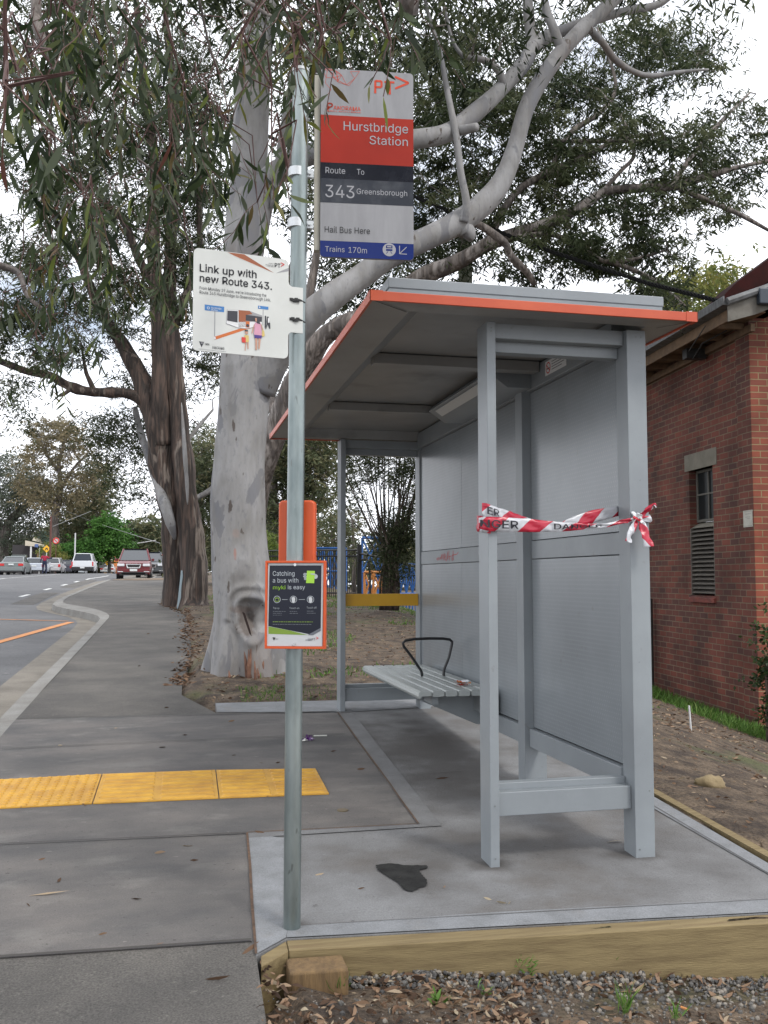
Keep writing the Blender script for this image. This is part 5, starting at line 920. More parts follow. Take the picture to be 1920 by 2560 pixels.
# roof: low gable seen from below, gutter along the side
rf=mat('roof_sheet',(.12,.1,.095),.8,c2=(.08,.07,.07),scale=4); gut=mat('gutter_metal',(.14,.145,.15),.55,c2=(.06,.06,.06),scale=7,stretch=(1,3,1)); wood=mat('eave_wood',(.19,.12,.07),.85,c2=(.12,.08,.05),scale=8); mar=mat('maroon_board',(.028,.013,.012),.85,spec=.05,c2=(.045,.014,.013),scale=5)
mb=MB(); sl_=.42
mb.prism([(-.42,-.4,4.69),(2.75,-.4,4.69+3.17*sl_),(2.75,-.4,4.75+3.17*sl_),(-.42,-.4,4.75)],(0,10.2,0)); mb.prism([(2.75,-.4,4.69+3.17*sl_),(5.9,-.4,4.69),(5.9,-.4,4.75),(2.75,-.4,4.75+3.17*sl_)],(0,10.2,0)); obj('roof',mb,rf,bl)
mb=MB(); pr=[(-.56,4.66),(-.56,4.76),(-.545,4.775),(-.54,4.76),(-.54,4.675),(-.44,4.66),(-.44,4.78),(-.43,4.78),(-.425,4.645)]
mb.prism([(x,-.42,z) for x,z in pr],(0,10.2,0)); obj('gutter',mb,gut,bl)
mb=MB(); mb.box(-.42,-.395,-.38,9.7,4.5,4.66); mb.box(-.395,.03,-.38,9.7,4.585,4.60); obj('fascia',mb,wood,bl)
mb=MB()
for y in np.arange(.1,9.5,.6): mb.box(-.38,.03,y,y+.05,4.5,4.58)
mb.prism([(-.02,-.1,4.42),(-.02,-.1,4.52),(.04,-.1,4.52),(.04,-.1,4.42)],(0,9.6,0)); obj('rafter_ends',mb,wood,bl)
# front barge: grey fascia rising to the right, gutter strip on top
mb=MB(); mb.prism([(-.5,-.425,4.44),(-.12,-.425,4.55),(2.75,-.425,4.55+2.87*sl_),(2.75,-.425,4.74+2.87*sl_),(-.12,-.425,4.78),(-.5,-.425,4.66)],(0,.02,0)); obj('barge_board',mb,mat('weathered_board',(.16,.15,.13),.8,c2=(.09,.08,.065),scale=5),bl)
mb=MB(); mb.tube([(-.52,-.45,4.69),(0,-.45,4.88),(2.75,-.45,4.85+2.75*sl_)],.05,8); obj('barge_flashing',mb,gut,bl,smooth=True)
mb=MB(); mb.box(-.12,.35,-.52,-.43,4.66,4.87); obj('electrical_box',mb,mat('box_slate',(.03,.04,.055),.4),bl,bevel=.02)
# taller maroon gable behind
mb=MB(); mb.prism([(.6,2.55,4.95),(1.2,2.55,5.6),(4,2.55,7.6),(4,2.55,8.0),(1.2,2.55,5.95),(.3,2.55,5.05)],(0,.06,0)); mb.prism([(.3,2.61,5.05),(1.2,2.61,5.95),(4,2.61,8.0),(4.2,2.61,8.0),(4.2,2.61,4.95)],(0,.5,0)); obj('upper_roof',mb,mar,bl)
mb=MB(); mb.tube([(-.06,3.26,-1.6),(-.06,3.26,.85)],.045,10); mb.tube([(-.04,3.45,-1.6),(-.04,3.45,.7)],.02,8); obj('drain_pipe',mb,mat('pipe_black',(.025,.022,.02),.7),bl,smooth=True)
mb=MB(); mb.box(-.3,.0,1.2,1.34,4.36,4.5); mb.tube([(-.05,1.3,4.45),(-.3,1.0,4.3),(-.35,.6,4.42),(-.2,.2,4.5)],.01,5); mb.tube([(-.1,1.6,4.5),(-.35,1.0,4.42),(-.5,.2,4.55)],.008,5); obj('eave_cables',mb,mat('cable_black',(.015,.015,.015),.6),bl)
# small white stake and stone on the bank
P=gp(1729,1826); sk=MB(); sk.tube([P+np.array([0,0,-.1]),P+np.array([-.02,0,.22])],.010,6); tag(obj('marker_stake',sk,mat('stake_white',(.6,.6,.6),.5),loc=P),'thin white marker stake in the grass against the brick wall','stake')
rk=gpd(1540,1697); mb=MB(); mb.ball((rk[0],rk[1],rk[2]+.015),.075,12,0,(1.3,.75,.6)); o=obj('rock',mb,mat('rock',(.26,.2,.11),.9,c2=(.2,.15,.08),scale=14,bump=.6),loc=rk,smooth=True); 
for v in o.data.vertices: v.co*=1+.45*mn.noise(v.co*16)+.15*mn.noise(v.co*50)
tag(o,'pale sandy rock half buried in the dirt bank','rock')
# ============================================================ DISTANCE
# fence of black pickets behind the shelter
blkm=mat('fence_black',(.012,.012,.013),.5)
def picket(name,A,B,h,n,lab,rail=(.12,.32),th=.018,end=0):
    A=np.array(A);B=np.array(B); t=thing(name,lab,'fence',A,'black picket fence runs')
    d=(B-A); 
    for z in (h-.04,h-.2,.15):
        mb=MB(); mb.tube([A+[0,0,z],B+[0,0,z]],.02,4); obj('rail',mb,blkm,t)
    for i in range(n):
        q=A+d*(i+.5)/n; mb=MB(); mb.box(q[0]-th/2,q[0]+th/2,q[1]-th/2,q[1]+th/2,q[2],q[2]+h-.05 if i%1==0 else 0); obj('picket',mb,blkm,t)
    mb=MB(); mb.box(B[0]-.055,B[0]+.055,B[1]-.05,B[1]+.05,B[2]-.2,B[2]+h+.08+end); obj('post',mb,blkm,t)
FD=24.5
zf1=zg(*at(900,1490,FD)[:2])
A=at(655,1480,FD+2.2); B=at(898,1480,FD); A[2]=.66;B[2]=.62
mid=A+(B-A)*.52
picket('picket_fence',A,mid,1.33,26,'black picket fence run behind the pole and trunk')
picket('picket_fence',mid,B,1.33,24,'black picket fence run ending at the thick post seen through the shelter',end=.02)
# handrails going down the ramp at right
hr=thing('ramp_handrail','black sloping ramp handrail right of the picket fence','handrail',B)
mb=MB(); e1=at(1036,1416,FD-2); mb.tube([B+[0,0,1.2],(B+e1)/2+np.array([0,0,.63]),e1],.028,6); q=at(909,1396,FD-.3); mb.tube([B+[0,0,1.0],at(915,1396,FD-.2),at(922,1402,FD-.3),at(925,1440,FD-.3),at(926,1500,FD-.3)],.03,6); mb.tube([at(919,1384,FD-.3),at(916,1399,FD-.3)],.01,4); obj('rail',mb,blkm,hr,smooth=True)
mb=MB(); mb.tube([at(752,1462,FD+.6),at(790,1482,FD+.4),at(850,1520,FD-.1)],.03,6); obj('rail',mb,blkm,hr,smooth=True)
# blue and orange steel frames (playground) beyond the fence
blu=mat('play_blue',(.02,.11,.34),.45,c2=(.012,.07,.24),scale=5); orf=mat('play_orange',(.5,.2,.05),.45)
def truss(name,A,B,h,n,r,m,lab,cat,grp=None,r2=None):
    A=np.array(A);B=np.array(B); t=thing(name,lab,cat,A,grp); mb=MB(); hv=np.array([0,0,h])
    for z in (0,.5,1): mb=MB(); mb.tube([A+hv*z,B+hv*z],r,6); obj('chord',mb,m,t,smooth=True)
    mb=MB()
    for i in range(n):
        p,q=A+(B-A)*i/n,A+(B-A)*(i+1)/n
        mb.tube([p,p+hv],r*.8,5); mb.tube([p,q+hv*.5],r*.6,5); mb.tube([p+hv*.5,q],r*.6,5); mb.tube([p+hv*.5,q+hv],r*.6,5); mb.tube([p+hv,q+hv*.5],r*.6,5)
    mb.tube([B,B+hv],r*.8,5); obj('lattice',mb,m,t,smooth=True); return t
PD=33
def gpt(x,D,z): p=at(x,1450,D); p[2]=z; return p
truss('play_climber',gpt(650,PD,.6),gpt(865,PD,.6),1.62,11,.045,blu,'blue steel lattice frame behind the black picket fence','play frame','blue lattice frames')
truss('play_climber',gpt(905,PD-2,.2),gpt(985,PD-2,.2),2.3,2,.05,blu,'tall blue lattice frame seen between the fence post and the bushy tree','play frame','blue lattice frames')
truss('play_climber',gpt(985,PD,-.4),gpt(1062,PD,-.4),2.05,5,.045,blu,'low blue lattice frame at the right behind the bushy tree','play frame','blue lattice frames')
truss('climbing_tower',gpt(911,PD-5,-.1),gpt(956,PD-5,-.1),1.45,2,.05,orf,'small orange and yellow steel frame beside the fence post','play frame')
mb=MB(); 
# shed/panel behind the tree trunk
def pole_thing(name,lab,cat,P,h,r,m,arms=(),group=None):
    t=thing(name,lab,cat,P,group); mb=MB(); mb.tube([np.array(P)-[0,0,.6],np.array(P)+[0,0,h]],[r,r*.75],8); obj('shaft',mb,m,t,smooth=True)
    for (a,b,rr) in arms:
        mb=MB(); mb.tube([np.array(P)+a,np.array(P)+b],rr,6); obj('cross_arm',mb,m,t)
    return t
wp=mat('pole_wood',(.12,.11,.075),.85,c2=(.17,.15,.11),scale=5,stretch=(4,4,.5)); wg=mat('pole_green_grey',(.16,.17,.12),.85,c2=(.1,.11,.08),scale=3,stretch=(6,6,.6)); pwh=mat('pole_pale',(.5,.5,.5),.6); prd=mat('pole_rust',(.11,.045,.035),.8)
P=at(1168,1450,17); P[2]=-.2; topz=at(1168,570,17)[2]
pole_thing('timber_power_pole','weathered greenish timber pole rising behind the shelter roof','power pole',P,topz+.2+1.2,.17,wg)
def far(x,D,ybase=None): 
    p=at(x,1440,D); p[2]=zg(p[0],p[1]) if ybase is None else at(x,ybase,D)[2]; return p
def ztop(x,y,D): return at(x,y,D)[2]
p=far(272,105); pole_thing('power_pole','tall distant power pole with crossarm above the white ute','power pole',p,ztop(272,1292,105)-p[2],.16,pwh,[((-1.6,0,ztop(272,1334,105)-p[2]),(1,0,ztop(272,1334,105)-p[2]),.07)])
p=far(186,95); pole_thing('power_pole','short pale pole in front of the hedge left of the ute','power pole',p,ztop(186,1332,95)-p[2],.09,pwh)
p=far(124,86); pole_thing('red_pole','leaning red and white pole beside the green roofed shop','pole',p,ztop(124,1290,86)-p[2],.11,prd)
p=far(393,64); 
pole_thing('street_light_pole','distant street light with long curved arm beyond the red wagon','street light',far(330,120),ztop(330,1365,120)-far(330,120)[2],.07,pwh,[((0,0,ztop(330,1360,120)-far(330,120)[2]),(2.9,0,ztop(330,1350,120)-far(330,120)[2]),.06)])
# wires
cab=mat('wire_black',(.012,.012,.012),.9,spec=.1)
def wire(name,pts,r,lab,twist=True):
    P=[atd(*q) for q in pts]; Q=[]
    for a,b in zip(P,P[1:]):
        for i in range(8): Q.append(a+(b-a)*i/8)
    Q.append(P[-1]); mb=MB()
    if twist:
        L=0; 
        n=len(Q)*10; k0=np.linspace(0,len(Q)-1,n)
        for ph in (0,math.pi):
            pts_=[]
            for k in k0:
                i=min(int(k),len(Q)-2); c=Q[i]+(Q[i+1]-Q[i])*(k-i); a=k*9.5+ph; pts_.append(c+np.array([.2*math.cos(a),0,math.sin(a)])*r*.9)
            mb.tube(pts_,r,5)
    else: mb.tube(Q,r,5)
    tag(obj(name,mb,cab,loc=P[0],smooth=True),lab,'cable')
wire('overhead_cable',[(-300,-90,22),(225,130,19),(420,222,17.5),(640,322,16.3),(895,425,15.2),(1150,530,14),(1400,612,13),(1590,660,12.2)],.02,'thick twisted black service cable running from top left to the brick building')
wire('overhead_cable',[(-100,150,24),(330,345,21),(450,405,20),(560,455,19.4),(900,600,17)],.011,'thin black wire below the twisted cable behind the trunk',False)
for i,(pts,lab) in enumerate([([(60,1105,100),(136,1137,90)],'x')]): pass
thin=mat('wire_grey',(.25,.25,.25),.5)
def farwire(a,b,D1,D2,lab):
    mb=MB(); mb.tube([at(*a,D1),at(*b,D2)],.02,4); tag(obj('overhead_wire',mb,thin,loc=at(*a,D1)),lab,'wire')
farwire((132,1316),(228,1278),86,100,'pale wire rising right from the red pole'); farwire((255,1312),(400,1358),100,70,'pale wire dropping right over the round green tree'); farwire((160,1275),(258,1315),100,105,'pale wire crossing behind the tall thin trees')
# thin grey steel stake leaning on two trunk tree
P=gpd(389,1308); mb=MB(); mb.prism([P+np.array([-.08,-.9,-.05]),P+np.array([.1,-.9,-.05]),P+np.array([.03,-.87,.8]),P+np.array([.0,-.87,.8])],(0,.03,0)); tag(obj('steel_stake',mb,mat('stake_steel',(.3,.37,.4),.4,metal=.3),loc=P),'tall tapered blue grey steel stake at the foot of the brown tree','stake')
# pedestrian crossing signs
sy=mat('sign_yellow',(.75,.4,.02),.5)
def crossing(x,y,s,D,lab):
    c=at(x,y,D); g_=zg(c[0],c[1]); t=thing('crossing_sign',lab,'road sign',(c[0],c[1],g_),'yellow diamond crossing signs')
    r=s/FPX*D; mb=MB(); mb.prism([c+np.array(q)*r for q in ((-1,0,0),(0,0,-1),(1,0,0),(0,0,1))],(0,.02,0)); obj('sign_board',mb,sy,t)
    mb=MB(); mb.tube([(c[0],c[1]+.05,g_-.3),(c[0],c[1]+.05,c[2])],.04,6); obj('post',mb,pwh,t)
    mb=MB()
    for q in ((-.35,-.4,0,.15),(.35,-.4,0,.15),(-.35,-.4,-.1,.3),(.35,-.4,.1,.3)): 
        a=c+np.array([q[0],-.01,q[1]])*r; b=c+np.array([q[2],-.01,q[3]])*r; mb.tube([a,b],.07*r,4)
    mb.v=[(vx,c[1]-.012+(vy-c[1])*.02,vz) for vx,vy,vz in mb.v]
    obj('symbol',mb,blk,t)
crossing(116.5,1372,9.5,93,'yellow diamond crossing sign in front of the shop bush'); crossing(268,1407,6.5,112,'small distant yellow diamond sign right of the ute')
c=at(254,1411,108); mb=MB(); mb.box(c[0]-.3,c[0]+.3,c[1],c[1]+.03,c[2]-.4,c[2]+.4); t=obj('parking_sign',mb,pwh,loc=c); tag(t,'tiny white rectangular sign beside the small yellow diamond','road sign')
# shops
def shop():
    D=102; g0=far(60,D)[2]
    t=thing('shop_building','low dark shopfront with cream verandah roof behind parked cars','building',far(66,D)); 
    X=lambda px_:at(px_,1440,D)[0]; ZZ=lambda y:at(60,y,D)[2]; y0=at(60,1440,D)[1]
    dk=mat('shop_dark',(.03,.026,.028),.7); cr=mat('shop_cream',(.5,.45,.36),.7); tn=mat('shop_tan',(.35,.22,.12),.8)
    mb=MB(); mb.box(X(30),X(112),y0,y0+8,g0-1,ZZ(1362)); obj('wall',mb,dk,t)
    mb=MB(); mb.prism([(X(66),y0-1.6,ZZ(1358)),(X(66),y0-1.6,ZZ(1352)),(X(112),y0-1.6,ZZ(1362)),(X(112),y0-1.6,ZZ(1368))],(0,9.6,0)); mb.prism([(X(66),y0-1.62,ZZ(1365)),(X(66),y0-1.62,ZZ(1355)),(X(90),y0-1.62,ZZ(1360)),(X(90),y0-1.62,ZZ(1367))],(0,.1,0)); obj('verandah_roof',mb,cr,t)
    for a,b in ((78,82),(100,101.5)): 
        mb=MB(); mb.box(X(a),X(b),y0-1.55,y0-1.35,g0-.5,ZZ(1362)); obj('verandah_post',mb,mat('shop_white',(.6,.6,.6),.6),t)
    mb=MB(); mb.box(X(90),X(96),y0-.1,y0-.02,ZZ(1400),ZZ(1380)); obj('door',mb,tn,t)
    mb=MB(); mb.prism([(X(82),y0-1.4,ZZ(1352)),(X(86),y0-1.4,ZZ(1344)),(X(92),y0-1.4,ZZ(1354))],(0,5,0)); obj('dormer',mb,cr,t)
    mb=MB(); mb.box(X(89.5),X(98),y0-1.75,y0-1.68,ZZ(1369),ZZ(1361)); obj('hanging_sign',mb,mat('shop_sign_blue',(.08,.13,.3),.5),t)
    t=thing('green_roof_building','tall building with pale green metal roof behind the shops','building',far(105,D+14)); D2=D+14
    X=lambda px_:at(px_,1440,D2)[0]; ZZ=lambda y:at(60,y,D2)[2]; y0=at(60,1440,D2)[1]
    mb=MB(); mb.prism([(X(84),y0,ZZ(1355)),(X(98),y0,ZZ(1328)),(X(137),y0,ZZ(1328)),(X(132),y0,ZZ(1362))],(0,8,0)); obj('roof',mb,mat('roof_green',(.2,.3,.24),.6,c2=(.17,.26,.21),scale=2),t)
    mb=MB(); mb.box(X(86),X(131),y0+.2,y0+7.8,g0-1,ZZ(1357)); obj('wall',mb,tn,t)
    c=at(140,1352,94); g_=zg(c[0],c[1]); t=thing('round_sign','round red and white sign beside the green roof','road sign',(c[0],c[1],g_)); mb=MB(); mb.cyl(c,(0,1,0),.32,.03,16); obj('sign_face',mb,pwh,t)
    mb=MB(); mb.tube([c+.27*np.array([math.cos(a),-.05,math.sin(a)]) for a in np.linspace(0,2*math.pi,17)],.05,4,caps=False); mb.tube([c+[-.18,-.02,.18],c+[.18,-.02,-.18]],.04,4); obj('red_border',mb,c_rd,t); mb=MB(); mb.tube([(c[0],c[1]+.06,g_-.3),c+[0,.06,0]],.04,6); obj('post',mb,prd,t)
    # orange roofed pavilion far down the road
    D3=128; c=at(272,1400,D3); g_=zg(c[0],c[1]); t=thing('pavilion','distant small building with bright orange gable and pale verandah','building',(c[0],c[1],g_)); w=1.0
    mb=MB(); mb.prism([c+[-.5,0,.35],c+[0,0,1.6],c+[.4,0,2.1],c+[.7,0,.4]],(0,3,0)); obj('gable',mb,mat('gable_orange',(.75,.25,.08),.6),t); mb=MB(); mb.prism([c+[-1.2,-.5,-.2],c+[1.6,-.5,-.2],c+[1.1,-.5,.35],c+[-.7,-.5,.35]],(0,4,0)); obj('roof',mb,cr,t); mb=MB(); mb.box(c[0]-.9,c[0]+1.4,c[1],c[1]+3,g_-1,c[2]-.2); obj('wall',mb,tn,t)
    mb=MB(); c=at(289,1412,118); mb.box(c[0]-.25,c[0]+.45,c[1],c[1]+1,c[2]-1.3,c[2]+.7); tag(obj('orange_kiosk',mb,mat('gable_orange',(.75,.25,.08),.6),loc=c,bevel=.05),'small bright orange booth left of the red wagon, far away','kiosk')
shop()
# ============================================================ CARS
tyre=mat('tyre',(.012,.012,.013),.85); rim=mat('rim',(.35,.36,.37),.35,metal=.7); glass=mat('car_glass',(.02,.025,.03),.06,spec=.9); lamp_r=mat('tail_lamp',(.5,.02,.02),.25); lamp_w=mat('head_lamp',(.6,.62,.65),.15); plate=mat('number_plate',(.6,.62,.62),.5); trimb=mat('trim_black',(.015,.015,.016),.6); chrome=mat('chrome',(.6,.6,.6),.2,metal=.9)
def car(name,lab,x0,x1,y,col,kind,facing='away',H=1.45,ground=None,parking=None,cat='car',dark_bumper=False):
    W=x1-x0; cxx=(x0+x1)/2; L={'sedan':4.7,'wagon':4.6,'hatch':4.2,'ute':5.1,'suv':4.6}[kind]
    z0=(zl(y)-.10) if ground is None else ground
    t=thing(name,lab,cat,(cxx,y,z0),parking,rotz=0 if facing=='away' else math.pi,local=True)
    pm=mat('car_paint_'+name+str(round(y)),col,.4,coat=.25,spec=.35)
    k=H/1.45
    # local: rear at y=0, front at y=L ; origin is the visible end
    if kind=='sedan': belt=[(0,.92),(.15,1.0),(1.2,1.02),(3.4,.98),(4.3,.82),(4.7,.6)]; gh=[(.75,.98),(1.55,1.40),(2.6,1.43),(3.55,.98)]
    elif kind=='suv': belt=[(0,1.02),(.2,1.05),(1.3,1.05),(3.3,1.02),(4.35,.94),(4.6,.86)]; gh=[(.12,1.05),(.5,1.62),(2.4,1.66),(3.45,1.04)]; k=H/1.66
    elif kind=='ute': belt=[(0,1.08),(.1,1.1),(2.0,1.1),(3.8,1.08),(4.9,.98),(5.1,.7)]; gh=[(.1,1.08),(.35,1.72),(3.0,1.75),(3.9,1.08)]; k=H/1.75
    else: belt=[(0,.88),(.15,.95),(1.2,.96),(3.2,.94),(4.0,.82),(L,.6)]; gh=[(.15,.94),(.55,1.38),(2.6,1.43),(3.4,.94)]
    sec=[]; ys_=sorted(set([a for a,b in belt]+[.4,.8,2,3,3.8]))
    mb=MB()
    if facing!='away': fl=lambda yy:L-yy
    else: fl=lambda yy:yy
    for yy in ys_:
        b=np.interp(yy,[a for a,_ in belt],[q for _,q in belt])*k; e=min(yy,L-yy); sh_=1-.07*math.exp(-e/.25); w_=W/2*sh_; lo_=.22+.1*math.exp(-e/.3)
        sec.append([(-w_*.93,lo_),(-w_,.45*k),(-w_*.985,.75*k),(-w_*.93,b-.03),(-w_*.86,b),(w_*.86,b),(w_*.93,b-.03),(w_*.985,.75*k),(w_,.45*k),(w_*.93,lo_)])
    n=10; V=[(x,yy,z) for yy,s_ in zip(ys_,sec) for x,z in s_]; m_=len(ys_)
    F=[(i*n+j,i*n+(j+1)%n,(i+1)*n+(j+1)%n,(i+1)*n+j) for i in range(m_-1) for j in range(n)]+[tuple(range(n)),tuple((m_-1)*n+j for j in range(n))[::-1]]
    if facing!='away': V=[(x,L-yy,z) for x,yy,z in V]
    V=[(x,yy if facing=='away' else yy,z) for x,yy,z in V]
    if facing!='away': V=[(x,yy-L if False else yy,z) for x,yy,z in V]
    sgn=1
    mb.add(V,F); 
    oy=0
    if facing!='away': mb.v=[(x,-(yy),z) for x,yy,z in mb.v]   # body extends away after the half turn
    G=lambda yy: yy if facing=='away' else -(L-yy)
    body=obj('body',mb,pm,t,smooth=True,ang=40)
    # glasshouse
    mb=MB(); wb=W/2*.88; wt=W/2*.70; P=[(G(a),b*k) for a,b in gh]; V=[(-wb,P[0][0],P[0][1]-.01),(-wt,P[1][0],P[1][1]),(-wt,P[2][0],P[2][1]),(-wb,P[3][0],P[3][1]-.01)]; V+=[(-x,yy,z) for x,yy,z in V]
    mb.add(V,[(0,1,2,3),(7,6,5,4),(0,4,5,1),(3,2,6,7),(1,5,6,2),(0,3,7,4)]); obj('windows',mb,glass,t)
    mb=MB(); (ya,za),(yb,zb)=P[1],P[2]; d_=.06 if facing=='away' else -.06
    mb.add([(-wt-.01,ya-d_,za-.012),(wt+.01,ya-d_,za-.012),(wt+.01,yb+d_,zb-.012),(-wt-.01,yb+d_,zb-.012),(-wt*.9,ya+d_,za+.035),(wt*.9,ya+d_,za+.035),(wt*.9,yb-d_,zb+.03),(-wt*.9,yb-d_,zb+.03)],[(0,1,5,4),(1,2,6,5),(2,3,7,6),(3,0,4,7),(4,5,6,7),(3,2,1,0)]); obj('roof',mb,pm,t)
    mb=MB()
    for s_ in (-1,1):
        for (a,b) in ((0,1),(3,2)): mb.tube([(s_*(wb+.004),P[a][0],P[a][1]-.02),(s_*(wt+.004),P[b][0],P[b][1])],.045,5)
        ym=(P[1][0]+P[2][0])/2; mb.tube([(s_*(wb+.002),ym,P[0][1]-.02),(s_*(wt+.002),ym,P[1][1])],.03,5)
    obj('pillars',mb,pm,t)
    if kind=='ute' : 
        mb=MB(); mb.box(-W*.47,W*.47,G(-.012) if facing=='away' else 0,G(.02),.62*k,1.07*k); obj('tailgate',mb,pm,t,bevel=.01)
        mb=MB(); mb.box(-W*.5,W*.5,-.06,.3,.28,.56*k); obj('rear_bumper',mb,trimb,t,bevel=.03)
    else:
        mb=MB(); yy=sorted((G(-.05),G(.14))) if facing=='away' else sorted((G(L+.05),G(L-.14))); mb.box(-W*.46,W*.46,yy[0],yy[1],.3,.56*k); o_=obj('bumper',mb,trimb if dark_bumper else pm,t,bevel=.04)
        mb=MB(); mb.box(-W*.40,W*.40,yy[0]-.01 if facing=='away' else yy[0],yy[1]-.02 if facing=='away' else yy[1]+.01,.22,.33); obj('valance',mb,trimb,t)
    for s_ in (-1,1):
        for yy in (.8,L-.85):
            w_=MB(); w_.cyl((s_*(W/2-.2),G(yy),.31),(s_,0,0),.32,.21,18); wo_=obj('wheel',w_,tyre,t,smooth=True,ang=50)
            w_=MB(); w_.cyl((s_*(W/2+.005),G(yy),.31),(s_,0,0),.2,.012,14); obj('rim',w_,rim,wo_)
    ye=G(0) if facing=='away' else G(L); out_=-.02 
    zt=belt[0][1]*k
    for s_ in (-1,1):
        mb=MB()
        if facing=='away':
            if kind=='ute': mb.box(min(s_*W*.44,s_*W*.5),max(s_*W*.44,s_*W*.5),-.03,.1,.62*k,1.02*k)
            elif kind in('wagon','hatch','suv'): mb.box(min(s_*W*.36,s_*W*.48),max(s_*W*.36,s_*W*.48),-.03,.14,zt-.28,zt-.02)
            else: mb.box(min(s_*W*.28,s_*W*.48),max(s_*W*.28,s_*W*.48),-.03,.14,zt-.24,zt-.06)
            obj('tail_light',mb,lamp_r,t,bevel=.02)
        else:
            mb.box(min(s_*W*.26,s_*W*.47),max(s_*W*.26,s_*W*.47),ye-.16,ye+.035,.70,.84); obj('headlight',mb,lamp_w,t,bevel=.03)
            mb=MB(); mb.box(min(s_*W*.3,s_*W*.45),max(s_*W*.3,s_*W*.45),ye+.05,ye+.09,.40,.44); obj('fog_lamp_trim',mb,chrome,t)
            mb=MB(); mb.box(min(s_*W*.5,s_*W*.58),max(s_*W*.5,s_*W*.58),G(3.1),G(2.95) if G(2.95)>G(3.1) else G(3.1)+.12,1.0,1.14); obj('mirror',mb,pm,t,bevel=.02)
            mb=MB(); mb.tube([(s_*wt,G(2.3),1.60*k+.06),(s_*wt,G(.6),1.58*k+.06)],.02,5); obj('roof_rail',mb,chrome,t)
    if facing!='away':
        mb=MB(); mb.prism([(-.40,ye+.01,.83),(.40,ye+.01,.83),(.33,ye+.01,.60),(-.33,ye+.01,.60)],(0,.05,0)); gr=obj('grille',mb,chrome,t); mb=MB(); mb.prism([(-.34,ye+.055,.79),(.34,ye+.055,.79),(.28,ye+.055,.65),(-.28,ye+.055,.65)],(0,.02,0)); obj('mesh',mb,trimb,gr)
        mb=MB(); mb.box(-W*.34,W*.34,ye,ye+.06,.27,.4); obj('lower_grille',mb,trimb,t); mb=MB(); mb.box(-.19,.19,ye+.06,ye+.08,.44,.56); obj('number_plate',mb,plate,t)
    else:
        mb=MB(); zp=.70*k if kind!='ute' else .5; 
        if kind=='sedan': zp=.8*k
        mb.box(-.19,.19,-.075,-.055,zp-.06,zp+.06); obj('number_plate',mb,plate,t)
        mb=MB(); q0,q1=P[0],P[1]; f0,f1=.12,.88
        mb.add([(-wb*.85,q0[0]+(q1[0]-q0[0])*f0-.012,q0[1]+(q1[1]-q0[1])*f0),(wb*.85,q0[0]+(q1[0]-q0[0])*f0-.012,q0[1]+(q1[1]-q0[1])*f0),(wt*.88,q0[0]+(q1[0]-q0[0])*f1-.012,q0[1]+(q1[1]-q0[1])*f1),(-wt*.88,q0[0]+(q1[0]-q0[0])*f1-.012,q0[1]+(q1[1]-q0[1])*f1)],[(0,1,2,3)]); obj('rear_screen',mb,glass,t)
        for s_ in (-1,1):
            mb=MB(); mb.box(min(s_*W*.5,s_*W*.57),max(s_*W*.5,s_*W*.57),2.9,3.0,.95*k,1.08*k); obj('mirror',mb,pm,t,bevel=.02)
    return t
red=(.115,.006,.010)
GP='cars parked along the far kerb'
car('parked_wagon','dark red wagon facing the camera, parked at the near kerb',-2.8,-1.0,52,red,'suv','camera',H=1.68,ground=zl(52)-.12,parking=None)
car('parked_car','dark grey car half hidden behind the red wagon',-2.05,-.35,59.5,(.05,.055,.06),'suv','camera',H=1.6,ground=zl(59.5)-.1)
car('parked_hatchback','bright red car parked behind the dark red wagon beside the trunk',-1.75,-.1,66.5,(.4,.015,.015),'hatch','away',H=1.5,ground=zl(66.5)-.05)
car('parked_sedan','mid grey sedan at the left edge of the photo',-12.75,-10.95,76.5,(.16,.18,.18),'sedan',H=1.46,parking=GP)
car('parked_wagon','silver wagon parked just past the grey sedan',-12.15,-10.45,84.9,(.42,.45,.5),'wagon',H=1.42,parking=GP)
car('parked_hatchback','silver hatchback with glowing lamp next to the person in red',-11.3,-9.7,89.9,(.45,.44,.45),'wagon',H=1.5,parking=GP)
car('parked_wagon','dark wagon parked between the silver hatchback and the white ute',-10.65,-9.2,95,(.06,.06,.08),'wagon',H=1.45,parking=GP)
car('parked_sedan','pale small car almost hidden left of the white ute',-10.0,-8.55,100.5,(.4,.43,.45),'sedan',H=1.2,parking=GP)
car('parked_sedan','dark green car tucked behind the silver wagon',-14.2,-12.6,89,(.05,.07,.06),'sedan',H=1.75,parking=GP)
car('white_ute','white ute with canopy driving away in the middle of the road',-8.6,-6.72,88.2,(.62,.64,.66),'ute',H=1.78,ground=zl(88)-.03,cat='ute')
car('distant_car','small white car far away below the crest right of the ute',-8.1,-6.5,116,(.62,.63,.64),'sedan',H=1.25,ground=at(265,1436,115)[2])
car('distant_car','tiny pale car seen just left of the red wagon',-6.6,-5.6,124,(.5,.54,.6),'hatch',H=1.1,ground=at(295,1436,122)[2])
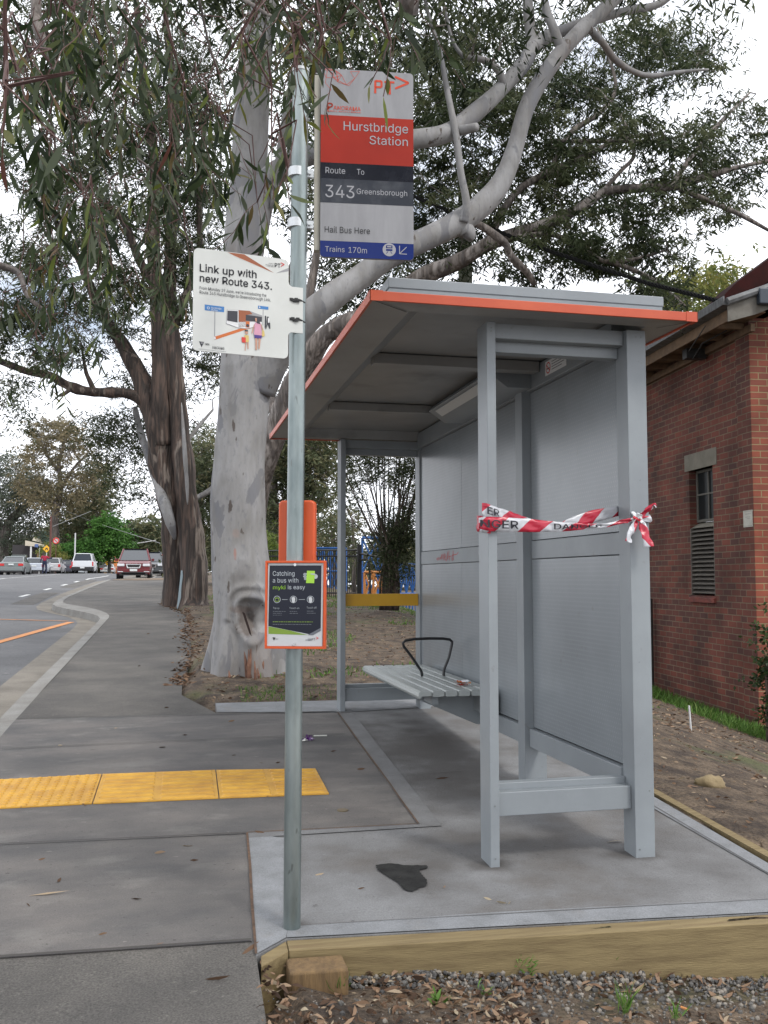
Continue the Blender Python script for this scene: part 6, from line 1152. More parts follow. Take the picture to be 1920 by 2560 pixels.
# person leaning at the silver hatchback
def skinfig(name,joints,edges,m,parent):
    me=bpy.data.meshes.new(name); me.from_pydata([tuple(j[:3]) for j in joints],edges,[]); o=bpy.data.objects.new(name,me); COL.objects.link(o); o.parent=parent
    sk_=o.modifiers.new('skin','SKIN'); 
    for v,j in zip(me.skin_vertices[0].data,joints): v.radius=(j[3],j[3])
    me.skin_vertices[0].data[0].use_root=True
    sb=o.modifiers.new('sub','SUBSURF'); sb.levels=1; sb.render_levels=2; me.materials.append(m); return o
pp_=at(111,1430,77.5); gz_=zl(pp_[1])-.05
pe=thing('person','person in a dark red top and navy trousers leaning towards a parked car','person',(pp_[0],pp_[1],gz_),local=True)
J=[(0,0,.92,.15),(0,.02,1.12,.15),(-.02,.05,1.32,.19),(-.1,.08,1.5,.06),(-.2,.03,1.40,.09),(-.3,.0,1.14,.055),(-.3,-.1,.92,.045),(.16,.03,1.38,.09),(.36,.08,1.25,.06),(.58,.16,1.32,.045),(-.1,0,.85,.11),(-.12,.02,.48,.08),(-.13,0,.08,.055),(-.13,-.14,.04,.05),(.1,0,.85,.11),(.13,.02,.48,.08),(.14,0,.08,.055),(.14,-.14,.04,.05)]
E_=[(0,1),(1,2),(2,3),(2,4),(4,5),(5,6),(2,7),(7,8),(8,9),(0,10),(10,11),(11,12),(12,13),(0,14),(14,15),(15,16),(16,17)]
skinfig('body',J,E_,mat('navy_cloth',(.015,.02,.05),.9),pe)
skinfig('top',[(0,0,.98,.17),(0,.02,1.14,.17),(-.02,.05,1.33,.21),(-.2,.03,1.41,.10),(-.3,.0,1.15,.07),(.16,.03,1.39,.10),(.36,.08,1.25,.075)],[(0,1),(1,2),(2,3),(3,4),(2,5),(5,6)],mat('red_cloth',(.28,.015,.04),.9),pe)
mb=MB(); mb.ball((-.12,.08,1.6),.105,8,0,(.85,1,1.15)); obj('head',mb,mat('skin_tone',(.4,.24,.17),.6),pe,smooth=True); mb=MB(); mb.ball((-.12,.05,1.64),.112,8,0,(.9,.95,1)); obj('hair',mb,mat('hair_dark',(.03,.02,.015),.7),pe,smooth=True)
# ============================================================ TREES
def barkmat(name,cols,kind='smooth'):
    m=bpy.data.materials.new(name); m.use_nodes=True; n=m.node_tree; b=n.nodes['Principled BSDF']; L_=n.links.new
    tcn=n.nodes.new('ShaderNodeTexCoord'); mp=n.nodes.new('ShaderNodeMapping'); L_(tcn.outputs['Object'],mp.inputs[0])
    def nz(sc,st,det=6,dist=0):
        mp=n.nodes.new('ShaderNodeMapping'); mp.inputs['Scale'].default_value=st; L_(tcn.outputs['Object'],mp.inputs[0])
        q=n.nodes.new('ShaderNodeTexNoise'); q.inputs['Scale'].default_value=sc; q.inputs['Detail'].default_value=det; q.inputs['Distortion'].default_value=dist; L_(mp.outputs[0],q.inputs['Vector']); return q.outputs['Fac']
    def mix(f,lo,hi,a,c):
        r=n.nodes.new('ShaderNodeMapRange'); r.inputs['From Min'].default_value=lo; r.inputs['From Max'].default_value=hi; L_(f,r.inputs['Value'])
        x=n.nodes.new('ShaderNodeMix'); x.data_type='RGBA'; L_(r.outputs[0],x.inputs['Factor'])
        for k,v in (('A',a),('B',c)):
            if isinstance(v,tuple): x.inputs[k].default_value=(*v,1)
            else: L_(v,x.inputs[k])
        return x.outputs['Result']
    if kind=='smooth':
        c=mix(nz(2.6,(1,1,.45),9,.6),.545,.56,cols[0],cols[1]); c=mix(nz(9,(1,1,.3),10),.38,.72,c,cols[2]); c=mix(nz(14,(1,1,.3),5),.66,.69,c,cols[3]); c=mix(nz(1.1,(1,1,.5),9),.55,.72,c,cols[4]); c=mix(nz(30,(1,1,.5),6),.55,.8,c,cols[1])
        bf=nz(16,(1,1,.35),12); bs=.7
    else:
        c=mix(nz(5,(1.6,1.6,.16),10,.8),.42,.56,cols[0],cols[1]); c=mix(nz(3,(1.4,1.4,.13),9,.8),.555,.60,c,cols[2]); c=mix(nz(14,(1.5,1.5,.16),8),.48,.66,c,cols[3])
        bf=nz(7,(1.5,1.5,.13),12,.6); bs=1
    L_(c,b.inputs['Base Color']); b.inputs['Roughness'].default_value=.8
    bp=n.nodes.new('ShaderNodeBump'); bp.inputs['Strength'].default_value=bs; bp.inputs['Distance'].default_value=.09 if kind!='smooth' else .015; L_(bf,bp.inputs['Height']); L_(bp.outputs[0],b.inputs['Normal'])
    return m
bk_grey=barkmat('bark_grey_gum',[(.275,.27,.268),(.17,.17,.18),(.19,.182,.172),(.085,.07,.06),(.22,.185,.165)])
bk_brown=barkmat('bark_brown',[(.105,.07,.054),(.032,.024,.02),(.21,.17,.14),(.04,.03,.025)],'rough')
bk_mid=barkmat('bark_grey_brown',[(.20,.17,.15),(.10,.085,.078),(.28,.25,.23),(.08,.065,.055)],'rough')
twigm=mat('twig_red',(.075,.032,.026),.7)
G1=leafmat('leaf_gum_near',[(.010,.018,.007),(.028,.042,.016),(.05,.072,.03),(.10,.115,.075),(.13,.165,.03),(.09,.03,.022)],.3,.5)
G2=leafmat('leaf_gum_mid',[(.015,.023,.011),(.036,.05,.022),(.066,.084,.038),(.115,.125,.065)],.38,.55)
G3=leafmat('leaf_far',[(.05,.065,.035),(.085,.105,.055),(.13,.14,.07),(.17,.15,.08)],.25,.6)  # lightened leaf colours stand in for distance haze
G4=leafmat('leaf_bright',[(.035,.09,.02),(.06,.15,.03),(.1,.22,.045)],.3,.5)
G5=leafmat('leaf_brownish',[(.11,.105,.06),(.16,.14,.08),(.21,.17,.10),(.24,.20,.12)],.25,.6)  # raised too, haze put into the leaf colour
G6=leafmat('leaf_yellowgreen',[(.09,.12,.03),(.16,.18,.05),(.24,.22,.06)],.3,.6)
def limb(pts,radd,n=10,D=None,jit=.03,sub=5):
    """pts: (xd,yd,D) display coordinates; radd: radii in display px at each point"""
    P=[atd(x,y,d) for x,y,d in pts]; rr=[r*S/FPX*d for r,(x,y,d) in zip(radd,pts)]
    Q=[];q=[]
    m=len(P)
    for i in range(m-1):
        p0=P[max(i-1,0)];p1=P[i];p2=P[i+1];p3=P[min(i+2,m-1)]
        for k in range(sub):
            f=k/sub; Q.append(.5*((2*p1)+(-p0+p2)*f+(2*p0-5*p1+4*p2-p3)*f*f+(-p0+3*p1-3*p2+p3)*f**3)); q.append(rr[i]+(rr[i+1]-rr[i])*f)
    Q.append(P[-1]); q.append(rr[-1]); return Q,q
def addlimb(mb,pts,radd,n=10,rough=.05,fs=3,sub=6,seed=0,mi=0,skel=None,lobe=0):
    Q,q=limb(pts,radd,sub=sub); k0=len(mb.v); mb.tube(Q,q,n,mi)
    k=len(Q)
    for i in range(k):
        for j in range(n):
            v=np.array(mb.v[k0+i*n+j]); c=Q[i]; d=v-c; nn_=mn.noise(Vector((v*fs+seed).tolist()))*rough*2+ (lobe*(math.sin(3*j*2*math.pi/n+seed)*.5+.5*math.sin(5*j*2*math.pi/n+1+seed)) )
            mb.v[k0+i*n+j]=tuple(c+d*(1+nn_))
    if skel is not None: skel+= [(Q[i],q[i]) for i in range(0,k,2)]
    return Q,q
def ell(regs,N,seed=0):
    """sample clump centres from display-space ellipses (cx,cy,rx,ry,D,dD,weight)"""
    rg=np.random.default_rng(seed); w=np.array([r[6]*r[2]*r[3] for r in regs],float); w/=w.sum(); out=[]
    for i in rg.choice(len(regs),N,p=w):
        cx_,cy_,rx,ry,D,dD,_=regs[i]
        a=rg.uniform(0,2*math.pi); r=math.sqrt(rg.uniform(0,1)); out.append(atd(cx_+rx*r*math.cos(a),cy_+ry*r*math.sin(a),D+rg.uniform(-dD,dD)))
    return np.array(out)
def foliage(parent,centers,r,nleaf,L,W,m,droop=.7,seed=1,flat=.6,tint0=(0,1),name='foliage',bend=0,hang=0):
    rg=np.random.default_rng(seed); N=len(centers)
    c=np.repeat(centers,nleaf,0); cr=np.repeat(rg.uniform(.6,1.25,N)*r,nleaf); tb=np.repeat(rg.uniform(tint0[0],tint0[1],N),nleaf)
    # sub-sprays inside each clump
    ns=max(3,nleaf//9); so=rg.normal(size=(N,ns,3))*.5; pick=rg.integers(0,ns,N*nleaf); cid=np.repeat(np.arange(N),nleaf)
    off=so[cid,pick]+rg.normal(size=(N*nleaf,3))*.17
    off[:,2]*=flat; pos=c+off*cr[:,None]
    d=rg.normal(size=(N*nleaf,3)); d/=np.linalg.norm(d,axis=1)[:,None]; d[:,2]=d[:,2]*(1-droop)-droop; 
    LL=rg.uniform(.65,1.2,N*nleaf)*L
    return leafobj(name,pos,d,LL,rg.uniform(.7,1.2,N*nleaf)*W,np.clip(tb+rg.normal(size=N*nleaf)*.14,0,1),m,parent,bend=bend)
def twigs(parent,centers,skel,m,r0=.02,name='twigs',frac=1,seed=3,sag=.12,n=5):
    """branchlets grown outwards: every new one may sprout from an earlier one"""
    rg=np.random.default_rng(seed); mb=MB(); SP=np.array([s_[0] for s_ in skel]); K=len(centers)
    buf=np.zeros((len(SP)+K*2,3)); buf[:len(SP)]=SP; cnt=len(SP)
    d0=np.array([np.linalg.norm(SP-c,axis=1).min() for c in centers])
    for ci in np.argsort(d0):
        c=centers[ci]; d=np.linalg.norm(buf[:cnt]-c,axis=1); i=int(np.argmin(d)); p=buf[i].copy(); l=d[i]
        if l<.08: continue
        a=p+(c-p)*.35+rg.normal(size=3)*l*.10+np.array([0,0,l*sag]); b=p+(c-p)*.72+rg.normal(size=3)*l*.09+np.array([0,0,l*sag*.8])
        q=r0*min(1.5,.45+l*.3)*(.6 if i>=len(SP) else 1); mb.tube([p,a,b,c],[q,q*.75,q*.5,q*.25],n)
        buf[cnt]=c; buf[cnt+1]=b; cnt+=2
    return obj(name,mb,m,parent,smooth=True)
# ---------- A: big smooth grey gum
DA=9.3
gt=thing('gum_tree','massive smooth grey barked gum tree with a knot hole, just behind the bus stop pole','tree',atd(525,1480,DA))
sk=[]; mb=MB()
TR=[(530,1620,DA-.05),(530,1520,DA),(528,1470,DA),(527,1420,DA),(524,1340,DA),(518,1250,DA),(514,1150,DA+.05),(515,1000,DA+.1),(521,900,DA+.15),(532,800,DA+.2),(528,700,DA+.25),(524,600,DA+.3),(533,450,DA+.4),(540,330,DA+.5),(545,200,DA+.6),(560,80,DA+.8),(572,-30,DA+1),(585,-200,DA+1.4),(575,-420,DA+1.8)]
TRr=[98,92,87,80,67,62,57,54,55,58,47,42,42,40,37,33,28,22,12]
addlimb(mb,TR,TRr,110,.07,1.6,22,seed=2.1,skel=sk,lobe=.006)
kc=atd(532,1345,DA-.62); kax=np.array([.975,-.22,0]); kn_=np.array([-.02,-1,0])
vv=np.array(mb.v); dx=(vv-kc)@kax; dz=vv[:,2]-kc[2]; fr=((vv-atd(525,1345,DA))@kn_>.05)
an=np.arctan2(dz,dx); rho=np.sqrt((dx/.185)**2+((dz-.02)/.225)**2)*(1+.08*np.sin(an*2+1)+.05*np.sin(an*5))
disp=.042*np.exp(-((rho-.92)/.17)**2)*(1+.35*np.sin(an))+.03*np.exp(-((rho-1.35)/.12)**2)*(dz>0)-.10*np.exp(-(rho/.5)**2)
disp-=.05*np.exp(-((dx+dz*.28)/.02)**2)*np.exp(-(dz/.13)**2)
ctr=atd(525,1345,DA); rad=vv-ctr; rad[:,2]=0; hgt=vv[:,2]-zg(ctr[0],ctr[1]); th=np.arctan2(rad[:,1],rad[:,0])
amp=.055*np.clip(1-hgt/1.1,0,1)**1.5; but=amp*(np.sin(th*5+1+hgt*.8)+.5*np.sin(th*9+2))
rl=np.linalg.norm(rad,axis=1)[:,None]+1e-6
vv=vv+kn_*(disp*fr)[:,None]+rad/rl*but[:,None]*(hgt<1.2)[:,None]; mb.v=[tuple(p) for p in vv]
# second limb behind the sign
addlimb(mb,[(548,500,DA+.4),(575,400,DA+.35),(625,355,DA+.2),(680,330,DA+.1),(780,310,DA),(900,300,DA),(970,285,DA+.1),(1030,240,DA+.3),(1080,195,DA+.5),(1130,140,DA+.7),(1150,100,DA+.8)],[30,29,25,23,22,22,20,19,17,16,14],14,.06,2,6,1,skel=sk)
addlimb(mb,[(1150,112,DA+.8),(1145,60,DA+.9),(1140,0,DA+1),(1150,-80,DA+1.2),(1120,-220,DA+1.6)],[14,12,11,9,5],10,.05,2,5,2,skel=sk)
addlimb(mb,[(1150,105,DA+.8),(1180,80,DA+1),(1230,62,DA+1.2),(1290,40,DA+1.4),(1360,22,DA+1.7),(1430,5,DA+2),(1500,-60,DA+2.2)],[15,14,13,11,9,8,4],10,.05,2,5,3,skel=sk)
addlimb(mb,[(980,283,DA+.1),(1005,280,DA),(1030,274,DA-.1)],[12,11,9],8,.05,2,3,3)
addlimb(mb,[(1090,190,DA+.5),(1075,150,DA+.4),(1040,128,DA+.3),(1000,120,DA+.3),(975,80,DA+.3),(960,10,DA+.4)],[9,8,7,5,4,2],8,.05,2,4,4,skel=sk)
# first big limb
DL=DA
addlimb(mb,[(560,840,DA+.15),(600,760,DA+.05),(660,690,DL-.1),(720,640,DL-.1),(790,590,DL),(850,548,DL),(920,515,DL+.1),(990,480,DL+.2),(1045,440,DL+.3),(1085,390,DL+.4),(1112,320,DL+.5),(1135,240,DL+.6),(1165,180,DL+.7),(1210,115,DL+.8),(1260,60,DL+1),(1320,5,DL+1.2),(1400,-80,DL+1.5),(1470,-200,DL+1.9)],[38,35,31,29,28,27,26,27,26,22,19,17.5,17,16.5,16,15,12,6],16,.06,2,6,5,skel=sk)
addlimb(mb,[(990,480,DL+.2),(1010,505,DL+.2),(1008,515,DL+.2)],[22,20,13],10,.05,2,3,8)
addlimb(mb,[(1000,478,DL+.1),(1008,440,DL+.05),(995,370,DL),(985,290,DL),(965,190,DL+.1),(950,110,DL+.2),(925,30,DL+.3),(905,-60,DL+.4)],[11,9,8,7.5,6.5,5,4,2],9,.05,2,5,6,skel=sk)
addlimb(mb,[(1215,112,DL+.8),(1195,60,DL+.8),(1180,20,DL+.9),(1170,-60,DL+1)],[11,10,9,4],9,.05,2,4,7,skel=sk)
addlimb(mb,[(1270,60,DL+1),(1300,90,DL+1.1),(1330,130,DL+1.3),(1370,155,DL+1.5),(1410,163,DL+1.7),(1470,155,DL+1.9),(1530,150,DL+2.1)],[8,8,7,6,5.5,4,2],9,.08,3,5,8,skel=sk)
addlimb(mb,[(590,450,DA+.3),(605,320,DA+.1),(625,200,DA),(650,60,DA),(640,-80,DA)],[8,7,6,5,3],8,.05,2,4,9,skel=sk)
tr=obj('trunk',mb,bk_grey,gt,smooth=True,ang=180)
# brown heart of the knot, scorched patch above it and orange paint marks: real marks on the bark
def barkspot(m,org,C,rx,rz,col,amt,edge=.35):
    n=m.node_tree; b=n.nodes['Principled BSDF']; src=b.inputs['Base Color'].links[0].from_socket; L_=n.links.new; C=np.array(C)-org
    tcn=n.nodes.new('ShaderNodeTexCoord'); s1=n.nodes.new('ShaderNodeVectorMath'); s1.operation='SUBTRACT'; L_(tcn.outputs['Object'],s1.inputs[0]); s1.inputs[1].default_value=tuple(C)
    s2=n.nodes.new('ShaderNodeVectorMath'); s2.operation='MULTIPLY'; L_(s1.outputs[0],s2.inputs[0]); s2.inputs[1].default_value=(1/rx,1.6,1/rz)
    ln=n.nodes.new('ShaderNodeVectorMath'); ln.operation='LENGTH'; L_(s2.outputs[0],ln.inputs[0]); nz_=n.nodes.new('ShaderNodeTexNoise'); nz_.inputs['Scale'].default_value=14; nz_.inputs['Detail'].default_value=8; L_(tcn.outputs['Object'],nz_.inputs['Vector'])
    ad=n.nodes.new('ShaderNodeMath'); ad.operation='ADD'; L_(ln.outputs['Value'],ad.inputs[0]); L_(nz_.outputs['Fac'],ad.inputs[1])
    mr=n.nodes.new('ShaderNodeMapRange'); L_(ad.outputs[0],mr.inputs['Value']); mr.inputs['From Min'].default_value=1.5-edge; mr.inputs['From Max'].default_value=1.5; mr.inputs['To Min'].default_value=amt; mr.inputs['To Max'].default_value=0
    x_=n.nodes.new('ShaderNodeMix'); x_.data_type='RGBA'; L_(mr.outputs[0],x_.inputs['Factor']); L_(src,x_.inputs['A']); x_.inputs['B'].default_value=(*col,1); L_(x_.outputs['Result'],b.inputs['Base Color'])
og=atd(525,1480,DA)
for (x,y,rx,rz,col,am) in ((536,1348,.12,.17,(.10,.075,.06),.75),(530,1318,.16,.05,(.16,.12,.10),.6),(520,1270,.15,.2,(.12,.11,.10),.5),(512,1195,.02,.075,(.34,.11,.06),.5),(530,1230,.09,.12,(.14,.13,.125),.4),(515,1150,.05,.06,(.30,.19,.15),.3)):
    barkspot(bk_grey,og,atd(x,y,DA-.5),rx,rz,col,am)
# dark slit in the knot
mb=MB(); q0=kc+kn_*.0+np.array([.01,.055,0]); mb.prism([q0+np.array(p) for p in ((-.045,0,.10),(-.02,0,.085),(.03,0,-.07),(.045,0,-.13),(.022,0,-.10),(-.02,0,.02))],(0,-.02,0)); obj('knot_slit',mb,mat('hollow_dark',(.02,.01,.008),.9),gt)
# loose red brown bark strips at the foot
mb=MB()
for i in range(26):
    x=random.uniform(495,575); b_=gpd(x,1468+random.uniform(-6,10)); h_=random.uniform(.1,.38); k=b_+np.array([random.uniform(-.03,.03),.05,h_]); mb.tube([b_-[0,0,.03],(b_+k)/2+[0,-.03,0],k],[.012,.014,.003],4,flat=.4)
obj('loose_bark',mb,mat('bark_strip',(.19,.095,.06),.9,c2=(.1,.05,.035),scale=9),gt)
regA=[(620,-150,420,180,9.5,2,1),(1150,-160,420,150,10.5,2,1),(880,40,140,70,9.6,.9,1.2),(1010,60,120,100,10.2,1,.8),(640,60,90,100,9.4,.8,1),(720,220,110,140,10.5,.8,.5),(1400,-60,200,70,11.5,1,1)]
cA=ell(regA,340,5); foliage(gt,cA,.42,62,.15,.028,G2,.72,5,.8); twigs(gt,cA,sk,bk_mid,.03,seed=5)
# ---------- B: dark spreading tree behind the shelter
DB=15
tb=thing('spreading_tree','dark spreading gum with long low branches behind the shelter roof','tree',gpd(548,1330))
sk=[]; mb=MB()
addlimb(mb,[(540,1345,16),(540,1250,16),(548,1120,15.8),(565,1010,15.6),(600,920,15.4),(640,820,15.2),(700,730,15),(770,690,14.8),(830,650,14.8),(900,605,14.7),(1000,560,14.5),(1060,525,14.4),(1130,500,14.4),(1200,475,14.4),(1250,450,14.4),(1300,418,14.4),(1350,408,14.4),(1450,402,14.4),(1540,377,14.5),(1600,360,14.6),(1700,340,14.8)],[38,34,30,27,26,25,24,21,19,18,17,15,14,13,12,11,10,9,7,5,3],12,.12,2.5,5,3,skel=sk)
addlimb(mb,[(640,820,15.2),(650,740,15.5),(668,640,15.7),(690,520,15.9),(720,400,16),(740,260,16.1),(735,120,16.2)],[14,12,10,8,6,4,2],10,.12,2.5,4,4,skel=sk)
addlimb(mb,[(605,900,15.4),(570,830,16),(580,700,16.3),(640,560,16.4),(660,420,16.5)],[16,14,12,10,5],10,.12,2.5,4,5,skel=sk)
addlimb(mb,[(1460,402,14.4),(1520,430,14.3),(1580,455,14.2),(1620,475,14.1),(1700,520,14)],[7,6,5,4.5,2],8,.08,2.5,4,6,skel=sk)
addlimb(mb,[(1010,475,13.4),(1050,495,13.5),(1090,525,13.6),(1105,555,13.7),(1140,590,13.8),(1155,615,13.9)],[7,9,9,8,7,5],9,.15,4,4,7,skel=sk)
addlimb(mb,[(1060,525,14.4),(1130,510,14.3),(1200,508,14.2),(1260,540,14.2),(1310,565,14.1),(1370,560,14.1),(1440,540,14.1)],[6,6,6,6,5,4,2],8,.1,3,4,8,skel=sk)
addlimb(mb,[(1310,565,14.1),(1360,580,14.1),(1420,610,14),(1480,660,14)],[5,5,4,2],8,.1,3,4,9,skel=sk)
addlimb(mb,[(1050,530,14.4),(1110,420,14.7),(1190,370,15),(1260,340,15.2),(1340,300,15.4),(1420,290,15.6)],[9,8,8,7,5,3],8,.1,3,4,10,skel=sk)
addlimb(mb,[(1190,370,15),(1230,290,15.1),(1300,240,15.3),(1330,180,15.5),(1290,60,15.7)],[7,6,5,4,2],8,.1,3,4,11,skel=sk)
addlimb(mb,[(1300,415,14.4),(1340,370,14.6),(1370,330,14.8),(1340,250,15),(1290,190,15.2)],[5,4.5,4,3,2],8,.1,3,4,12,skel=sk)
addlimb(mb,[(1190,305,15),(1300,305,15.1),(1420,305,15.3),(1480,290,15.5)],[5,5,4,2],8,.1,3,4,13,skel=sk)
addlimb(mb,[(1450,402,14.4),(1500,330,14.8),(1560,260,15.2),(1620,200,15.6)],[6,5,4,2],8,.1,3,4,14,skel=sk)
obj('trunk',mb,bk_mid,tb,smooth=True,ang=180)
regB=[(1050,330,190,150,15.5,1.6,1.1),(1200,260,170,120,15.5,1.6,1.1),(1300,500,170,80,14.6,1.2,1.2),(1180,560,130,55,14.8,1,1.2),(1420,560,90,90,14.5,1,1.1),(1440,330,120,80,15,1.4,1.1),(1540,420,120,60,15,1.2,1),(1330,120,150,110,16.5,1.5,1),(1500,130,110,70,16.5,1.5,1),(1600,300,80,90,15.5,1.2,1),(960,200,110,150,16,1.4,1.2),(960,470,100,90,16,1.2,1.2),(740,600,90,90,16.5,.8,1),(680,300,80,240,16.5,1,1),(1090,120,130,110,16.5,1.4,1),(760,120,110,150,16.5,1,.9),(1430,650,60,45,14,.8,.7),(1380,430,60,40,15,1,.6),(930,560,120,40,15.5,.7,1.1),(1240,400,110,60,15.5,1,1)]
cB=ell(regB,1150,7); foliage(tb,cB,.33,72,.145,.027,G2,.6,7,.62); twigs(tb,cB,sk,bk_mid,.022,seed=7)
# yellow green tree at right above the building
ty=thing('pale_tree','yellow green tree low on the right between the shelter roof and the brick building','tree',gpd(1500,1300)+np.array([3,22,0]))
sk=[]; mb=MB(); addlimb(mb,[(1480,1250,30),(1470,1000,30),(1475,800,30),(1480,680,30),(1500,590,30)],[12,10,9,6,3],8,.1,1,4,2,skel=sk); obj('trunk',mb,bk_mid,ty,smooth=True,ang=180)
cc=ell([(1500,640,110,55,30,2.5,1.2),(1430,720,50,80,30,2,1.2),(1570,600,40,30,30,2,1),(1480,780,70,70,31,2,1)],190,9); foliage(ty,cc,.75,55,.22,.075,G6,.5,9,.7); twigs(ty,cc,sk,bk_mid,.03,seed=9)
# ---------- C: two trunk brown gum
DC=21.5
tc_=thing('twin_trunk_tree','tall brown barked gum with two leaning trunks beside the footpath','tree',gpd(400,1312))
sk=[]; mb=MB()
addlimb(mb,[(380,1320,DC),(380,1290,DC),(378,1200,DC),(372,1100,DC),(352,1000,DC),(340,920,DC),(318,850,DC+.1),(290,790,DC+.2),(262,740,DC+.4),(235,700,DC+.6),(200,630,DC+.8),(170,560,DC+1),(130,500,DC+1.2),(90,380,DC+1.4)],[32,28,26,26,28,29,24,19,15,12,10,8,6,4],16,.12,2,6,3,skel=sk,lobe=.03)
addlimb(mb,[(420,1325,DC-.6),(418,1290,DC-.5),(416,1200,DC-.4),(408,1100,DC-.3),(395,1000,DC-.2),(385,900,DC),(378,820,DC),(372,740,DC+.1),(368,650,DC+.2),(370,500,DC+.4),(380,350,DC+.6),(375,200,DC+.8),(360,60,DC+1),(350,-120,DC+1.3)],[46,30,27,25,23,21,20,18,14,12,10,9,7,4],16,.12,2,6,5,skel=sk,lobe=.03)
addlimb(mb,[(352,960,DC-.1),(345,860,DC-.2),(345,760,DC-.1),(338,640,DC),(330,500,DC+.1),(335,380,DC+.3),(320,240,DC+.5),(300,80,DC+.8),(290,-80,DC+1)],[20,18,17,15,14,12,10,7,4],14,.08,2,6,6,skel=sk)
addlimb(mb,[(315,870,DC),(285,852,DC),(240,848,DC-.1),(195,846,DC-.2),(150,835,DC-.3),(110,812,DC-.4),(60,803,DC-.5),(0,780,DC-.6),(-60,770,DC-.7)],[13,12,11,10,11,9,8,7,5],10,.14,4,5,7,skel=sk)
addlimb(mb,[(205,846,DC-.2),(195,825,DC-.2),(185,800,DC-.2),(175,740,DC-.1)],[6,5,4,2],8,.1,4,4,8,skel=sk)
addlimb(mb,[(155,838,DC-.3),(140,850,DC-.3),(128,856,DC-.3)],[5,4,2],6,.1,4,3,9)
addlimb(mb,[(345,640,DC),(300,560,DC+.2),(270,480,DC+.3),(230,440,DC+.4),(180,360,DC+.5)],[10,9,8,6,3],8,.1,3,4,10,skel=sk)
addlimb(mb,[(372,720,DC+.1),(400,640,DC+.3),(430,560,DC+.5),(430,440,DC+.6),(436,330,DC+.8),(450,180,DC+1)],[9,8,7,7,6,3],8,.1,3,4,11,skel=sk)
addlimb(mb,[(430,560,DC+.5),(470,640,DC+.4),(490,700,DC+.5)],[5,4,2],8,.1,3,4,12,skel=sk)
obj('trunk',mb,bk_brown,tc_,smooth=True,ang=180)
mb=MB(); addlimb(mb,[(378,1165,DC-.5),(368,1130,DC-.62),(356,1090,DC-.5),(341,1050,DC-.2),(328,1010,DC+.1),(312,960,DC+.5),(300,920,DC+.8),(292,880,DC+1)],[3,11,13,9,8,7.5,7,5],10,.06,2,5,4,skel=sk)
addlimb(mb,[(392,870,DC-.35),(396,930,DC-.62),(400,990,DC-.72),(404,1050,DC-.75),(405,1090,DC-.7)],[1,4,5,4,1],8,.1,3,4,8)
addlimb(mb,[(415,1080,DC+.4),(440,1068,DC+.5),(470,1048,DC+.6),(500,1030,DC+.7),(540,1000,DC+.8)],[6,6,6,5,4],8,.05,2,4,5,skel=sk)
addlimb(mb,[(400,960,DC+.4),(430,920,DC+.7),(460,885,DC+1)],[4,4,2.5],8,.05,2,4,5,skel=sk)
obj('pale_limbs',mb,bk_grey,tc_,smooth=True,ang=180)
regC=[(120,720,150,80,21.5,1.5,1.1),(60,640,110,90,21.5,1.8,1.1),(200,600,120,100,22,1.6,1.1),(320,560,100,100,22,1.4,1.1),(430,620,70,120,22.5,1,1.2),(470,760,60,80,22.8,.6,1.3),(330,700,60,60,22.3,.6,.9),(90,470,140,90,22,2,1),(250,400,150,110,22.5,2,1.1),(400,330,120,140,22.5,1.6,1.1),(440,480,70,120,23,1,1.1),(120,280,160,120,23,2,1),(300,180,180,120,23,2,1),(470,140,90,130,23,1.4,1),(100,80,160,110,23,2,1),(30,880,45,40,20.5,.6,.9),(40,820,60,40,21,.8,.8),(255,960,60,50,22.8,.5,1.7),(290,1040,42,45,22.6,.5,1.6),(310,1085,30,22,22.6,.4,1.6),(240,915,50,30,22.8,.5,1.6),(330,930,25,50,22.8,.3,1),(300,820,50,40,22.6,.5,1),(400,880,40,50,23,.5,.6),(540,640,60,120,23,.6,1),(250,930,45,25,22.6,.5,.8),(300,-100,400,120,23,2,.8),(600,880,40,70,22,1,.6),(620,760,60,80,22.5,1,.9)]
cC=ell(regC,1150,11); foliage(tc_,cC,.5,95,.145,.03,G2,.55,11,.7); twigs(tc_,cC,sk,bk_mid,.03,seed=11)
# ---------- overhanging near branches (tree trunk stands behind the camera)
to=thing('overhanging_gum','leafy gum with long drooping leaves hanging into the top left foreground','tree',(1.6,-3.2,-.3))
sk=[]; mb=MB()
trk=[(1.6,-3.2,-.5),(1.55,-3.1,1),(1.4,-3,2.6),(1.2,-2.6,4.2),(.8,-1.9,5.2),(.2,-.9,5.9),(-.5,.3,6.1),(-1.2,1.6,5.8),(-1.6,2.8,5.2)]
mb.tube(trk,[.34,.28,.25,.22,.17,.14,.11,.08,.06],16); obj('trunk',mb,bk_brown,to,smooth=True,ang=180)
mb=MB()
def nlimb(pts,rad,seed): return addlimb(mb,pts,rad,8,.08,6,5,seed,skel=sk)
e=atd(90,-220,5.2)
mb.tube([trk[-1],(np.array(trk[-1])+e)/2+[0,0,.1],e],[.06,.05,.04],8)
nlimb([(90,-220,5.2),(85,-100,5),(78,0,4.8),(82,60,4.7),(105,120,4.6),(135,180,4.55),(150,235,4.5),(170,275,4.5)],[13,12,11,11,10.5,9,6,3],1)
nlimb([(78,0,4.8),(100,70,4.9),(150,110,5),(190,130,5.1),(250,170,5.3),(330,240,5.5),(420,300,5.6)],[5,5,4.5,4,3,2.4,1.4],2)
nlimb([(150,262,4.5),(200,265,4.6),(240,290,4.7),(280,330,4.8),(330,370,4.9),(370,430,5),(400,500,5.1),(430,560,5.2),(470,610,5.3),(490,640,5.3)],[4,4,3.6,3.2,2.8,2.4,2,1.6,1.2,.8],3)
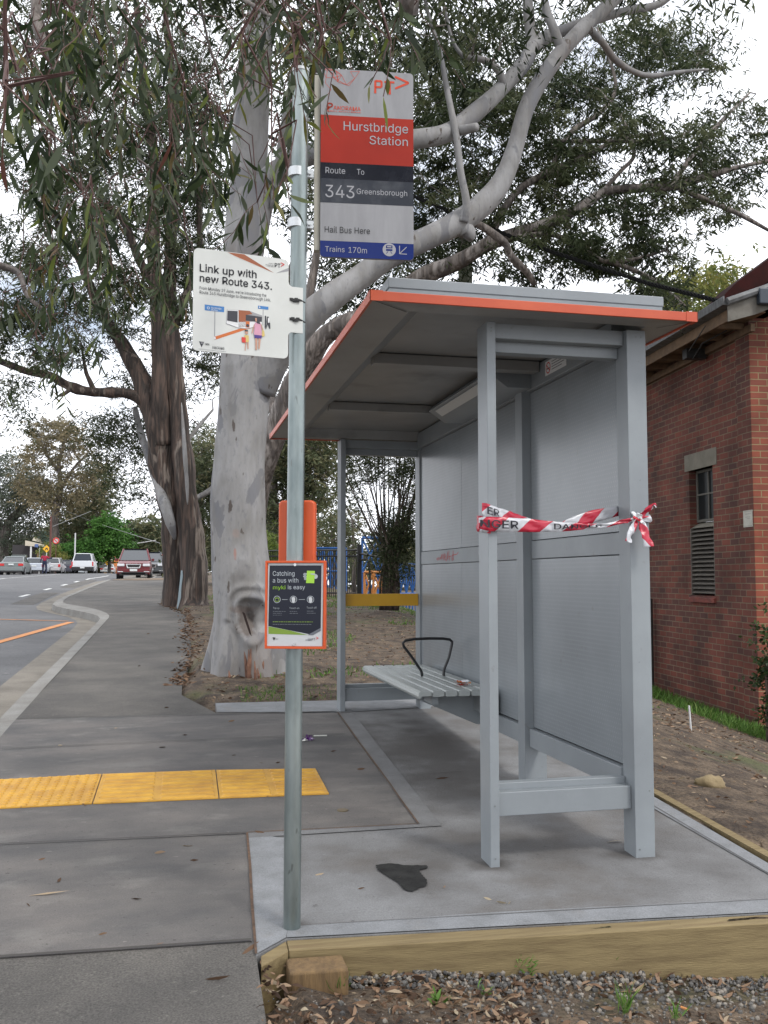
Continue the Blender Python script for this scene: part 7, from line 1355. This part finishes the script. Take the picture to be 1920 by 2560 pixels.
nlimb([(-40,100,5),(20,150,5),(60,190,5.1),(110,260,5.2),(120,330,5.2),(130,420,5.2)],[5,4,3.4,3,2.4,1.4],4)
nlimb([(-60,540,6.5),(-10,570,6.5),(40,590,6.5),(60,640,6.4),(110,680,6.4)],[7,8,7,5,3],5)
nlimb([(90,-220,5.2),(250,-160,5),(400,-90,4.8),(500,-20,4.6),(560,20,4.4),(610,50,4.2),(640,90,4.1),(690,150,3.9)],[10,8,6,4.5,4,3,2.4,1.2],6)
nlimb([(500,-20,4.6),(620,-60,4.4),(740,-50,4.2),(840,-20,4.1),(880,30,4.0)],[4,3.5,3,2.4,1.2],7)
nlimb([(400,-90,4.8),(430,0,4.8),(450,90,4.9),(480,180,4.9),(500,280,4.8)],[4,3,2.4,2,1.2],8)
obj('branches',mb,bk_mid,to,smooth=True,ang=180)
rg=np.random.default_rng(21); SPn=np.array([s_[0] for s_ in sk]); jobs=[]
pos=[];dr=[];LL=[];WW=[];TT=[]; tw=MB()
hang=[(80,60,150,150,4.8,1.3,50),(250,90,170,150,5.0,1.3,52),(430,90,150,130,5.0,1.2,44),(100,280,160,160,5.0,1.3,46),(280,300,160,130,5.2,1.2,44),(430,260,60,120,5.0,.9,20),(600,30,90,50,4.4,.5,10),(625,230,30,100,4.2,.4,7),(670,110,50,60,4.0,.3,10),(100,480,130,140,6.2,1.2,34),(270,500,130,120,6.2,1.2,28),(70,680,90,130,7.0,1.2,22),(240,680,110,90,7.4,1,20),(400,470,70,90,5.6,.8,12),(870,25,45,35,4.0,.3,9),(770,10,90,40,4.5,.5,9),(560,420,40,70,4.6,.4,6),(20,200,60,130,3.0,.5,9),(5,120,35,90,1.75,.2,12),(330,640,60,80,7.5,.8,10),(150,830,70,60,9.5,1,8),(640,130,40,110,2.9,.2,12),(606,320,22,90,2.85,.2,9),(700,190,25,30,2.9,.15,3),(838,120,8,12,2.8,.08,4),(690,70,50,30,3.0,.15,8),(530,180,50,90,3.0,.2,7),(160,380,90,120,4.2,.6,18)]
for cx_,cy_,rx,ry,D,dD,n in hang:
    cl=[(rg.uniform(0,2*math.pi),math.sqrt(rg.uniform())) for _ in range(max(2,n//5))]
    for k in range(int(n*.58)):
        a,r=cl[rg.integers(len(cl))]; a+=rg.normal()*.18; r+=rg.normal()*.12; D_=D+rg.uniform(-dD,dD)
        base=atd(cx_+rx*r*math.cos(a),cy_-25+ry*r*math.sin(a),D_)
        jobs.append((np.linalg.norm(SPn-base,axis=1).min(),base))
jobs.sort(key=lambda q:q[0])
for _,base in jobs:
        j=int(np.argmin(np.linalg.norm(SPn-base,axis=1))); p=SPn[j]; l=np.linalg.norm(p-base)
        mid_=p+(base-p)*.5+np.array([0,0,.06+.1*l])+rg.normal(size=3)*.05
        tw.tube([p,mid_,base],[.004,.003,.002],4,caps=False); SPn=np.vstack([SPn,[mid_,base]])
        near_=np.linalg.norm(base-OC)<3.75; ln=rg.uniform(.22,.5) if not near_ else rg.uniform(.07,.18); dirx=rg.normal(size=3)*.35; dirx[2]=-1; dirx/=np.linalg.norm(dirx); q=base; path=[base]
        nl=rg.integers(8,15) if not near_ else rg.integers(3,6)
        for s_ in range(nl):
            dirx=dirx+rg.normal(size=3)*.10; dirx[2]-=.03; dirx/=np.linalg.norm(dirx); q=q+dirx*ln/nl; path.append(q)
            d=rg.normal(size=3)*rg.choice([.4,.75]); d[2]=-abs(rg.normal()*.3)-.75
            pos.append(q); dr.append(d); LL.append(rg.uniform(.07,.175)*(.62 if near_ else 1)); WW.append(rg.uniform(.012,.028)*(.62 if near_ else 1)); TT.append(min(.78,abs(rg.normal()*.26+.3)) if rg.uniform()>(.25 if near_ else .05) else rg.uniform(.8,1))
        tw.tube(path,[.0019]*len(path),3,caps=False)
cr=np.array([(rg.uniform(-4,5),rg.uniform(-9,-.8),rg.uniform(4.6,10)) for _ in range(190)])  # unseen crown behind the camera, darkens sign reflections and ambient light
foliage(to,cr,.75,60,.17,.035,G1,.6,77,.8,name='crown'); twigs(to,cr,sk,bk_mid,.03,name='crown_twigs',seed=77)
leafobj('leaves',pos,dr,np.array(LL),np.array(WW),np.array(TT),G1,to,bend=.14)
obj('twigs',tw,twigm,to)
# ---------- other trees
def simpletree(name,lab,basepx,D,trunkpts,rads,regs,N,r,nl,L,W,m,bark=bk_mid,seed=1,group=None,droop=.5,flat=.7,tw=.04,basez=None,twn=True):
    b_=atd(basepx[0],basepx[1],D); b_[2]=zg(b_[0],b_[1]) if basez is None else basez
    t=thing(name,lab,'tree',b_,group); sk=[]; mb=MB()
    for i,(pts,rd) in enumerate(zip(trunkpts,rads)): addlimb(mb,[(x,y,D+(k[0] if k else 0)) for x,y,*k in pts],rd,8,.1,1.5,4,seed+i,skel=sk)
    # run the first limb down to the ground
    p0=atd(*trunkpts[0][0][:2],D); mb.tube([b_-[0,0,.5],p0],[rads[0][0]*S/FPX*D*1.15,rads[0][0]*S/FPX*D],8)
    obj('trunk',mb,bark,t,smooth=True,ang=180)
    cc=ell([(a,b,c,d,D,dd,w_) for a,b,c,d,dd,w_ in regs],N,seed); foliage(t,cc,r,nl,L,W,m,droop,seed,flat)
    if twn: twigs(t,cc,sk,bark,tw,seed=seed,n=4)
    return t
# bushy multi stem tree between the far shelter posts
D=19; bF=gpd(845,1310); tf=thing('multi_stem_tree','bushy tree fanning into many thin dark stems, seen through the far end of the shelter','tree',bF); sk=[]; mb=MB()
for i in range(30):
    x1=random.uniform(735,930); y1=random.uniform(940,1010) if x1>790 else random.uniform(985,1100); q=random.uniform(-.6,.6)
    x0=835+random.uniform(-14,22); xm=x0+(x1-x0)*.38+random.uniform(-6,6); ym=1190+(y1-1190)*.35
    addlimb(mb,[(x0,1318,D),(x0+2,1240,D+q*.2),(xm,ym+20,D+q*.6),(x0+(x1-x0)*.8,y1+60,D+q),(x1,y1,D+q*1.2)],[5.5 if i<7 else 3.2,4 if i<7 else 2.4,2.4 if i<7 else 1.6,1.1,.5],6,.06,3,4,i,skel=sk)
obj('stems',mb,bk_brown,tf,smooth=True,ang=180)
cc=ell([(780,1010,50,50,D,1,1),(850,1000,60,50,D,1.2,1.1),(905,1040,30,90,D,1,1),(770,1090,30,40,D,.6,.5),(850,1180,26,75,D,.5,2.2),(880,1120,30,60,D,.8,.8),(830,930,80,50,D,1.2,1),(905,1190,12,50,D,.5,1)],260,31); foliage(tf,cc,.34,95,.10,.018,G2,.35,31,.9)
# trees behind the fence between trunk and far post
simpletree('background_tree','dense olive tree behind the pole, leaning brown trunk showing above the fence',(620,1250),34,[[(620,1190),(605,1120),(590,1070),(600,980)]],[[12,10,9,5]],[(620,1040,60,90,2,1),(680,1010,50,60,2,1),(590,1130,40,60,2,1),(690,1070,30,40,2,.8),(640,960,80,60,2,1),(600,1200,60,30,2,1)],330,.75,60,.24,.06,G3,seed=41)
simpletree('background_tree','dark green weeping tree between the two big trunks',(436,1230),36,[[(436,1190),(432,1080),(430,980)]],[[9,7,4]],[(436,1090,38,110,2,1),(450,1000,50,70,2,1),(420,1160,25,40,2,1),(436,1200,25,30,2,1)],260,.75,60,.22,.05,G3,seed=42)
simpletree('background_tree','olive tree seen right of the orange box',(722,1235),48,[[(722,1200),(718,1150)]],[[6,4]],[(715,1160,40,35,3,1),(700,1120,30,25,3,1),(745,1180,30,20,3,1)],80,1.0,50,.26,.08,G3,seed=43)
simpletree('background_tree','sparse grey green tree right of the far shelter post',(765,1235),46,[[(765,1200),(760,1120)]],[[4,2]],[(762,1130,25,35,2,.6),(740,1060,25,40,2,.6),(755,1190,22,15,2,1)],36,.8,40,.24,.05,G3,seed=44)
simpletree('background_tree','rounded dull green tree behind the blue frame',(835,1240),46,[[(835,1200),(832,1150)]],[[5,3]],[(828,1175,32,32,2,1),(815,1200,26,26,2,1),(880,1190,26,28,2,1)],70,.9,50,.24,.07,G3,seed=45)
simpletree('conifer','small bright yellow green conifer beside the fence behind the grey trunk',(578,1230),30,[[(578,1220),(572,1160)]],[[4,2]],[(578,1190,18,26,.8,1.2),(568,1165,10,20,.5,1),(592,1208,14,10,.6,1)],60,.42,60,.12,.04,leafmat('leaf_conifer',[(.07,.11,.02),(.12,.17,.03),(.17,.21,.05)],.2),seed=46,droop=.1,twn=False)
# left side
simpletree('roadside_tree','grey green bushy tree with leaning trunk at the left edge above the cars',(6,1225),114,[[(6,1170),(25,1120),(70,1080),(85,1050)],[(10,1150),(-30,1080),(-40,1000)]],[[12,9,6,3],[8,6,3]],[(20,1040,70,60,4,1.1),(70,1090,50,50,4,.9),(-30,1080,50,60,4,1),(40,1150,40,40,4,1),(20,1180,30,30,4,.7)],300,2.1,52,.5,.13,leafmat('leaf_greygreen',[(.06,.075,.055),(.09,.11,.08),(.13,.14,.1)],.2),seed=51)  # grey green leaves lightened in place of haze
simpletree('roadside_shrub','dark green shrub behind the grey sedan',(48,1235),118,[[(48,1215),(46,1180)]],[[4,2]],[(45,1200,24,26,2,1),(54,1190,10,25,2,1)],50,1.0,50,.3,.12,leafmat('leaf_darkolive',[(.03,.05,.015),(.06,.08,.02),(.1,.11,.02)],.2),seed=52,twn=False)
simpletree('airy_tree','tall open brownish gum with the sky showing through its crown',(125,1235),106,[[(125,1200),(118,1120),(130,1060),(128,1000),(140,950)],[(130,1060),(160,1010),(190,980)],[(128,1020),(100,980),(85,940)]],[[9,8,6,4,2],[4,3,1.5],[4,3,1.5]],[(110,930,50,25,4,1),(160,950,40,30,4,.9),(90,980,45,40,4,.6),(160,1000,50,40,4,.5),(60,1010,40,40,4,.6),(120,1070,60,40,4,1),(180,1055,40,25,4,1),(205,990,15,30,4,.6),(150,920,30,20,4,.9)],280,1.55,50,.48,.13,G5,seed=53,tw=.08)
simpletree('tall_tree','tall narrow olive tree left of the bright gap of sky',(205,1235),112,[[(205,1200),(203,1100),(200,1020)],[(203,1120),(230,1060)]],[[6,4,2],[3,1.5]],[(215,1030,38,30,4,1),(222,1060,28,40,4,1),(215,1110,25,40,4,1),(190,1120,35,50,4,.9),(170,1080,30,40,4,.8),(160,1150,45,45,4,1),(215,1160,25,30,4,1)],240,1.7,48,.5,.14,G3,seed=54,tw=.08)
simpletree('hill_tree','dark tree mass behind the poles and the green roof',(170,1240),135,[[(170,1215),(165,1160)]],[[4,2]],[(170,1150,60,45,6,1),(225,1180,40,30,6,1),(120,1170,40,40,6,1),(200,1120,40,40,6,1)],200,2.2,46,.7,.22,G3,seed=55,twn=False)
simpletree('round_tree','bright green rounded street tree above the white ute',(237,1240),104,[[(237,1220),(236,1190),(236,1150)]],[[3,2.5,1.5]],[(236,1160,36,30,2.5,1.4),(228,1135,18,18,2,1.2),(232,1182,44,16,2.5,1.3),(262,1170,18,20,2,1.1),(205,1178,16,16,2,1)],210,1.15,70,.32,.2,G4,seed=56,twn=False)
simpletree('hedge','clipped looking bright green hedge trees between the shop and the ute',(165,1240),103,[[(165,1225),(165,1200)]],[[3,2]],[(165,1190,40,14,2.5,1.4),(195,1198,26,14,2.5,1.3),(140,1195,16,16,2.5,1.1),(200,1180,18,8,2,1.1)],150,.95,60,.3,.2,G4,seed=57,twn=False)
simpletree('yellow_shrub','yellow green shrub behind the yellow crossing sign',(118,1235),97,[[(118,1220),(118,1205)]],[[2,1]],[(120,1205,20,14,1.5,1.3),(108,1190,12,14,1.5,1)],60,.8,60,.22,.1,G6,seed=58,twn=False)
simpletree('hill_tree','dark olive trees on the rise right of the round green tree',(300,1240),140,[[(300,1220),(300,1160)]],[[4,2]],[(300,1160,40,35,6,1.1),(335,1150,35,40,6,1.1),(330,1190,50,30,6,1.1),(285,1190,25,25,5,1),(350,1210,40,16,5,1)],220,2.0,50,.65,.25,G3,seed=59,twn=False)
simpletree('hill_tree','low dark trees closing the view behind the fence and the pole',(600,1262),95,[[(600,1230),(600,1210)]],[[3,2]],[(470,1190,60,40,5,1),(600,1180,80,35,5,1),(720,1200,70,25,5,1),(560,1130,60,40,5,.8)],240,1.9,48,.55,.2,G3,seed=60,twn=False)
simpletree('hill_tree','low dark trees on the horizon behind the blue frames',(900,1290),80,[[(900,1250),(900,1220)]],[[3,2]],[(800,1230,60,22,5,1),(900,1225,80,28,5,1),(1000,1230,80,28,5,1),(900,1180,40,25,5,.7)],200,1.6,48,.5,.18,G3,seed=61,twn=False)
simpletree('hill_tree','long low line of dark trees just above the crest of the road',(200,1262),138,[[(200,1240),(200,1225)]],[[2,1]],[(60,1222,90,16,5,1),(200,1224,120,14,5,1),(330,1226,80,16,5,1)],260,2.0,60,.6,.3,G3,seed=64,twn=False)
simpletree('hill_tree','trees far away beyond the left edge of the road',(40,1245),125,[[(40,1215),(40,1190)]],[[4,2]],[(30,1180,70,40,6,1),(90,1190,50,30,6,1),(-60,1150,60,70,6,1)],150,2.4,46,.7,.25,G3,seed=62,twn=False)
# dark shrub at the right edge by the brick corner
bz_=at(1915,1640,10.9); b2=bz_.copy(); b2[2]=zg(bz_[0],bz_[1]); t=thing('corner_shrub','dark glossy shrub at the right edge against the brick corner','shrub',b2); mb=MB(); mb.tube([b2-[0,0,.1],bz_],[.03,.015],6); obj('stem',mb,bk_brown,t)
cc=np.array([at(random.uniform(1912,1965),random.uniform(1570,1800),10.9+random.uniform(-.3,.3)) for _ in range(36)]); foliage(t,cc,.17,60,.06,.035,leafmat('leaf_shrub',[(.012,.025,.008),(.025,.045,.012),(.05,.07,.02)],.15),.2,63,1)
# ============================================================ GROUND COVER
def scatter(name,n,samp,L,W,m,flat=True,seed=1,lab=None,tint=(0,1),bend=.12,zup=.004):
    rg=np.random.default_rng(seed); P=[];Dd=[]
    while len(P)<n:
        x,y=samp(rg)
        if inpoly(x,y,SLAB): continue
        P.append((x,y,gz(x,y)+.028*mn.noise((x*1.3,y*1.3,0))+.012*mn.noise((x*5,y*5,3))+rg.uniform(.0,zup))); a=rg.uniform(0,2*math.pi); Dd.append((math.cos(a),math.sin(a),rg.normal()*.16+.05))
    o=leafobj(name,P,Dd,rg.uniform(L*.5,L*1.2,n),rg.uniform(W*.6,W*1.2,n),rg.uniform(*tint,n),m,None,loc=P[0],bend=bend)
    tag(o,lab,'leaf litter',kind='stuff'); return o
LM=leafmat('dry_leaf',[(.04,.024,.016),(.10,.06,.038),(.19,.115,.072),(.27,.18,.115),(.36,.30,.21)],.12,.7)
def fgs(rg):
    while True:
        x=rg.uniform(.28,2.6); y=yfr(x)-.01-rg.uniform(0,.8)
        dens=(1.0 if (x<1.15 or y>2.95) else .3)*(1.3 if mn.noise((x*3.2,y*4,11))>-.02 else .35)
        if rg.uniform()<dens and not (.38<x<.58 and 2.99<y<3.2): return x,y
scatter('leaf_litter',1500,fgs,.048,.013,LM,seed=70,lab='brown curled gum leaves carpeting the dirt below the timber edging',zup=.016,bend=.42)
scatter('leaf_litter',900,fgs,.022,.010,LM,seed=71,lab='broken leaf crumbs on the dirt below the timber edging',zup=.006,bend=.2)
def bks(rg):
    while True:
        y=8+rg.uniform()**1.4*17; x=rg.uniform(.3,5.5)
        if x>rpx(y)+.02 or y>26: return x,y
scatter('leaf_litter',4200,bks,.055,.015,LM,seed=72,lab='brown leaf and bark mulch behind the shelter and round the trunks',zup=.02,bend=.2)
def rts(rg): return rg.uniform(2.62,6.6),rg.uniform(3.0,11)
scatter('leaf_litter',1900,rts,.05,.012,LM,seed=73,lab='pale dry leaves and bark chips on the dirt bank right of the shelter',tint=(.2,1),zup=.012,bend=.2)
def pbs(rg):
    y=9+rg.uniform()**1.3*14; return rpx(y)+rg.normal()*.06-.02,y
scatter('leaf_litter',900,pbs,.06,.02,LM,seed=74,lab='leaf litter along the edge of the asphalt footpath by the trees',zup=.008,tint=(0,.6))
def gts(rg):
    y=rg.uniform(17.6,20.8); x=np.interp(y,[17.6,20.8],[-1.28,-1.75])-abs(rg.normal())*.12; return x,y
# gravel under the edging
gvm=[mat('gravel_a',(.15,.143,.133),.9,c2=(.085,.082,.077),scale=30,spec=.2),mat('gravel_b',(.24,.215,.185),.9,spec=.2),mat('gravel_c',(.075,.072,.07),.9,spec=.2)]
mb=MB(); rg=np.random.default_rng(80)
ico=[(0,0,1),(.89,0,.45),(.28,.85,.45),(-.72,.53,.45),(-.72,-.53,.45),(.28,-.85,.45),(.72,.53,-.45),(-.28,.85,-.45),(-.89,0,-.45),(-.28,-.85,-.45),(.72,-.53,-.45),(0,0,-1)]
icf=[(0,1,2),(0,2,3),(0,3,4),(0,4,5),(0,5,1),(1,6,2),(2,7,3),(3,8,4),(4,9,5),(5,10,1),(1,10,6),(2,6,7),(3,7,8),(4,8,9),(5,9,10),(11,7,6),(11,8,7),(11,9,8),(11,10,9),(11,6,10)]
for i in range(2300):
    x=rg.uniform(.45,2.6); 
    yb=yfr(x)-.012-abs(rg.normal())*(.11 if x>.9 else .05); 
    if rg.uniform()<.22: yb=rg.uniform(2.3,3.0)
    if .37<x<.58 and yb>3.0: continue
    r=rg.uniform(.004,.0105); sc=rg.uniform(.6,1.2,3); z=gz(x,yb)+.012*mn.noise((x*5,yb*5,3))+.028*mn.noise((x*1.3,yb*1.3,0))+r*.3+ (.018*max(0,1-(yfr(x)-yb)/.13) if x>.8 else 0)*rg.uniform(.3,1)
    jit=rg.uniform(.75,1.25,(12,1)); mb.add([(x+a[0]*r*sc[0],yb+a[1]*r*sc[1],z+a[2]*r*sc[2]) for a in (np.array(ico)*jit)],icf,int(rg.choice((0,0,1,2))))
for i in range(1800):
    x=rg.uniform(.3,2.6); yb=rg.uniform(2.25,3.0); r=rg.uniform(.0015,.004); z=gz(x,yb)+.012*mn.noise((x*5,yb*5,3))+.028*mn.noise((x*1.3,yb*1.3,0))+r*.4
    mb.add([(x+a[0]*r,yb+a[1]*r,z+a[2]*r) for a in ico],icf,int(rg.choice((0,1,1,2))))
tag(obj('gravel',mb,gvm,loc=(1.5,2.9,-.15)),'grey crushed gravel banked against the timber edging','gravel',kind='stuff')
# grass
GM=leafmat('grass_green',[(.05,.10,.02),(.08,.17,.03),(.13,.24,.05),(.3,.28,.12)],.3,.5)
def grass(name,n,samp,h,lab,seed,w=.006,lean=.5):
    rg=np.random.default_rng(seed); P=[];Dd=[]
    for i in range(n):
        x,y=samp(rg); P.append((x,y,gz(x,y)-.01)); d=rg.normal(size=3)*lean; d[2]=1; Dd.append(d)
    o=leafobj(name,P,Dd,rg.uniform(h*.4,h*1.2,n),np.full(n,w),rg.uniform(0,.85,n)**1.2,GM,None,loc=P[0],bend=.2); tag(o,lab,'grass',kind='stuff'); return o
ca,sa=math.cos(BA),math.sin(BA)
def gb(rg):
    l=rg.uniform(-1.2,7); k=-abs(rg.normal())*.33-.02-.12*max(0,math.sin(l*3)); x=BC[0]+ca*k+sa*l; y=BC[1]-sa*k+ca*l; return x,y
grass('grass',9000,gb,.17,'bright green grass strip along the foot of the brick wall',90,.010)
def gm_(rg):
    while True:
        x=rg.uniform(.8,6); y=rg.uniform(9,26)
        if mn.noise((x*.8,y*.5,7))>(.12 if y<19 else -.15): return x,y
grass('grass',9000,gm_,.07,'thin patchy grass on the mulch behind the shelter',91,.012)
def ge(rg):
    y=rg.uniform(7.95,8.6); return .6+abs(rg.normal())*.5,y
grass('grass',500,ge,.05,'short grass tufts along the far edge of the slab',92,.006)
# weeds in the foreground dirt
for i,(x,y,h_,n,lab) in enumerate([(845,2455+30,.10,34,'narrow bladed grass tuft in the dirt right of the timber block'),(1095,2505,.05,26,'flat grey green weed rosette below the middle of the edging board'),(1323,2440,.075,40,'feathery bright green weed left of the middle of the dirt strip'),(1530,2420,.085,14,'thin upright green weed standing against the edging board'),(1560,2535,.11,26,'tall grass tuft at the bottom edge of the photo'),(1810,2450,.05,18,'small dark green weed near the right end of the edging board'),(1910,2455,.06,16,'bright green weed cut by the right edge of the photo'),(1205,2480,.04,14,'tiny low weed between the rosette and the feathery weed'),(1690,2550,.07,14,'green grass shoots at the bottom right')]):
    P=gp(x,y,0) if False else None
    d=ray(x,y); t=2.0
    while True:
        P=OC+d*t
        if P[2]<=gz(P[0],P[1]) or t>6: break
        t+=.004
    rg=np.random.default_rng(100+i); dd=rg.normal(size=(n,3))*(1.1 if i in(1,7) else .38); dd[:,2]=np.abs(dd[:,2])*.3+(.25 if i in(1,7) else .9)
    ps_=np.repeat([P],n,0)+rg.normal(size=(n,3))*[.008,.008,0]
    if i==2:
        o_=rg.uniform(0,1,(n,1))*dd*h_*.7; ps_=ps_+o_; dd=rg.normal(size=(n,3)); dd[:,2]=abs(dd[:,2])
    o=leafobj('weed',ps_,dd,rg.uniform(h_*.5,h_*1.1,n)*(.5 if i==2 else 1),np.full(n,.0045 if i not in(1,) else .011),rg.uniform(.3,.8,n),GM,None,loc=P,bend=.25); tag(o,lab,'weed','weeds in the foreground dirt')
# fallen leaves on the paving, one by one
spots=[(106,2238//1.157,'d',.13,3.9)]
FL=[(105,1934,.15,.02,.9,0),(345,1845,.05,.2,.8,1),(180,1742,.045,2,.7,1),(128,1905,.05,1.2,.2,1),(296,1946,.05,-.5,.1,0),(222,2023,.03,0,.6,1),(405,1829,.05,-.3,.95,1),(420,1862,.04,-.3,.15,0),(150,1680,.06,-.6,.05,1),(130,1612,.03,0,1,1),(200,1620,.04,.2,.1,1),(350,1616,.05,.1,.05,1),(600,1650,.04,.4,.1,0),(565,1650,.04,.1,.9,0),(505,1634,.03,.1,.1,1),(250,1575,.03,.1,.9,0),(400,1590,.04,-.3,.05,0),(500,1560,.05,.1,.7,1),(720,1625,.04,.1,.2,0),(780,1664,.05,-.2,.3,1),(445,1510,.04,.7,1,1),(1052,1946,.035,2.3,1,1),(1082,1953,.045,2.4,1,1),(1100,1955,.03,.7,1,0),(690,1893,.04,.1,.9,1),(1330,1822,.09,-.1,.95,1),(780,1923,.03,.2,.4,1),(960,1920,.03,.9,.6,0),(680,1960,.03,.5,.15,1),(560,1802,.05,2.7,.4,1),(955,1684,.08,.05,.1,0),(530,1440,.03,.3,1,1),(860,1900,.03,.3,.8,1),(345,2044,.03,.3,.5,1),(660,1690,.03,.3,.4,1),(90,1860,.03,.3,.4,1),(60,1960,.03,2,.3,1),(470,2118,.08,-.1,.3,1),(540,2055,.10,.75,.35,1),(320,1370,.05,.2,.3,1),(360,1530,.04,0,.1,1),(300,1440,.04,.5,.2,1)]
LMs=LM
for i,(x,y,l,a,tn,cu) in enumerate(FL):
    P=gpd(x,y); P[2]+=.008
    ld=[math.cos(a+.2),math.sin(a),.05]
    o=leafobj('fallen_leaf',[P-np.array(ld)*l*.5],[ld],np.array([l]),np.array([min(.014,l*.24)]),np.array([tn]),LMs,None,loc=P,bend=.12*cu); tag(o,'small dry gum leaf or twig lying on the paving','leaf','dry leaves scattered on the paving')
# litter
P=gpd(664,1600); mb=MB(); rg=np.random.default_rng(5)
for i in range(12):
    c=P+np.array([rg.uniform(-.05,.05),rg.uniform(-.02,.02),rg.uniform(.004,.03)]); a=rg.normal(size=3)*.022; b=rg.normal(size=3)*.022; mb.poly([[q[0],q[1],max(q[2],P[2]+.003)] for q in (c,c+a,c+a+b,c+b)],0 if i<8 else 1)
tag(obj('crumpled_packet',mb,[mat('packet_purple',(.12,.02,.2),.35),mat('packet_white',(.6,.6,.55),.4)],loc=P),'crumpled purple and white packet on the concrete right of the pole','packet')
P=gpd(692,1591); mb=MB(); mb.tube([P+[-.045,.0,.006],P+[.045,-.006,.006]],.005,6); tag(obj('paper_stick',mb,mat('packet_white',(.6,.6,.55),.4),loc=P),'thin white paper stick lying beside the purple packet','litter')
P=np.array([1.62,2.83,gz(1.62,2.83)+.012]); mb=MB(); mb.tube([P,P+[.012,-.02,.0]],.004,8); tag(obj('cigarette_butt',mb,mat('butt_orange',(.55,.24,.08),.8),loc=P),'orange cigarette butt in the gravel below the edging board','cigarette butt')
